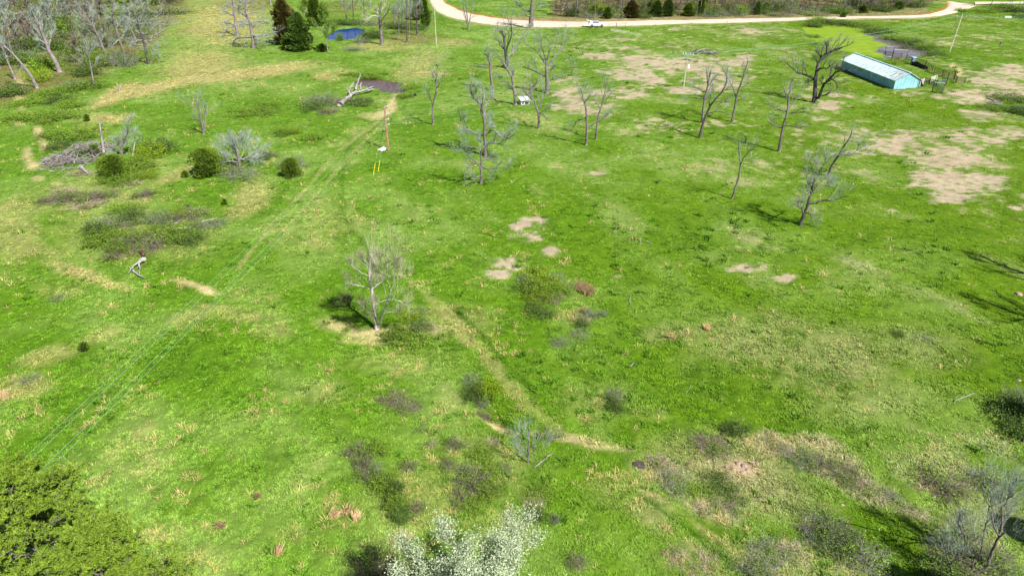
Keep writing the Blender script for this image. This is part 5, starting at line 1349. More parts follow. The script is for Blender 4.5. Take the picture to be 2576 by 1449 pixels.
# kind, px, py, width px, height, where
BRUSH = [
 # left bramble field
 ('r',140,505,64,1.1,'at the left end of the bramble field'), ('r',190,500,60,1.0,'second from the left in the upper row of the field'), ('r',235,505,60,1.3,'in the upper row above the field of bushes'),
 ('r',272,492,40,1.0,'small and alone right of the upper row'), ('t',215,520,70,.8,'under the upper bramble row'), ('t',160,482,50,.8,'just below the white sand of the creek'), ('r',362,494,50,.9,'on the slope above the middle of the bush field'),
 ('l',310,530,70,.9,'around the small bare stems of the bush field'), ('r',475,545,72,1.6,'tallest, at the upper right of the bush field'), ('m',446,548,34,1.3,'in front of the tallest bramble'),
 ('d',330,552,60,1.1,'in the middle of the bush field'), ('g',262,572,60,1.4,'at the left of the middle of the bush field'), ('g',405,560,70,1.3,'standing around the fallen white limb'),
 ('l',260,600,80,.9,'at the lower left of the bush field'), ('d',245,585,50,1.1,'at the left tip of the bush field'), ('r',350,610,80,1.4,'large and dark above the fallen Y shaped log'), ('r',380,625,60,1.1,'right of the large dark one above the Y shaped log'),
 ('l',450,600,90,1.1,'below the fallen white limb'), ('d',480,612,60,1.0,'right of the ones under the fallen limb'), ('r',295,642,54,.9,'at the lowest corner of the bush field'), ('g',545,566,50,.7,'at the right tip of the bush field'),
 ('l',400,590,70,1.0,'between the dark brambles and the fallen limb'), ('r',320,568,46,.7,'low and faded amid the bush field'), ('g',500,580,40,1.3,'beside the end of the fallen limb'), ('l',300,625,60,.8,'near the lowest corner of the bush field'),
 # thicket by the brush pile
 ('m',380,395,60,1.8,'at the right side of the thicket by the brush pile'), ('l',350,425,80,1.3,'in the thicket right of the front cedar'), ('m',372,448,44,1.0,'glowing at the lower right of the thicket'), ('d',400,380,70,1.6,'at the back of the thicket'),
 ('l',300,460,70,.9,'below the front cedar of the thicket'), ('t',330,466,50,.7,'below the thicket'), ('l',200,345,80,1.0,'above the brush pile'), ('d',150,372,50,.8,'left above the brush pile'), ('l',135,345,60,.9,'beside the sandy creek bed'), ('l',330,420,50,1.5,'beside the white stem of the thicket'),
 ('t',200,440,60,.5,'at the foot of the brush pile'), ('g',610,442,90,.8,'under the grey bushy tree'), ('r',585,432,50,.8,'between round cedar and grey bushy tree'), ('g',735,422,62,1.9,'with smoke grey twigs over the rounded shrub'), ('r',672,392,50,.7,'right of the grey bushy tree'), ('d',660,402,30,.8,'right of the grey bushy tree, darker'),
 ('l',790,350,46,.8,'alone in the grass left of the utility pole'), ('l',715,340,40,.8,'paired with another above the twiggy shrub'), ('m',745,336,24,.7,'tiny, beside its darker neighbour left of the pond'),
 # round the brown pond
 ('g',800,260,60,1.6,'left of the root end of the fallen tree'), ('d',790,275,60,1.1,'behind the root end of the fallen tree'), ('r',825,285,40,1.0,'under the root end of the fallen tree'), ('g',835,265,40,2.2,'tall, beside the root of the fallen tree'), ('d',905,262,70,.7,'in the shade right of the fallen trunk'), ('r',910,256,30,.7,'under the side limb of the fallen tree'),
 ('l',640,285,90,.5,'low and wide in the grass left of the pond'), ('l',670,270,60,.5,'low one right above its wide neighbour'), ('l',930,192,60,.5,'on the far bank of the brown pond'), ('l',1035,222,50,.6,'at the right end of the brown pond'), ('l',1020,245,50,.5,'at the near right bank of the brown pond'), ('l',885,190,40,.5,'at the left end of the brown pond'),
 # blue pond
 ('d',935,98,46,1.8,'on the right bank of the blue pond'), ('g',910,108,40,1.6,'in front of the blue pond'), ('l',856,104,16,1.6,'standing in the near edge of the blue pond'), ('d',880,62,50,1.2,'behind the blue pond'), ('g',930,62,60,1.4,'on the far right bank of the blue pond'), ('d',1000,72,60,1.4,'in the shade of the grove by the road'), ('d',1050,76,46,1.2,'at the foot of the column cedar'), ('g',890,128,50,1.0,'in the dry grass before the blue pond'),
 ('d',850,62,36,1.2,'left behind the blue pond'),
 # wood edge upper left
 ('l',110,172,60,2.2,'fresh and yellow at the foot of the stout forked tree'), ('m',100,205,44,2.0,'bright, at the foot of the far leaning tree'), ('d',40,160,60,1.8,'dark between the leaning trunks'), ('l',250,170,40,2.6,'around the thin grey tree of the wood corner'), ('d',215,190,50,1.6,'left of the thin grey tree of the wood corner'), ('l',215,222,70,1.0,'along the lower edge of the wood'),
 ('l',130,238,60,1.0,'below the foot of the far leaning tree'), ('d',20,240,70,1.6,'at the left edge below the leaning trunks'), ('l',70,262,60,1.0,'left of the sandy gap below the wood'), ('d',150,258,50,.9,'right of the sandy gap below the wood'), ('l',175,270,50,.9,'at the right foot of the wood edge'), ('g',190,216,40,1.0,'greyish in the wood corner'), ('l',60,300,70,.9,'by the creek below the wood'), ('l',140,300,80,.9,'right of the creek below the wood'),
 ('d',190,140,50,1.6,'in the shade right of the stout forked tree'), ('r',230,120,60,1.6,'behind the wood edge in dead leaves'), ('d',80,130,60,1.8,'in the shade behind the leaning trunks'), ('r',150,100,70,1.8,'deep in the wood behind the forked tree'),
 # middle
 ('d',1400,0,1,.1,''), 
 ('m',1345,695,60,1.0,'at the upper left of the central thicket'), ('l',1335,730,70,1.0,'at the left side of the central thicket'), ('g',1320,712,44,.9,'grey, at the left side of the central thicket'), ('m',1375,725,80,1.0,'in the heart of the central thicket'), ('l',1405,735,60,.9,'at the right side of the central thicket'), ('g',1425,730,50,.8,'at the right tip of the central thicket'),
 ('m',1350,760,70,.9,'lower in the central thicket'), ('d',1345,785,50,.7,'at the bottom of the central thicket'), ('d',1370,795,50,.7,'lowest right of the central thicket'), ('r',1390,755,50,.7,'brown in the central thicket'), ('d',1352,688,40,.8,'shading the teal barrel'), ('g',1400,700,40,.5,'right of the teal barrel'),
 ('t',1465,805,44,.6,'below the orange straw clump'), ('g',1480,795,44,.8,'below and right of the orange straw clump'), ('d',1465,820,30,.6,'small, below the orange straw clump'), ('g',1515,795,28,.6,'alone right of the others below the straw clump'), ('g',1455,845,50,.5,'lowest below the straw clump'), ('g',1410,865,50,.4,'faint, left of the lowest one'),
 ('m',1035,800,50,.9,'right of the foot of the white twin stemmed tree'), ('d',1060,830,50,.8,'dark, at the right of the leaf litter'), ('l',1010,845,90,.8,'below the foot of the white twin stemmed tree'), ('l',1050,860,80,.8,'lowest of those below the twin stemmed tree'), ('t',1075,825,60,.6,'at the right end of those near the twin stemmed tree'), ('g',1055,790,36,.8,'grey, right of the twin stemmed tree'), ('r',870,752,30,.9,'left behind the white twin stemmed tree'), ('d',860,762,50,.5,'behind the shadow of the twin stemmed tree'),
 # middle bottom
 ('r',992,1008,62,.7,'in the open grass left of the gully'), ('r',1030,1028,60,.5,'right below the other one left of the gully'), ('d',1192,1002,56,1.0,'at the head of the small washed gully'), ('m',1235,985,60,.9,'right of the dark bush at the head of the gully'), ('g',1185,962,50,.6,'above the dark bush at the head of the gully'), ('g',1215,1020,36,.5,'hanging over the small gully'),
 ('r',1225,1045,50,.4,'below the head of the gully'), ('r',895,1140,48,1.0,'upper one of the left bramble column'), ('r',915,1170,48,1.0,'middle one of the left bramble column'), ('r',922,1200,44,1.0,'lowest of the left bramble column'), ('g',945,1195,34,1.2,'white stemmed, beside the left bramble column'), ('l',945,1140,56,.9,'right of the top of the left bramble column'),
 ('l',960,1220,60,.8,'below the left bramble column'), ('d',990,1240,50,.7,'further down the same diagonal of bushes'), ('l',995,1275,56,1.0,'near the bottom of the diagonal of bushes'), ('d',1010,1305,50,.8,'last of the diagonal of bushes above the flowering tree'), ('r',1050,1282,40,.8,'right of the end of the diagonal of bushes'), ('r',1030,1175,40,.6,'alone right of the left bramble column'),
 ('r',1145,1122,50,.7,'above the bushy diagonal left of the small twin tree'), ('r',1125,1175,36,.6,'reddish, left of the diagonal below the gully'), ('t',1085,1120,36,.5,'small pale one in the grass'), ('r',1195,1222,76,1.2,'largest round one above the flowering tree'), ('g',1170,1190,40,.7,'left above the largest round one'), ('l',1225,1240,60,.7,'at the right foot of the largest round one'), ('r',1160,1262,56,.6,'below the largest round one'),
 ('l',1190,1275,60,.5,'in the grass just above the flowering tree'), ('l',1240,1190,56,.6,'on the diagonal left of the small twin tree'), ('r',1265,1185,44,.6,'close left of the small twin tree'), ('l',1215,1150,60,.6,'on the diagonal below the gully'), ('t',1240,1120,50,.5,'tan, on the diagonal below the gully'), ('t',1290,1090,50,.4,'beside the pale gully'), ('r',1060,1085,30,.4,'tiny, in the left middle grass'),
 ('g',1545,1004,44,.9,'on top of a small leafy mound'), ('d',1548,1030,40,.8,'under the grey twigs in the open field'), ('l',1380,1100,60,.5,'along the lower side of the gully'), ('t',1345,1265,60,.6,'in the rough grass right of the flowering tree'), ('l',1360,1240,60,.5,'above the tan one right of the flowering tree'), ('d',1345,1300,50,.4,'near the flowering tree on its right'),
 ('g',1395,1312,26,.7,'a small dead sapling clump right of the flowering tree'), ('r',1450,1420,44,.7,'at the bottom edge right of the flowering tree'), ('r',1090,1035,1,.1,''),
 # lower right
 ('r',1790,1118,80,.6,'topmost of the rough patch at the lower right'), ('d',1860,1088,50,.7,'above the rocks at the lower right'), ('d',1835,1082,40,.6,'left above the rocks at the lower right'), ('t',1665,1178,80,.7,'around the dark rusty disc'), ('g',1690,1215,80,.6,'with long pale canes in the rough patch'), ('t',1650,1160,50,.5,'left edge of the rough patch'), ('g',1700,1240,60,.5,'lower end of the long pale canes'),
 ('l',1745,1240,60,.5,'green, in the middle of the rough patch'), ('d',1810,1230,80,.8,'large and olive below the rocks'), ('r',1850,1260,60,.6,'lower right below the rocks'), ('t',1760,1285,60,.5,'at the bottom of the rough patch'), ('r',1820,1290,70,.5,'lowest of the rough patch'), ('t',1935,1105,60,.5,'tan, right of the rocks'), ('t',1960,1130,60,.5,'right of the rocks, second of a pair'), ('g',2010,1155,80,.6,'pale twigs right of the rocks'),
 ('r',2060,1175,60,.6,'dark, right of the pale twigs'), ('r',2120,1190,70,.6,'red brown one between the straw patches'), ('r',2135,1205,60,.5,'next to the red brown one'), ('t',2195,1240,70,.6,'tan mound on the right slope'), ('t',2180,1225,50,.5,'upper part of the tan mound on the right slope'), ('g',2240,1250,50,.5,'at the right of the tan mound'), ('r',2365,1220,90,.8,'big grey brown one on the right'), ('r',2385,1240,60,.7,'right foot of the big grey brown one'),
 ('g',2070,1335,90,.9,'with pale bent canes low on the right'), ('r',2110,1350,80,.8,'dark twigs beside the pale bent canes'), ('t',2040,1330,60,.6,'left of the pale bent canes'), ('g',2060,1370,80,.7,'below the pale bent canes'), ('d',2100,1380,90,.8,'in the shade below the bent canes'), ('g',1930,1395,90,.6,'of arching canes near the bottom edge'), ('t',1990,1400,80,.6,'in dead grass near the bottom edge'), ('g',1900,1440,90,.7,'at the bottom edge left of the dark shade'),
 ('t',1780,1420,70,.5,'at the bottom edge by the dark wheel track'), ('t',1700,1400,60,.5,'left of the dark wheel track'), ('g',2180,1420,100,.9,'in the dark shade at the bottom edge'), ('t',1740,1440,50,.4,'lowest by the dark wheel track'), ('r',2440,1400,110,.9,'tangled at the foot of the upswept tree'), ('g',2490,1420,90,1.0,'of pale canes at the foot of the upswept tree'), ('r',2400,1430,90,.8,'left part of the tangle below the upswept tree'), ('t',2300,1290,60,.4,'faded, in the grass below the big grey one'), ('d',2370,1440,80,.8,'dark, at the bottom edge below the tangle'),
 ('g',2470,1215,80,.8,'above the upswept tree'), ('d',2540,1040,70,1.1,'in the shade at the right edge'), ('g',2560,1010,60,1.0,'grey, in the shade at the right edge'), ('d',2560,1090,60,1.0,'at the right edge below the grey one'), ('d',2258,845,26,.5,'tiny, alone in the right field'), ('g',2320,852,40,.3,'low grey one in the right field'),
 ('g',145,755,30,.4,'faint, in the left field'), ('g',75,960,44,.5,'low, at the left edge'), ('g',1525,905,1,.1,''), ('l',2100,200,1,.1,''),
 # far side, ponds, corners
 ('d',2048,68,40,1.4,'overhanging the left corner of the duckweed pond'), ('l',2065,56,50,1.2,'on the far left bank of the duckweed pond'), ('d',2110,62,60,.9,'on the far bank of the duckweed pond'), ('l',2160,66,60,.9,'second along the far bank of the duckweed pond'), ('d',2210,82,60,.9,'third along the far bank of the stock pond'), ('l',2250,98,50,.9,'fourth along the far bank of the stock pond'),
 ('d',2290,110,50,1.0,'by the bare spot on the bank of the stock pond'), ('l',2330,122,50,1.0,'near the right end of the stock pond'), ('d',2350,140,40,.9,'at the right end of the stock pond'), ('l',2060,112,40,.7,'on the near left bank of the duckweed pond'), ('d',2040,96,40,.7,'at the left shore of the duckweed pond'), ('l',2240,160,40,.8,'between barn and stock pond'), ('d',2275,132,20,1.3,'standing in the stock pond behind the pens'),
 ('d',2520,28,50,1.6,'first of the row in the upper right corner'), ('d',2550,30,50,1.5,'second of the row in the upper right corner'), ('l',2480,32,50,1.2,'left end of the row in the upper right corner'), ('d',2570,44,40,1.0,'at the right edge of the far field'), ('l',2420,30,26,1.0,'at the roadside by the junction'),
 ('d',1440,42,36,1.8,'at the left end of the wood behind the road'), ('g',1480,46,44,1.8,'brown, at the left end of the wood behind the road'), ('g',1555,46,44,1.8,'between the first two cedars of the wood'), ('d',1615,46,40,1.4,'right of the bronze cedar of the wood'), ('g',1790,42,60,1.4,'in the middle of the wood edge'), ('g',1850,40,50,1.4,'in the wood edge, right of the middle'), ('r',1960,39,60,1.3,'in dead leaves of the wood edge'), ('r',2040,37,60,1.3,'further right in dead leaves of the wood edge'), ('d',2110,34,60,1.6,'near the right end of the wood edge'), ('d',2220,28,50,1.5,'dark, near the right end of the wood'), ('d',2300,18,50,1.6,'last one of the wood by the junction'),
 ('d',2540,252,70,.8,'around the troughs at the right edge'), ('l',2500,275,60,.6,'left of the troughs at the right edge'), ('d',2570,285,50,.9,'at the right edge below the troughs'),
 ('g',1210,35,1,.1,''),
]
rsb = random.Random(12)
wb = ['in the leaf litter of the upper left wood', 'between the trunks of the upper left wood', 'under the trees of the upper left wood']
k = 0
while k < 64:
    px, py = rsb.uniform(-20, 430), rsb.uniform(2, 230)
    if not inpoly(px, py, POLYW + [] ) and rsb.random() < .9: continue
    kk_ = rsb.choice('rdglgr'); BRUSH.append((kk_, px, py, rsb.uniform(40, 76), rsb.uniform(1.6, 3.2), 'in the upper left wood, ' + near_left(px, py))); k += 1
for k in range(46):
    px = rsb.uniform(1400, 2350); BRUSH.append((rsb.choice('rdggl'), px, front_y(px) - rsb.uniform(0, 22), rsb.uniform(20, 46), rsb.uniform(1.4, 2.6), 'under the road wood, by ' + near_road(px)))
for bdef in BRUSH:
    if bdef[2 + 1] > 2:
        if bdef[2] > 350: bdef = bdef[:4] + (bdef[4] * .8,) + bdef[5:]
        if bdef[0] in 'ldm': bdef = bdef[:4] + (bdef[4] * 1.35,) + bdef[5:]
        brush(*bdef)
# orange straw clumps, each a stand of its own
def straw_stand(px, py, wpx, h, label, n=420, fl=.45, rz=.9):
    b = G(px, py); D = Vector((b.x, b.y, b.z - CAM_H)).length; r = wpx * .5 * D / F
    rs = np.random.RandomState(int(px)); u = np.sqrt(rs.rand(n)) * r; a = rs.rand(n) * 6.283
    x, y = np.cos(a) * u * fl, np.sin(a) * u
    d = norm(np.stack([rs.normal(.15, .35, n), rs.normal(-.1, .35, n), np.ones(n)], 1)); L = h * (.5 + .7 * rs.rand(n))
    S = np.stack([x, y, np.zeros(n)], 1); P_ = np.stack([S, S + d * L[:, None] * .6, S + d * L[:, None] + np.array([.12, -.1, 0])], 1)
    mb = MB(); mb.tubes(P_, np.full((n, 3), .013) * np.array([1.2, 1, .5]), 3, var=rs.rand(n))
    o = mb.build('straw_clump', M['straw']); o.location = b; o.rotation_euler = (0, 0, rz); tag(o, label, 'grass clump')
straw_stand(1467, 735, 62, .9, 'bright orange stand of dead stalks beside the central thicket', 700, .38, .62)
for q, (px, py, w_, lab) in enumerate([(870,1290,30,'orange dead stalks, largest of the loose cluster above the bottom edge'), (840,1300,22,'orange stalks left in the loose cluster above the bottom edge'), (895,1310,18,'orange stalks lowest in the loose cluster above the bottom edge'), (1780,830,26,'dry orange stalks in the middle of the right field'), (1690,850,20,'dry stalks left of the others in the right field'), (560,1325,14,'small orange stalk clump nearest the pines'), (648,1252,12,'small orange stalk clump in the lower left grass'), (1467,785,12,'few dark dead stalks below the bright orange stand'), (700,1395,14,'small stalk clump near the bottom edge left'), (10,1000,26,'pale dead stalks at the left edge')]):
    straw_stand(px, py, w_, .6, lab, 70, .7, q)

# tell apart what still reads the same: by order from the left
from collections import defaultdict
by = defaultdict(list)
for o, px, py in ORDER: by[o['label']].append((px, py, o))
NTH = ['leftmost', 'second from left', 'third from left', 'fourth from left', 'fifth from left', 'sixth from left', 'seventh from left', 'eighth from left', 'ninth from left', 'tenth from left']
for lab, L_ in by.items():
    if len(L_) > 1:
        for q, (px, py, o) in enumerate(sorted(L_, key=lambda v: v[0])):
            if q < len(NTH): o['label'] = lab + ', ' + (NTH[q] if q < len(L_) - 1 else 'rightmost')


# ------------------------------------------------------------------ the metal barn
M['roof_metal'] = None
m, t, p, out = mat_new('roof_metal')
tc = t.nodes.new("ShaderNodeTexCoord")
mp = t.nodes.new("ShaderNodeMapping"); mp.inputs['Scale'].default_value = (0.9, 5.0, 1.0); t.links.new(tc.outputs['Object'], mp.inputs[0])
n1 = t.nodes.new("ShaderNodeTexNoise"); n1.inputs['Scale'].default_value = 1.0; n1.inputs['Detail'].default_value = 5; t.links.new(mp.outputs[0], n1.inputs['Vector'])
sx = t.nodes.new("ShaderNodeSeparateXYZ"); t.links.new(tc.outputs['Object'], sx.inputs[0])
mr = t.nodes.new("ShaderNodeMapRange"); mr.inputs[1].default_value = 9.5; mr.inputs[2].default_value = 1.0; mr.inputs[3].default_value = 0.0; mr.inputs[4].default_value = 0.13
t.links.new(sx.outputs[1], mr.inputs[0])
ad = t.nodes.new("ShaderNodeMath"); ad.operation = 'ADD'; t.links.new(n1.outputs[0], ad.inputs[0]); t.links.new(mr.outputs[0], ad.inputs[1])
rust = ramp(t, ad.outputs[0], [(0.60, (0, 0, 0)), (0.68, (1, 1, 1))])
base = ramp(t, noise_node(t, 0.6, 5), [(0.3, (0.58, 0.72, 0.73)), (0.7, (0.74, 0.84, 0.83))])
rf = t.nodes.new("ShaderNodeMath"); rf.operation = 'MULTIPLY'; rf.inputs[1].default_value = 0.75; t.links.new(rust, rf.inputs[0])
t.links.new(mixrgb(t, base, (0.22, 0.12, 0.13), rf.outputs[0]), p.inputs['Base Color'])
p.inputs['Roughness'].default_value = 0.45; p.inputs['Metallic'].default_value = 0.15
M['roof_metal'] = m
M['wall_metal'] = simple('wall_metal', (0.30, 0.56, 0.62), (0.20, 0.42, 0.50), 0.7, 0.5, 0)
M['trim_metal'] = simple('trim_metal', (0.42, 0.62, 0.66), (0.3, 0.5, 0.55), 0.7, 0.5, 0)
M['dark_inside'] = simple('dark_inside', (0.03, 0.03, 0.03), None, 1, .9, 0)  # near black: painted dark of the openings, also tyres and tub
P0 = np.array(on_plane(2246.4, 227.5, .1)); P1_ = np.array(on_plane(2115, 173, .1))
Ln = float(np.linalg.norm(P1_ - P0)); ya = (P1_ - P0) / Ln
zb = hz(P0[0] + 2, P0[1] + 8)
rz = math.atan2(ya[1], ya[0]) - math.pi / 2
barn = empty('barn', (P0[0], P0[1], zb - .1), 'long low light blue metal barn with rust streaked gabled roof beside the stock pond', 'barn', rz=rz)
WID, EH, RX, RH = 5.4, 1.95, 2.75, 3.35
NP = 20; pw_ = Ln / NP
def panel(V, name, mat, th=None):
    mb = MB(); mb.add(V, F4=[(0,1,2,3),(7,6,5,4),(0,4,5,1),(1,5,6,2),(2,6,7,3),(3,7,4,0)]); return mb.mesh(name, mat)
def slab(a, b, c_, d, n, th):
    n = np.array(n) * th
    return np.array([a, b, c_, d] + [np.array(q) - n for q in (a, b, c_, d)], float)
# roof panels: one sheet each, with a rib standing on its edge
for side in (0, 1):
    xe, ze = (-.35, EH - .12) if side == 0 else (WID + .25, EH - .12)
    for q in range(NP):
        y0, y1 = -.25 + q * (Ln + .5) / NP, -.25 + (q + 1) * (Ln + .5) / NP - .02
        dz = .012 * ((q * 7) % 3)
        V = slab((xe, y0, ze + dz), (xe, y1, ze + dz), (RX, y1, RH + dz), (RX, y0, RH + dz), (0, 0, 1), .04)
        o = put('roof_panel', panel(V, 'roof_panel', M['roof_metal']), barn)
        V2 = slab((xe, y0, ze + .055 + dz), (xe, y0 + .06, ze + .055 + dz), (RX, y0 + .06, RH + .055 + dz), (RX, y0, RH + .055 + dz), (0, 0, 1), .05)
        put('roof_rib', panel(V2, 'roof_rib', M['trim_metal']), barn)
mb = MB(); mb.box((RX, Ln / 2, RH + .05), (.35, Ln + .5, .05)); mb.build('ridge_cap', M['trim_metal'], barn)
for x_ in (-.36, WID + .26):
    mb = MB(); mb.box((x_, Ln / 2, EH - .17), (.05, Ln + .5, .13)); mb.build('eave_trim', M['trim_metal'], barn)
for q in range(NP):
    for x_ in (0, WID):
        mb = MB(); y0 = q * pw_; k_ = (q * 5) % 3 * .008
        mb.box((x_ + (-k_ if x_ == 0 else k_), y0 + pw_ / 2, (EH - .1) / 2), (.05, pw_ - .03, EH + .1)); 
        for r_ in (.3, .6): mb.box((x_ + (-.05 if x_ == 0 else .05), y0 + pw_ * r_, (EH - .1) / 2), (.05, .04, EH))
        mb.build('wall_panel', M['wall_metal'], barn)
for yy in (0, Ln):
    n_ = 8
    for q in range(n_):
        x0, x1 = q * WID / n_ + .015, (q + 1) * WID / n_ - .015
        def zt(x): return EH + (RH - EH) * (x / RX) if x < RX else EH + (RH - EH) * ((WID - x) / (WID - RX))
        f = .04 if yy else -.04
        V = np.array([(x0, yy, -.5), (x1, yy, -.5), (x1, yy, zt(x1) - .1), (x0, yy, zt(x0) - .1)] + [(x0, yy + f, -.5), (x1, yy + f, -.5), (x1, yy + f, zt(x1) - .1), (x0, yy + f, zt(x0) - .1)], float)
        put('gable_panel', panel(V, 'gable_panel', M['wall_metal']), barn)
mb = MB(); mb.box((-.04, 9.2, .9), (.06, 1.1, 1.75)); mb.box((-.09, 8.7, .9), (.04, .06, 1.75)); mb.build('door', M['wall_metal'], barn)
for q in range(4):
    mb = MB(); mb.box((-.045, 14.0 + q * .9, 1.2), (.04, .35, .45)); mb.build('vent', M['steel_green'], barn)
mb = MB(); V = slab((WID + .3, .2, EH - .2), (WID + .3, 2.6, EH - .2), (WID + 1.1, 2.6, .5), (WID + 1.1, .2, .5), (0, 0, 1), .04)
put('lean_flap', panel(V, 'lean_flap', simple('flap_metal', (0.22, 0.18, 0.26), None, 1, .6, 0)), barn)

# ------------------------------------------------------------------ pens of steel panels
def vec(px, py): return G(px, py)
def pen_panel(a, b, h, mat, label, rails=6, group='steel panels of the cattle pens', tall=None, name='pen_panel'):
    A3, B3 = vec(*a), vec(*b)
    o = empty(name, A3, label, 'fence panel', group)
    d = B3 - A3
    for q in range(rails):
        z = h * (.16 + .84 * q / (rails - 1))
        mb = MB(); mb.tube([(0, 0, z), (d.x, d.y, d.z + z)], .045 if q < rails - 1 else .06, None, 5); mb.build('rail', M[mat], o)
    for e, hh in ((0, tall or h), (1, tall or h)):
        mb = MB(); mb.tube([(d.x * e, d.y * e, d.z * e - .1), (d.x * e, d.y * e, d.z * e + hh + .12)], .075, None, 6); mb.build('post', M[mat], o)
    return o
def pc(x, y): return (x * .14667 + 2060.9, y * .14667 + 111.6)
PN = [((1000,190),(1120,222),1.6,'steel_green','panel at the left end of the pens, against the duckweed'), ((1120,222),(1250,240),1.6,'steel_rust','second panel from the left, against the duckweed'), ((1250,250),(1400,258),1.5,'steel_rust','dark rusty panel in front of the green tub'),
 ((1100,285),(1230,300),1.2,'steel_white','low pale panel below the loading frame'), ((1230,300),(1350,310),1.2,'steel_rust','low rusty panel below the loading frame'), ((1350,310),(1480,285),1.5,'steel_rust','rusty panel ending under the right tall frame'),
 ((1480,285),(1590,345),1.5,'steel_green','panel left of the blue box of the pens'), ((1640,345),(1810,395),1.5,'steel_rust','panel right of the blue box, above the black trough'), ((1810,395),(1930,490),1.5,'steel_rust','panel after the black trough'), ((1960,500),(2100,560),1.5,'steel_rust','panel in the middle of the long fence'),
 ((2110,560),(2200,600),1.5,'steel_rust','short panel in the right half of the long fence'), ((2200,600),(2310,612),1.5,'steel_rust','panel next to last at the right end of the pens'), ((2340,680),(2480,686),1.5,'steel_rust','last panel at the right end of the pens'), ((2310,612),(2340,680),1.5,'steel_rust','corner panel at the right end of the pens'),
 ((1620,742),(1700,745),1.4,'steel_white','pale panel touching the barn gable'), ((1700,745),(1785,695),1.4,'steel_white','pale panel second from the barn gable'), ((1785,695),(1880,700),1.4,'steel_rust','rusty panel over the orange bare spot'), ((1900,660),(2005,620),1.2,'steel_white','white slatted gate panel in the small pen'),
 ((1880,700),(2010,720),1.3,'steel_green','faint green panel in the middle of the small pen'), ((2010,720),(2170,700),1.3,'steel_green','green panel at the right of the small pen'), ((2170,700),(2200,610),1.3,'steel_rust','side panel joining the small pen to the long fence'), ((1930,822),(2095,858),1.5,'steel_green','nearest panel under the white top bar')]
for a, b_, h, mt, lab in PN:
    pen_panel(pc(*a), pc(*b_), h * .9, mt, lab)
def frame(a, b, h, mat, label):
    A3, B3 = vec(*pc(*a)), vec(*pc(*b)); d = B3 - A3
    o = empty('loading_frame', A3, label, 'frame', 'tall frames of the cattle pens')
    for e in (0, 1):
        mb = MB(); mb.tube([(d.x*e, d.y*e, d.z*e-.1), (d.x*e, d.y*e, d.z*e+h)], .06, None, 6); mb.build('post', M['steel_rust'], o)
    mb = MB(); mb.tube([(0,0,h), (d.x, d.y, d.z+h)], .07, None, 6); mb.build('top_bar', M[mat], o)
frame((1110,222),(1245,232),2.7,'steel_white','tall left gate frame against the duckweed pond')
frame((1250,260),(1485,270),2.3,'steel_white','tall right gate frame with pale top bar behind the barn')
frame((1930,825),(2110,850),2.0,'steel_white','gate frame with white top bar nearest the camera')
frame((1960,742),(2180,690),2.4,'steel_rust','slanted frame of the small pen right of the barn')
def post(px, py, h, label, r=.05, mat='steel_rust', group='single posts of the cattle pens', top=None):
    b = G(px, py); mb = MB(); e = (0, 0, h) if top is None else tuple(facing(*top, b) - b)
    mb.tube([(0,0,-.15), e], r, r * .85, 6); o = mb.build('post', M[mat], None); o.location = b
    return tag(o, label, 'post', group)
for (x_, y_, h_, lab) in [(1700,750,2.3,'tall post between the two pale panels at the barn'),(1810,395,2.0,'post at the end of the black trough'),(1930,495,2.0,'left post of the pair in the long fence'),(1960,505,2.1,'right post of the pair in the long fence'),(2100,575,2.1,'left post of the second pair in the long fence'),(2130,580,2.1,'right post of the second pair in the long fence'),(2195,605,2.2,'post right of the second pair in the long fence'),(2300,612,2.3,'tall post under the cross bar at the right end'),(2090,860,1.6,'post at the near corner of the nearest panel'),(2480,688,1.6,'end post at the right of the pens'),(1345,312,1.4,'short rusty post below the loading frame')]:
    post(*pc(x_, y_), h_ * .9, lab)
# blue box, black trough, green tub
b = G(*pc(1600,345)); o = empty('feed_bin', b, 'blue grey upright bin at the start of the long pen fence', 'bin')
MB().box((0,0,.75), (.8,.8,1.6)).build('body', simple('bin_blue', (.22,.30,.42), None, 1, .6, 0), o); MB().box((0,0,1.6), (.95,.95,.12)).build('lid', M['trim_metal'], o)
b = G(*pc(1720,405)); A3, B3 = G(*pc(1620,355)), G(*pc(1820,432)); d = B3 - A3
o = empty('feed_trough', (A3 + B3) / 2, 'long black feed trough along the pen fence', 'trough', rz=math.atan2(d.y, d.x))
black = simple('trough_black', (.012,.013,.016), None, 1, .8, 0); L_ = d.length
for s_ in (-1, 1): MB().box((0, s_*.45, .35), (L_, .08, .6)).build('side', black, o); MB().box((s_*L_/2, 0, .35), (.08, .8, .6)).build('end', black, o)
MB().box((0,0,.12), (L_-.1,.8,.06)).build('bottom', black, o)
b = G(*pc(1330,225)); mb = MB(); mb.tube([(0,0,0),(0,0,.6)], 1.0, 1.05, 16); o = mb.build('tub', simple('tub_green', (.02,.10,.05), None, 1, .7, 0), None); o.location = b; tag(o, 'dark green round tub inside the pens by the pond', 'tub')
for q, (a, c_, w_, lab) in enumerate([((2484,262),(2520,267),1.0,'grey feed trough at the right edge, left one'), ((2546,273),(2574,281),1.1,'grey feed trough at the right edge, right one')]):
    A3, B3 = G(*a), G(*c_); d = B3 - A3; L_ = d.length
    o = empty('trough', (A3+B3)/2, lab, 'trough', 'troughs at the right edge', math.atan2(d.y, d.x))
    for s_ in (-1, 1): MB().box((0, s_*.4, .4), (L_, .1, .35)).build('side', M['dead_wood'], o)
    MB().box((0,0,.28), (L_,.7,.08)).build('bottom', M['bark_dark'], o)
    for s_ in (-1,1): MB().box((s_*L_*.42,0,.1), (.12,.9,.3)).build('leg', M['bark'], o)
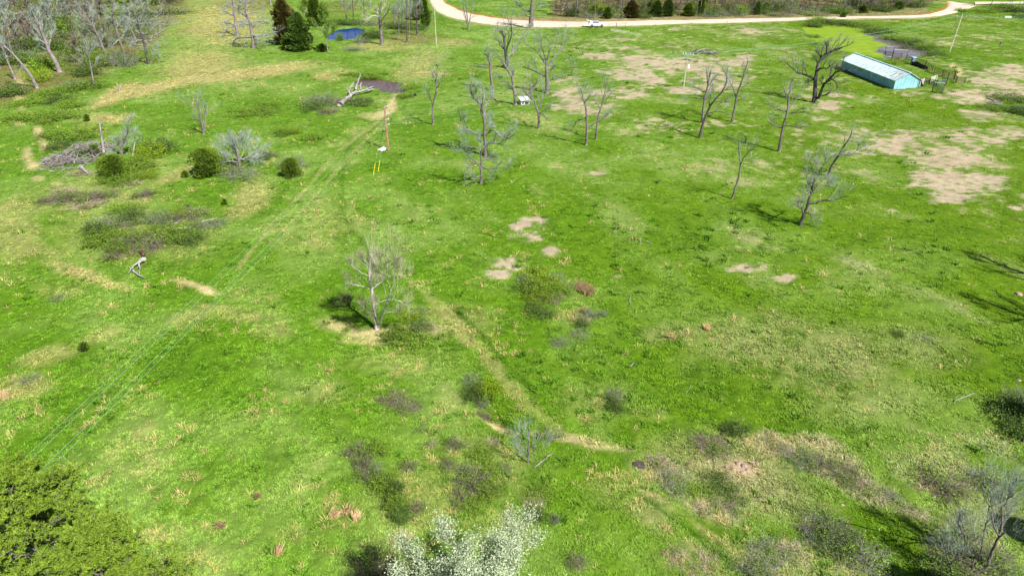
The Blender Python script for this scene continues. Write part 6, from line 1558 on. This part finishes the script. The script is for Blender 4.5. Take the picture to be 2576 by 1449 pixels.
# pale pipes and planks on the bank
def stick(pts, r0, r1, label, mat='dead_wood', name='fallen_branch', cat='branch', up=.1, fork=None, group=None):
    W3 = [G(*q, up) for q in pts]; b = W3[0].copy()
    mb = MB(); P_ = resample([tuple(w - b) for w in W3], max(6, 2 * len(pts))); P_[1:-1] += RS.normal(0, .02, P_[1:-1].shape)
    mb.tubes(P_[None], np.linspace(r0, r1, len(P_))[None], 6)
    for f in (fork or []):
        F3_ = [G(*q, up) - b for q in f]; mb.tube([tuple(v) for v in F3_], r0 * .6, r1, 5)
    o = mb.build(name, M[mat], None, True); o.location = b; return tag(o, label, cat, group)
stick([(2343,145),(2356,142),(2372,136)], .09, .07, 'pale plank lying on the bank near the right utility pole', name='plank', cat='plank')
stick([(2345,148),(2352,152)], .06, .05, 'short pale plank below the longer one on the bank', name='plank', cat='plank')

# ------------------------------------------------------------------ little blue roofed shelter
b = G(1318, 262); o = empty('animal_shelter', b, 'small white walled shelter with a light blue rusty lean-to roof between bare trees', 'shelter', rz=.35)
MB().box((0,0,.42), (1.7,1.3,.85)).build('wall', M['steel_white'], o)
MB().box((.35,-.67,.3), (.75,.05,.4)).build('opening_shade', M['dark_inside'], o)  # dark plate on the solid wall, painted shade of the inside
MB().box((-.45,-.67,.35), (.35,.05,.3)).build('opening_shade', M['dark_inside'], o)  # second dark plate, the same painted shade
for q in range(4):
    x0 = -1.0 + q * .5; V = slab((x0, -.95, .86), (x0+.48, -.95, .86), (x0+.48, .85, 1.28), (x0, .85, 1.28), (0,0,1), .05)
    put('roof_panel', panel(V, 'roof_panel', M['roof_metal'] if q != 2 else M['steel_rust'] if False else M['trim_metal']), o)
V = slab((.02,-.96,.885), (.30,-.96,.885), (.30,.86,1.305), (.02,.86,1.305), (0,0,1), .02); put('rust_strip', panel(V, 'rust_strip', simple('rust_pink', (.34,.25,.28), (.2,.13,.13), 2, .7, 0)), o)
for x_ in (-.8,.8):
    MB().box((x_,-.62,.15), (.1,.1,.5)).build('leg', M['steel_white'], o)

# ------------------------------------------------------------------ utility poles and wires
def pole_top(base, top):
    b = G(*base); tp = facing(top[0], top[1], b); return b, tp
def pole(base, top, r, mat, label, group='utility poles'):
    b, tp = pole_top(base, top); o = empty('utility_pole', b, label, 'utility pole', group)
    e = tp - b; mb = MB(); mb.tube([(0,0,-.2), tuple(e)], r, r * .72, 10); mb.build('pole', M[mat], o, True)
    return o, b, e
PX1, b1, e1 = pole((977.5,378.5), (966.5,265), .17, 'pole_wood', 'brown wooden utility pole with four bracketed insulators below the brown pond')
att1 = []
for q, f in enumerate((.96, .82, .69, .57)):
    s_ = e1 * f; mb = MB(); mb.tube([tuple(s_), (s_.x + .42, s_.y + .12, s_.z + .08)], .035, .03, 5); mb.build('bracket', M['insulator'], PX1)
    mb = MB(); mb.tube([(s_.x + .42, s_.y + .12, s_.z - .02), (s_.x + .42, s_.y + .12, s_.z + .2)], .085, .05, 8); mb.build('insulator', M['insulator'], PX1)
    mb = MB(); mb.tube([tuple(s_), (s_.x - .05, s_.y - .25, s_.z - .05)], .04, .05, 5); mb.build('strain_clamp', M['insulator'], PX1)
    att1.append(b1 + s_ + Vector((.42, .12, .12)))
PX2, b2, e2 = pole((1718.6,224), (1731,136), .15, 'pole_grey', 'utility pole with two crossarms and a transformer in the bare patch')
att2 = []
def arm(PX, e, f, half, ang, mat, n, R=.09):
    s_ = e * f; dx, dy = math.cos(ang), math.sin(ang); outp = []
    MB().box(tuple(s_ + Vector((0, 0, .02))), (half * 2, .13, .14), ang).build('crossarm', M[mat], PX)
    for t_ in n:
        c_ = s_ + Vector((dx * half * t_, dy * half * t_, .1)); mb = MB(); mb.tube([tuple(c_), (c_.x, c_.y, c_.z + .28)], R, R * .6, 8); mb.build('insulator', M['insulator'], PX); outp.append(c_ + Vector((0, 0, .25)))
    return outp
a_up = arm(PX2, e2, .965, 1.15, -.55, 'insulator', (-.95,-.45,.45,.95), .12)
a_lo = arm(PX2, e2, .83, .95, -.55, 'bark_dark', (-.9,.6), .07)
att2 = [b2 + v for v in a_up]
s_ = e2 * .60; mb = MB(); mb.tube([(s_.x+.42, s_.y-.1, s_.z-.05), (s_.x+.42, s_.y-.1, s_.z+.75)], .27, .27, 12); mb.build('transformer', M['insulator'], PX2, True)
mb = MB(); mb.tube([(s_.x+.42, s_.y-.1, s_.z+.75), (s_.x+.42, s_.y-.1, s_.z+1.05)], .05, .05, 6); mb.build('bushing', M['insulator'], PX2)
for dx_ in (.2, .45):
    s2 = e2 * .76; mb = MB(); mb.tube([(s2.x+dx_, s2.y-.1, s2.z-.1), (s2.x+dx_, s2.y-.1, s2.z+.45)], .06, .04, 6); mb.build('cutout_fuse', M['insulator'], PX2)
s_ = e2 * .17; MB().box((s_.x-.18, s_.y-.05, s_.z), (.3,.3,.4)).build('meter_box', simple('meter_box', (.12,.11,.15), None, 1, .6, 0), PX2)
PX3, b3, e3 = pole((2389,130.7), (2420.5,39.3), .17, 'pole_grey', 'grey green utility pole with one crossarm standing by the stock pond')
a3 = [b3 + v for v in arm(PX3, e3, .95, 1.25, -.2, 'pole_grey', (-.95, .95), .1)] + [b3 + e3 + Vector((0,0,.2)), b3 + e3 * .86]
mb = MB(); mb.tube([tuple(e3), (e3.x, e3.y, e3.z+.35)], .07, .05, 8); mb.build('insulator', M['insulator'], PX3)
PX4, b4, e4 = pole((1098,117.5), (1093,24), .14, 'pole_grey', 'slim pale utility pole near the bend of the gravel road')
mb = MB(); mb.tube([tuple(e4), (e4.x, e4.y, e4.z+.3)], .07, .05, 8); mb.build('insulator', M['insulator'], PX4)
# the pole behind the camera's left that carries the near span
qx, qy = -27.3, 4.0; qb = Vector((qx, qy, hz(qx, qy)))
PX5 = empty('utility_pole', qb, 'wooden utility pole left outside the picture that carries the near wires', 'utility pole', 'utility poles')
MB().tube([(0,0,-.2),(0,0,7.9)], .17, .12, 10).build('pole', M['pole_wood'], PX5, True); MB().box((0,0,7.4), (2.4,.12,.14)).build('crossarm', M['pole_wood'], PX5)
def wire(a, b, sag, label, r=.014, group='overhead wires', mat='wire', n=22):
    t_ = np.linspace(0, 1, n)[:, None]; A_, B_ = np.array(a), np.array(b)
    P_ = A_ + (B_ - A_) * t_; P_[:, 2] -= sag * 4 * (t_[:, 0] * (1 - t_[:, 0]))
    mb = MB(); mb.tubes((P_ - A_)[None], np.full((1, n), r), 4); o = mb.build('wire', M[mat], None); o.location = tuple(a); return tag(o, label, 'wire', group)
hq = [(-.82,7.5),(-.62,7.5),(.55,7.5),(.78,7.5)]
for q in range(4):
    wire(b1 + e1 * (.96,.82,.69,.57)[q], qb + Vector((hq[q][0], 0, hq[q][1])), .9, ['outermost left','inner left','inner right','outermost right'][q] + ' wire of the four running to the lower left', .008)
for q, j_ in enumerate((0, 1, 2, 3)):
    wire(att1[q], att2[j_] if q < 4 else att2[0], 1.4 + .5 * q, ['highest','second highest','second lowest','lowest'][q] + ' wire crossing the pasture between the brown pole and the transformer pole', .010)
for q, j_ in ((0, 0), (2, 2), (3, 1)):
    wire(att2[j_], a3[q], 1.6, {0:'upper',2:'middle',3:'lower'}[q] + ' wire passing over the barn towards the right pole', .014)
far = Vector((b3.x + 95, b3.y + 6, b3.z + 11.5))
for q in (0, 1, 2):
    wire(a3[q], far + Vector((q * .9, 0, (0, 0, .4)[q])), 2.2, ['left','right','top'][q] + ' wire leaving the right pole towards the right edge', .014)
fb = Vector((far.x + .9, far.y, hz(far.x, far.y)))
PX6 = empty('utility_pole', fb, 'next utility pole, outside the right edge of the picture', 'utility pole', 'utility poles')
MB().tube([(0,0,-.2),(0,0,far.z-fb.z+.2)], .17, .12, 8).build('pole', M['pole_grey'], PX6); MB().box((0,0,far.z-fb.z-.1), (2.4,.12,.14)).build('crossarm', M['pole_grey'], PX6)
for q, dx_ in enumerate((-.05, .05)):
    wire(b1 + e1 * (.96 - .14 * q) + Vector((dx_, 0, 0)), b4 + e4 * (.98 - .08 * q), 1.5, ['upper','lower'][q] + ' wire from the brown pole over the brown pond to the slim pole', .009)
for q, (g0, g1, f) in enumerate([((938.6,444.5),(943.6,417),.95),((951,434.5),(954.7,406.3),.68)]):
    A3 = G(*g0); B3 = b1 + e1 * f
    o = empty('guy_wire', A3, ['left guy wire with a yellow guard below the brown pole','right guy wire with a yellow guard below the brown pole'][q], 'guy wire')
    d = B3 - A3; MB().tube([(0,0,0), tuple(d)], .009, .009, 4).build('cable', M['wire'], o)
    u_ = d.normalized(); MB().tube([tuple(u_*.25), tuple(u_*2.5)], .028, .026, 6).build('guard', M['yellow'], o)
# crumpled white sheet
b = G(964, 377); rs = np.random.RandomState(9); n_ = 12
gx, gy = np.meshgrid(np.linspace(-.7,.7,n_), np.linspace(-.5,.5,n_)); zz = np.abs(rs.normal(0,.22,gx.shape)) * (1 - (gx/.8)**2) * (1 - (gy/.6)**2) + .05
ii = (np.arange(n_-1)[:,None]*n_ + np.arange(n_-1)[None]).ravel()
mb = MB(); mb.add(np.stack([gx + rs.normal(0,.04,gx.shape), gy + rs.normal(0,.04,gx.shape), zz], -1).reshape(-1,3), F4=np.stack([ii, ii+1, ii+n_+1, ii+n_], 1))
mb.add(np.stack([gx, gy, zz - .05], -1).reshape(-1,3), F4=np.stack([ii, ii+n_, ii+n_+1, ii+1], 1))
o = mb.build('plastic_sheet', M['white_sheet'], None); o.location = b; o.rotation_euler = (0,0,.9); tag(o, 'crumpled white plastic sheet lying at the foot of the brown pole', 'plastic sheet')

# ------------------------------------------------------------------ dead wood
def log(traces, w, label, cat='fallen tree', mat='dead_wood', root_mass=False, lift0=.35, name='fallen_tree', z=None):
    """traces[0] trunk lying on the ground, the others branches; each point (px, py, height)"""
    b = G(traces[0][0][0], traces[0][0][1]); o = empty(name, b, label, cat)
    def at(px, py, h):
        g = G(px, py)
        for _ in range(4): 
            x_, y_ = on_plane(px, py, hz(g.x, g.y) + h); g = Vector((x_, y_, hz(x_, y_) + h))
        return g - b
    for q, tr in enumerate(traces):
        P_ = resample([tuple(at(*v)) for v in tr[0:]] if q == 0 else [tuple(at(*v)) for v in tr], 4 * len(tr))
        r0 = w if q == 0 else w * .42; mb = MB(); P_[1:-1] += RS.normal(0, .03, P_[1:-1].shape)
        mb.tubes(P_[None], np.linspace(r0, r0 * (.45 if q == 0 else .35), len(P_))[None], 9 if q == 0 else 6); mb.build('trunk' if q == 0 else 'branch', M[mat], o, True)
    if root_mass:
        mb = MB(); rs_ = np.random.RandomState(3); n_ = 26; dv = norm(rs_.normal(size=(n_, 3)) + np.array([-.8,-.8,.3])); P_ = np.stack([dv * .1, dv * .7 * (0.6 + rs_.rand(n_,1) * .7), dv * 1.0 * (0.6 + rs_.rand(n_,1) * .7)], 1) + np.array([0,0,.35]); P_[:,:,2] = np.maximum(P_[:,:,2], 0)
        mb.tubes(P_, np.tile([.14,.09,.03], (n_, 1)), 5); mb.build('root', M['rot_wood'], o)
    return o
def zc(x, y, h=.3): return (x * .10075 + 807.2, y * .10075 + 163.1, h)
log([[zc(470,1000,.45), zc(560,920,.5), zc(720,790,.6), zc(830,700,.7), zc(880,670,.75)], [zc(880,690,.7), zc(990,670,.8), zc(1150,620,.9), zc(1280,570,.9), zc(1330,550,.8), zc(1365,520,.8)], [zc(865,640,.8), zc(900,500,1.6), zc(950,360,2.2), zc(985,280,2.6), zc(970,200,3.0)], [zc(992,640,.8), zc(982,530,1.5), zc(1022,440,1.9)],
     [zc(715,750,.7), zc(702,660,1.1), zc(740,570,1.6), zc(790,490,2.0), zc(830,430,2.3)], [zc(702,665,1.1), zc(660,625,1.3), zc(615,590,1.5)], [zc(680,890,.4), zc(800,870,.4), zc(920,850,.4), zc(1090,860,.3)], [zc(745,575,1.6), zc(830,560,1.8)], [zc(1150,660,.6), zc(1250,630,.6), zc(1320,600,.5)]],
    .50, 'big bleached fallen tree with raised branches lying at the brown pond', root_mass=True)
def z5(x, y, h=.2): return (x * .25, y * .25 + 360.6, h)
log([[z5(1445,1168,.4), z5(1400,1195,.4), z5(1385,1205,.4)], [z5(1385,1205,.4), z5(1340,1240,.3), z5(1285,1308,.2)], [z5(1390,1205,.4), z5(1410,1265,.3), z5(1402,1325,.2)], [z5(1340,1278,.2), z5(1385,1320,.2), z5(1460,1352,.2)]], .26, 'bleached Y shaped fallen trunk in the left field', name='fallen_log', cat='log')
log([[z5(1730,868,.3), z5(1800,860,.35), z5(1870,852,.35), z5(1930,845,.3)], [z5(1735,855,.4), z5(1760,810,.8), z5(1800,780,1.0), z5(1840,770,1.2)]], .22, 'pale fallen trunk lying in the bush field on the left', name='fallen_log', cat='log')
log([[z5(2030,805,.3), z5(2045,780,.6), z5(2110,772,.5), z5(2180,755,.4)]], .08, 'pale bent branch right of the fallen trunk in the bush field', name='fallen_branch', cat='branch')
log([[z5(1420,1085,.1), z5(1440,1110,.3), z5(1445,1125,.5)]], .3, 'rotten dark stump above the Y shaped log', mat='rot_wood', name='stump', cat='stump')
b = G(207, 432)
log([[(203,420,.4),(212,429,.3),(221,437,.2)]], .30, 'pale cut log end on the near side of the brush pile', name='cut_log', cat='log')
def pile(px, py, rxp, ryp, h, n, label, seed, Ls=2.2, mats=('bark_pale','bark','dead_wood')):
    b = G(px, py); rs_ = np.random.RandomState(seed); D = Vector((b.x,b.y,b.z-CAM_H)).length
    rx = rxp * D / F; ry = ryp * D / F * 3.2
    o = empty('brush_pile', b, label, 'brush pile')
    for q in range(n):
        a_ = rs_.rand() * 6.283; u_ = math.sqrt(rs_.rand()); x_, y_ = math.cos(a_)*u_*rx, math.sin(a_)*u_*ry
        L_ = Ls * (.4 + 1.1 * rs_.rand() ** 1.5); dr = rs_.rand() * 6.283; el = rs_.normal(.08,.22); z_ = max(.08, h * (1 - u_ ** 1.5) * rs_.rand())
        d_ = np.array([math.cos(dr)*math.cos(el), math.sin(dr)*math.cos(el), math.sin(el)]); k_ = 5
        P_ = np.array([x_, y_, z_]) + np.linspace(-.5,.5,k_)[:,None] * L_ * d_ + rs_.normal(0,.05,(k_,3)); P_[:,2] = np.maximum(P_[:,2], .03)
        r_ = .03 + .07 * rs_.rand() ** 3; mb = MB(); mb.tubes(P_[None], np.linspace(r_, r_*.5, k_)[None], 5); mb.build('stick', M[mats[rs_.randint(len(mats))]], o)
pile(203, 398, 50, 30, 2.4, 290, 'large grey pile of dead branches beside the sandy creek', 31, 2.6)
pile(146, 405, 34, 10, .8, 80, 'spread of dead branches trailing left from the large pile', 32, 3.0)
pile(1768, 135, 32, 5, 1.4, 120, 'dark pile of dead branches behind the transformer pole', 33, 2.6, ('bark_dark','bark','rot_wood','dead_wood'))
log([[(1752,130,.8),(1765,126,1.0),(1778,122,1.3)]], .14, 'pale limb sticking out of the far brush pile', name='fallen_branch', cat='branch')
log([[(1787,132,1.0),(1797,140,.5),(1806,146,.2)]], .2, 'grey trunk at the right end of the far brush pile', name='fallen_log', cat='log', mat='bark_pale')
stick([(2482,248),(2497,254),(2506,260)], .14, .08, 'grey limb lying on bare soil at the right', mat='bark')
stick([(2478,264),(2484,270)], .13, .09, 'short pale limb left of the troughs', mat='dead_wood')
# small sticks and stones scattered in the grass
for q, (pts, r_, lab) in enumerate([
  ([(1543,588),(1549,582),(1550,573)],.05,'thin curved white stick in the upper middle field'), ([(1610,613),(1609,606),(1613,602)],.06,'short bent white stick, left of the crossed ones'), ([(1626,609),(1634,613),(1640,616)],.05,'crossed white sticks in the upper middle field'),
  ([(1586,769),(1583,760),(1585,750),(1587,745)],.045,'forked white stick right of the orange straw'), ([(1584,925),(1591,919),(1598,917)],.055,'short pale stick in the middle field'), ([(1344,1179),(1360,1166),(1378,1150),(1391,1141)],.05,'long straight pale pole lying below the small twin tree'),
  ([(2400,1012),(2409,1007),(2422,1001),(2450,992)],.045,'pale stick in the right field'), ([(1420,156),(1428,152),(1437,150)],.1,'white fallen limb right of the largest bare tree'), ([(2088,1362),(2100,1360),(2114,1356)],.05,'pale bowed cane low on the right'),
  ([(2086,326),(2090,328)],.05,'tiny white stick by the dark bare tree'), ([(1825,880),(1830,877)],.04,'small stick in the middle of the right field'), ([(1870,878),(1880,880)],.035,'thin stick further right in the field'), ([(1725,993),(1738,973)],.03,'thin grey stick in the lower middle field'),
  ([(1815,1094),(1830,1088),(1836,1087)],.06,'dark limb on the red earth'), ([(1930,1438),(1960,1432)],.03,'pale cane near the bottom edge'), ([(145,1210),(147,1215)],.03,'tiny stick near the pines'), ([(1255,1105),(1270,1090)],.03,'thin stick by the gully')]):
    stick(pts, r_, r_ * .6, lab, 'bark_dark' if 'dark limb' in lab else 'dead_wood', name='stick', cat='stick', up=.12)
def stone(px, py, r, label, mat='rock', group=None, seed=0):
    b = G(px, py); rs_ = np.random.RandomState(seed + int(px)); a = np.linspace(0, 6.283, 9)[:-1]
    V = [(0,0,r*.75)]; 
    for z_, k_ in ((.5,.75),(.1,1.0),(-.3,.8)): V += [(math.cos(t_)*r*k_*(.8+.4*rs_.rand()), math.sin(t_)*r*k_*(.7+.4*rs_.rand()), z_*r) for t_ in a]
    F3 = [(0, 1+q, 1+(q+1)%8) for q in range(8)]; F4 = [(1+l*8+q, 9+l*8+q, 9+l*8+(q+1)%8, 1+l*8+(q+1)%8) for l in (0,1) for q in range(8)]
    mb = MB(); mb.add(V, F3=F3, F4=F4); o = mb.build('stone', M[mat], None); o.location = b; return tag(o, label, 'stone', group)
SG = 'loose stones'
M['clod'] = simple('clod', (.42,.27,.15), (.25,.15,.09), 2.2, .95, .3)
for q, (px, py, r_, lab) in enumerate([(1631,493,.22,'single white stone in the upper middle field'),(1765,1134,.13,'small white stone above the rough patch'),(2297,505,.1,'pinkish stone right of the field centre'),(2243,533,.2,'pink grey stone with a white side in the right field'),(2562,741,.35,'pink stone near the right edge'),
   (2004,1092,.12,'white stone in the lower right field'),(1894,1163,.16,'pale stone at the top of the rock scatter'),(1857,1166,.2,'reddish stone in the rock scatter'),(1872,1172,.22,'largest stone of the rock scatter'),(1845,1180,.16,'left stone of the rock scatter'),(1866,1190,.18,'lower stone of the rock scatter'),(1880,1182,.14,'small stone inside the rock scatter'),(1827,1174,.14,'stone at the left of the rock scatter'),
   (1729,1170,.22,'dark red clod left of the rock scatter'),(2350,1248,.12,'white pebble near the big grey bramble'),(2118,1270,.14,'orange stone on the right slope'),(1634,1313,.12,'white stone beside the dark wheel track'),(952,1340,.06,'tiny white pebble near the dark shrub'),(1232,1020,.10,'orange clod in the washed gully, upper'),(1246,1034,.12,'orange clod in the washed gully, middle'),(1262,1048,.10,'orange clod in the washed gully, lower'),(1252,1050,.09,'brown clod beside the washed gully'),(1905,1167,.15,'stone at the right of the rock scatter'),(844,660,.08,'pale stone in the grass above the white tree'),(2563,958,.2,'pale violet stone in the shade at the right edge'),(1930,1148,.13,'white stone right of the rock scatter')]):
    stone(px, py, r_, lab, 'rot_wood' if 'red clod' in lab else ('clod' if 'clod' in lab else 'rock'), SG)
# rusty disc, teal barrel, salt block in the pond
b = G(1607, 1174); mb = MB(); mb.tube([(0,0,0),(0,0,.14)], .42, .42, 18); o = mb.build('rusty_disc', simple('rust_disc', (.055,.045,.04), (.03,.025,.02), 4, .8, .2), None); o.location = b; o.rotation_euler = (.35,-.1,0); tag(o, 'dark rusty disc leaning at the left end of the rough patch', 'metal disc')
mb = MB(); mb.tube([(0,0,.14),(0,0,.2)], .12, .1, 12); mb.build('hub', M['steel_rust'], o)
b = G(1376, 690); o = empty('barrel', b, 'teal plastic barrel lying half hidden in the central thicket', 'barrel'); o.rotation_euler = (0, math.pi/2 - .25, -.9)
mb = MB(); mb.tubes(np.array([[(0,0,-.1),(0,0,.02),(0,0,.22),(0,0,.45),(0,0,.5)]]) , np.array([[.12,.16,.17,.16,.12]]), 16); mb.build('body', simple('teal', (.01,.36,.36), (.01,.28,.28), 1, .4, 0), o, True)
mb = MB(); mb.tubes(np.array([[(0,0,.2),(0,0,.24)]]), np.array([[.18,.18]]), 16); mb.build('hoop', simple('teal_dark', (.01,.2,.2), None, 1, .4, 0), o)
b = G(1044.5, 243); mb = MB(); mb.box((0,0,.25), (.5,.5,.5)); mb.tube([(0,0,.5),(0,0,.62)], .18, .12, 8); o = mb.build('feed_tub', M['dark_inside'], None); o.location = b; tag(o, 'small dark tub at the near edge of the brown pond', 'tub')
b = Vector((*on_plane(979, 220, WATER_Z), WATER_Z)); mb = MB(); mb.tube([(-.3,0,-.2),(0,0,.1),(.35,.1,-.1)], .1, .06, 6); o = mb.build('snag', M['bark_dark'], None); o.location = b; tag(o, 'dark bit of wood sticking out of the brown pond', 'branch')

# ------------------------------------------------------------------ fence along the road
FG = 'fence posts along the gravel road'
def fpost(px, py, tx, ty, label, r=.09, mat='bark_dark'):
    return post(px, py, 1, label, r, mat, FG, (tx, ty))
for (px, py, tx, ty, lab, mt) in [(1490,74,1490.4,62,'fence post in front of the rear wheel of the white car','bark_dark'),(1513,72,1513,61,'fence post in front of the front wheel of the white car','bark_dark'),(1530,70.5,1530,60,'pale gate post left of the wire gate','bark_pale'),(1532.5,70.5,1532.5,59,'second pale gate post left of the wire gate','bark_pale'),
     (1550,70,1551.4,57.5,'thick brown post in the wire gate','pole_wood'),(1573.6,69,1575,59,'brown post at the right end of the wire gate','pole_wood'),(1420,74,1420,65,'grey post left along the road fence','bark'),(1350,76,1350,67,'grey post near the very large roadside tree','bark'),(1650,66.5,1650,58.5,'thin post right of the wire gate','bark'),(1740,64,1740,56.5,'thin post second right of the wire gate','bark'),(1830,60,1830,53,'thin post third right of the wire gate','bark'),(1920,57,1920,50.5,'thin post fourth right of the wire gate','bark'),(1120,47,1120,37,'thin post in the curve of the road','bark'),(1170,60,1170,51,'thin post near the thin pale stems','bark'),(1230,69,1230,60,'thin post below the road before the big tree','bark')]:
    fpost(px, py, tx, ty, lab, .10 if 'brown' in lab else .05, mt)
A3, B3 = G(1532.5,70.5), G(1573.6,69); d = B3 - A3
o = empty('wire_gate', A3, 'wire gate between the pale and brown posts beside the white car', 'gate')
for z_ in (.35,.65,.95,1.25): MB().tube([(0,0,z_), (d.x,d.y,d.z+z_)], .02, .02, 4).build('wire', M['steel_rust'], o)
b = G(1507.5, 72); o = MB().box((0,0,1.0), (.75,.05,.75)).build('board', M['steel_white'], None); o.location = b; tag(o, 'blank white board on the fence in front of the car', 'board')
for px, py, lab in [(2518,113,'pale block standing in the far right pasture')]:
    b = G(px, py); mb = MB(); mb.box((0,0,.35), (.6,.4,.7)); mb.tube([(.5,0,0),(.5,0,1.1)], .05, .04, 5); o = mb.build('salt_block', M['bark'], None); o.location = b; tag(o, lab, 'block')
b = G(2534,46); o = MB().box((0,0,.3), (2.4,.8,.6)).build('pale_slab', M['steel_white'], None); o.location = b; tag(o, 'pale slab lying in the upper right pasture', 'slab')

# ------------------------------------------------------------------ the white car on the road
def car():
    c0 = G(1500.5, 69.2); c0.z = hz(c0.x, c0.y) + .26
    o = empty('parked_car', c0, 'white car with its rear hatch open parked on the gravel road', 'car')
    white = simple('car_white', (.72,.78,.80), (.68,.74,.77), .5, .3, 0, spec=.6); glass = simple('car_glass', (.012,.015,.03), None, 1, .08, 0, spec=.8); dark = simple('car_dark', (.03,.03,.035), None, 1, .5, 0)
    L_ = 5.3; w = 1.0
    def loft(prof, y0, y1, taper):
        n = len(prof); V = [(x, y0, z) for x, z in prof] + [(x * 1, y1, z) for x, z in prof]
        return V
    low = [(-2.55,.42),(-2.62,.75),(-2.55,1.10),(-.9,1.16),(.95,1.14),(1.25,1.10),(2.35,.98),(2.62,.80),(2.66,.5),(2.5,.36)]
    def solid(prof, ws, name, mat):
        """prof points (x,z); ws half width per point"""
        n = len(prof); V = [(x, -w_, z) for (x, z), w_ in zip(prof, ws)] + [(x, w_, z) for (x, z), w_ in zip(prof, ws)]
        me = bpy.data.meshes.new(name); f = [tuple(range(n)), tuple(range(2*n-1, n-1, -1))] + [(q, (q+1)%n, n+(q+1)%n, n+q)[::-1] for q in range(n)]
        me.from_pydata(V, [], f); me.materials.append(mat); ob = put(name, me, o)
        bv = ob.modifiers.new('bevel', 'BEVEL'); bv.width = .05; bv.segments = 2; return ob
    solid(low, [w]*len(low), 'body', white)
    solid([(-2.45,1.12),(-2.35,1.62),(-1.9,1.74),(.25,1.74),(1.15,1.14)], [.96,.80,.76,.76,.92], 'cabin', white)
    for s_ in (-1, 1):
        mb = MB()
        for x0, x1 in ((-1.45,-.55),(-.5,.3)):
            mb.add([(x0, s_*.955, 1.2),(x1 + (.5 if x1 > 0 else 0), s_*.955, 1.2),(x1 + .05, s_*.80, 1.62),(x0, s_*.80, 1.62)], F4=[(0,1,2,3)])
            V = np.array([(x0, s_*.965, 1.2),(x1 + (.5 if x1 > 0 else 0), s_*.965, 1.2),(x1 + .05, s_*.815, 1.62),(x0, s_*.815, 1.62)])
            V2 = V - np.array([0, s_*.06, 0]); mb.add(np.concatenate([V, V2]), F4=[(0,1,2,3),(0,4,5,1),(1,5,6,2),(2,6,7,3),(3,7,4,0)])
        mb.build('side_window', glass, o)
        mb = MB(); mb.box((1.0, s_*1.06, 1.22), (.14,.2,.16)); mb.build('mirror', white, o)
        MB().box((2.55, s_*.72, .82), (.14,.38,.16)).build('headlight', M['insulator'], o)
        MB().box((-2.58, s_*.8, .95), (.08,.22,.3)).build('tail_light', simple('tail_red', (.4,.02,.02), None, 1, .3, 0), o)
    mb = MB(); mb.add([(1.18,-.84,1.18),(1.18,.84,1.18),(.34,.70,1.72),(.34,-.70,1.72),(1.14,-.84,1.14),(1.14,.84,1.14),(.30,.70,1.68),(.30,-.70,1.68)], F4=[(0,1,2,3),(7,6,5,4),(0,4,5,1),(1,5,6,2),(2,6,7,3),(3,7,4,0)]); mb.build('windscreen', glass, o)
    MB().box((-2.5,0,1.3), (.14,1.5,.72)).build('boot_shade', M['dark_inside'], o)  # dark block on the solid tail, painted shade of the open boot
    MB().box((-.8,0,1.775), (1.9,1.2,.03)).build('sunroof', simple('roof_dark', (.16,.12,.2), None, 1, .3, 0), o)
    MB().box((0,0,.42), (4.9,1.86,.14)).build('sill', dark, o)
    mb = MB(); mb.add([(-2.4,-.78,1.75),(-2.4,.78,1.75),(-3.35,.74,2.05),(-3.35,-.74,2.05),(-2.4,-.78,1.68),(-2.4,.78,1.68),(-3.35,.74,1.97),(-3.35,-.74,1.97)], F4=[(0,1,2,3),(7,6,5,4),(0,4,5,1),(1,5,6,2),(2,6,7,3),(3,7,4,0)]); mb.build('hatch', white, o)
    for x_ in (-1.62, 1.62):
        for s_ in (-1, 1):
            wh = bpy.data.objects.new('wheel', None); COL.objects.link(wh); wh.parent = o; wh.location = (x_, s_*.93, .38)
            mb = MB(); mb.tube([(0,-.13,0),(0,.13,0)], .38, .38, 20); mb.build('tyre', M['dark_inside'], wh)
            mb = MB(); mb.tube([(0,-.15,0),(0,.15,0)], .2, .2, 12); mb.build('rim', M['bark_pale'], wh)
car()
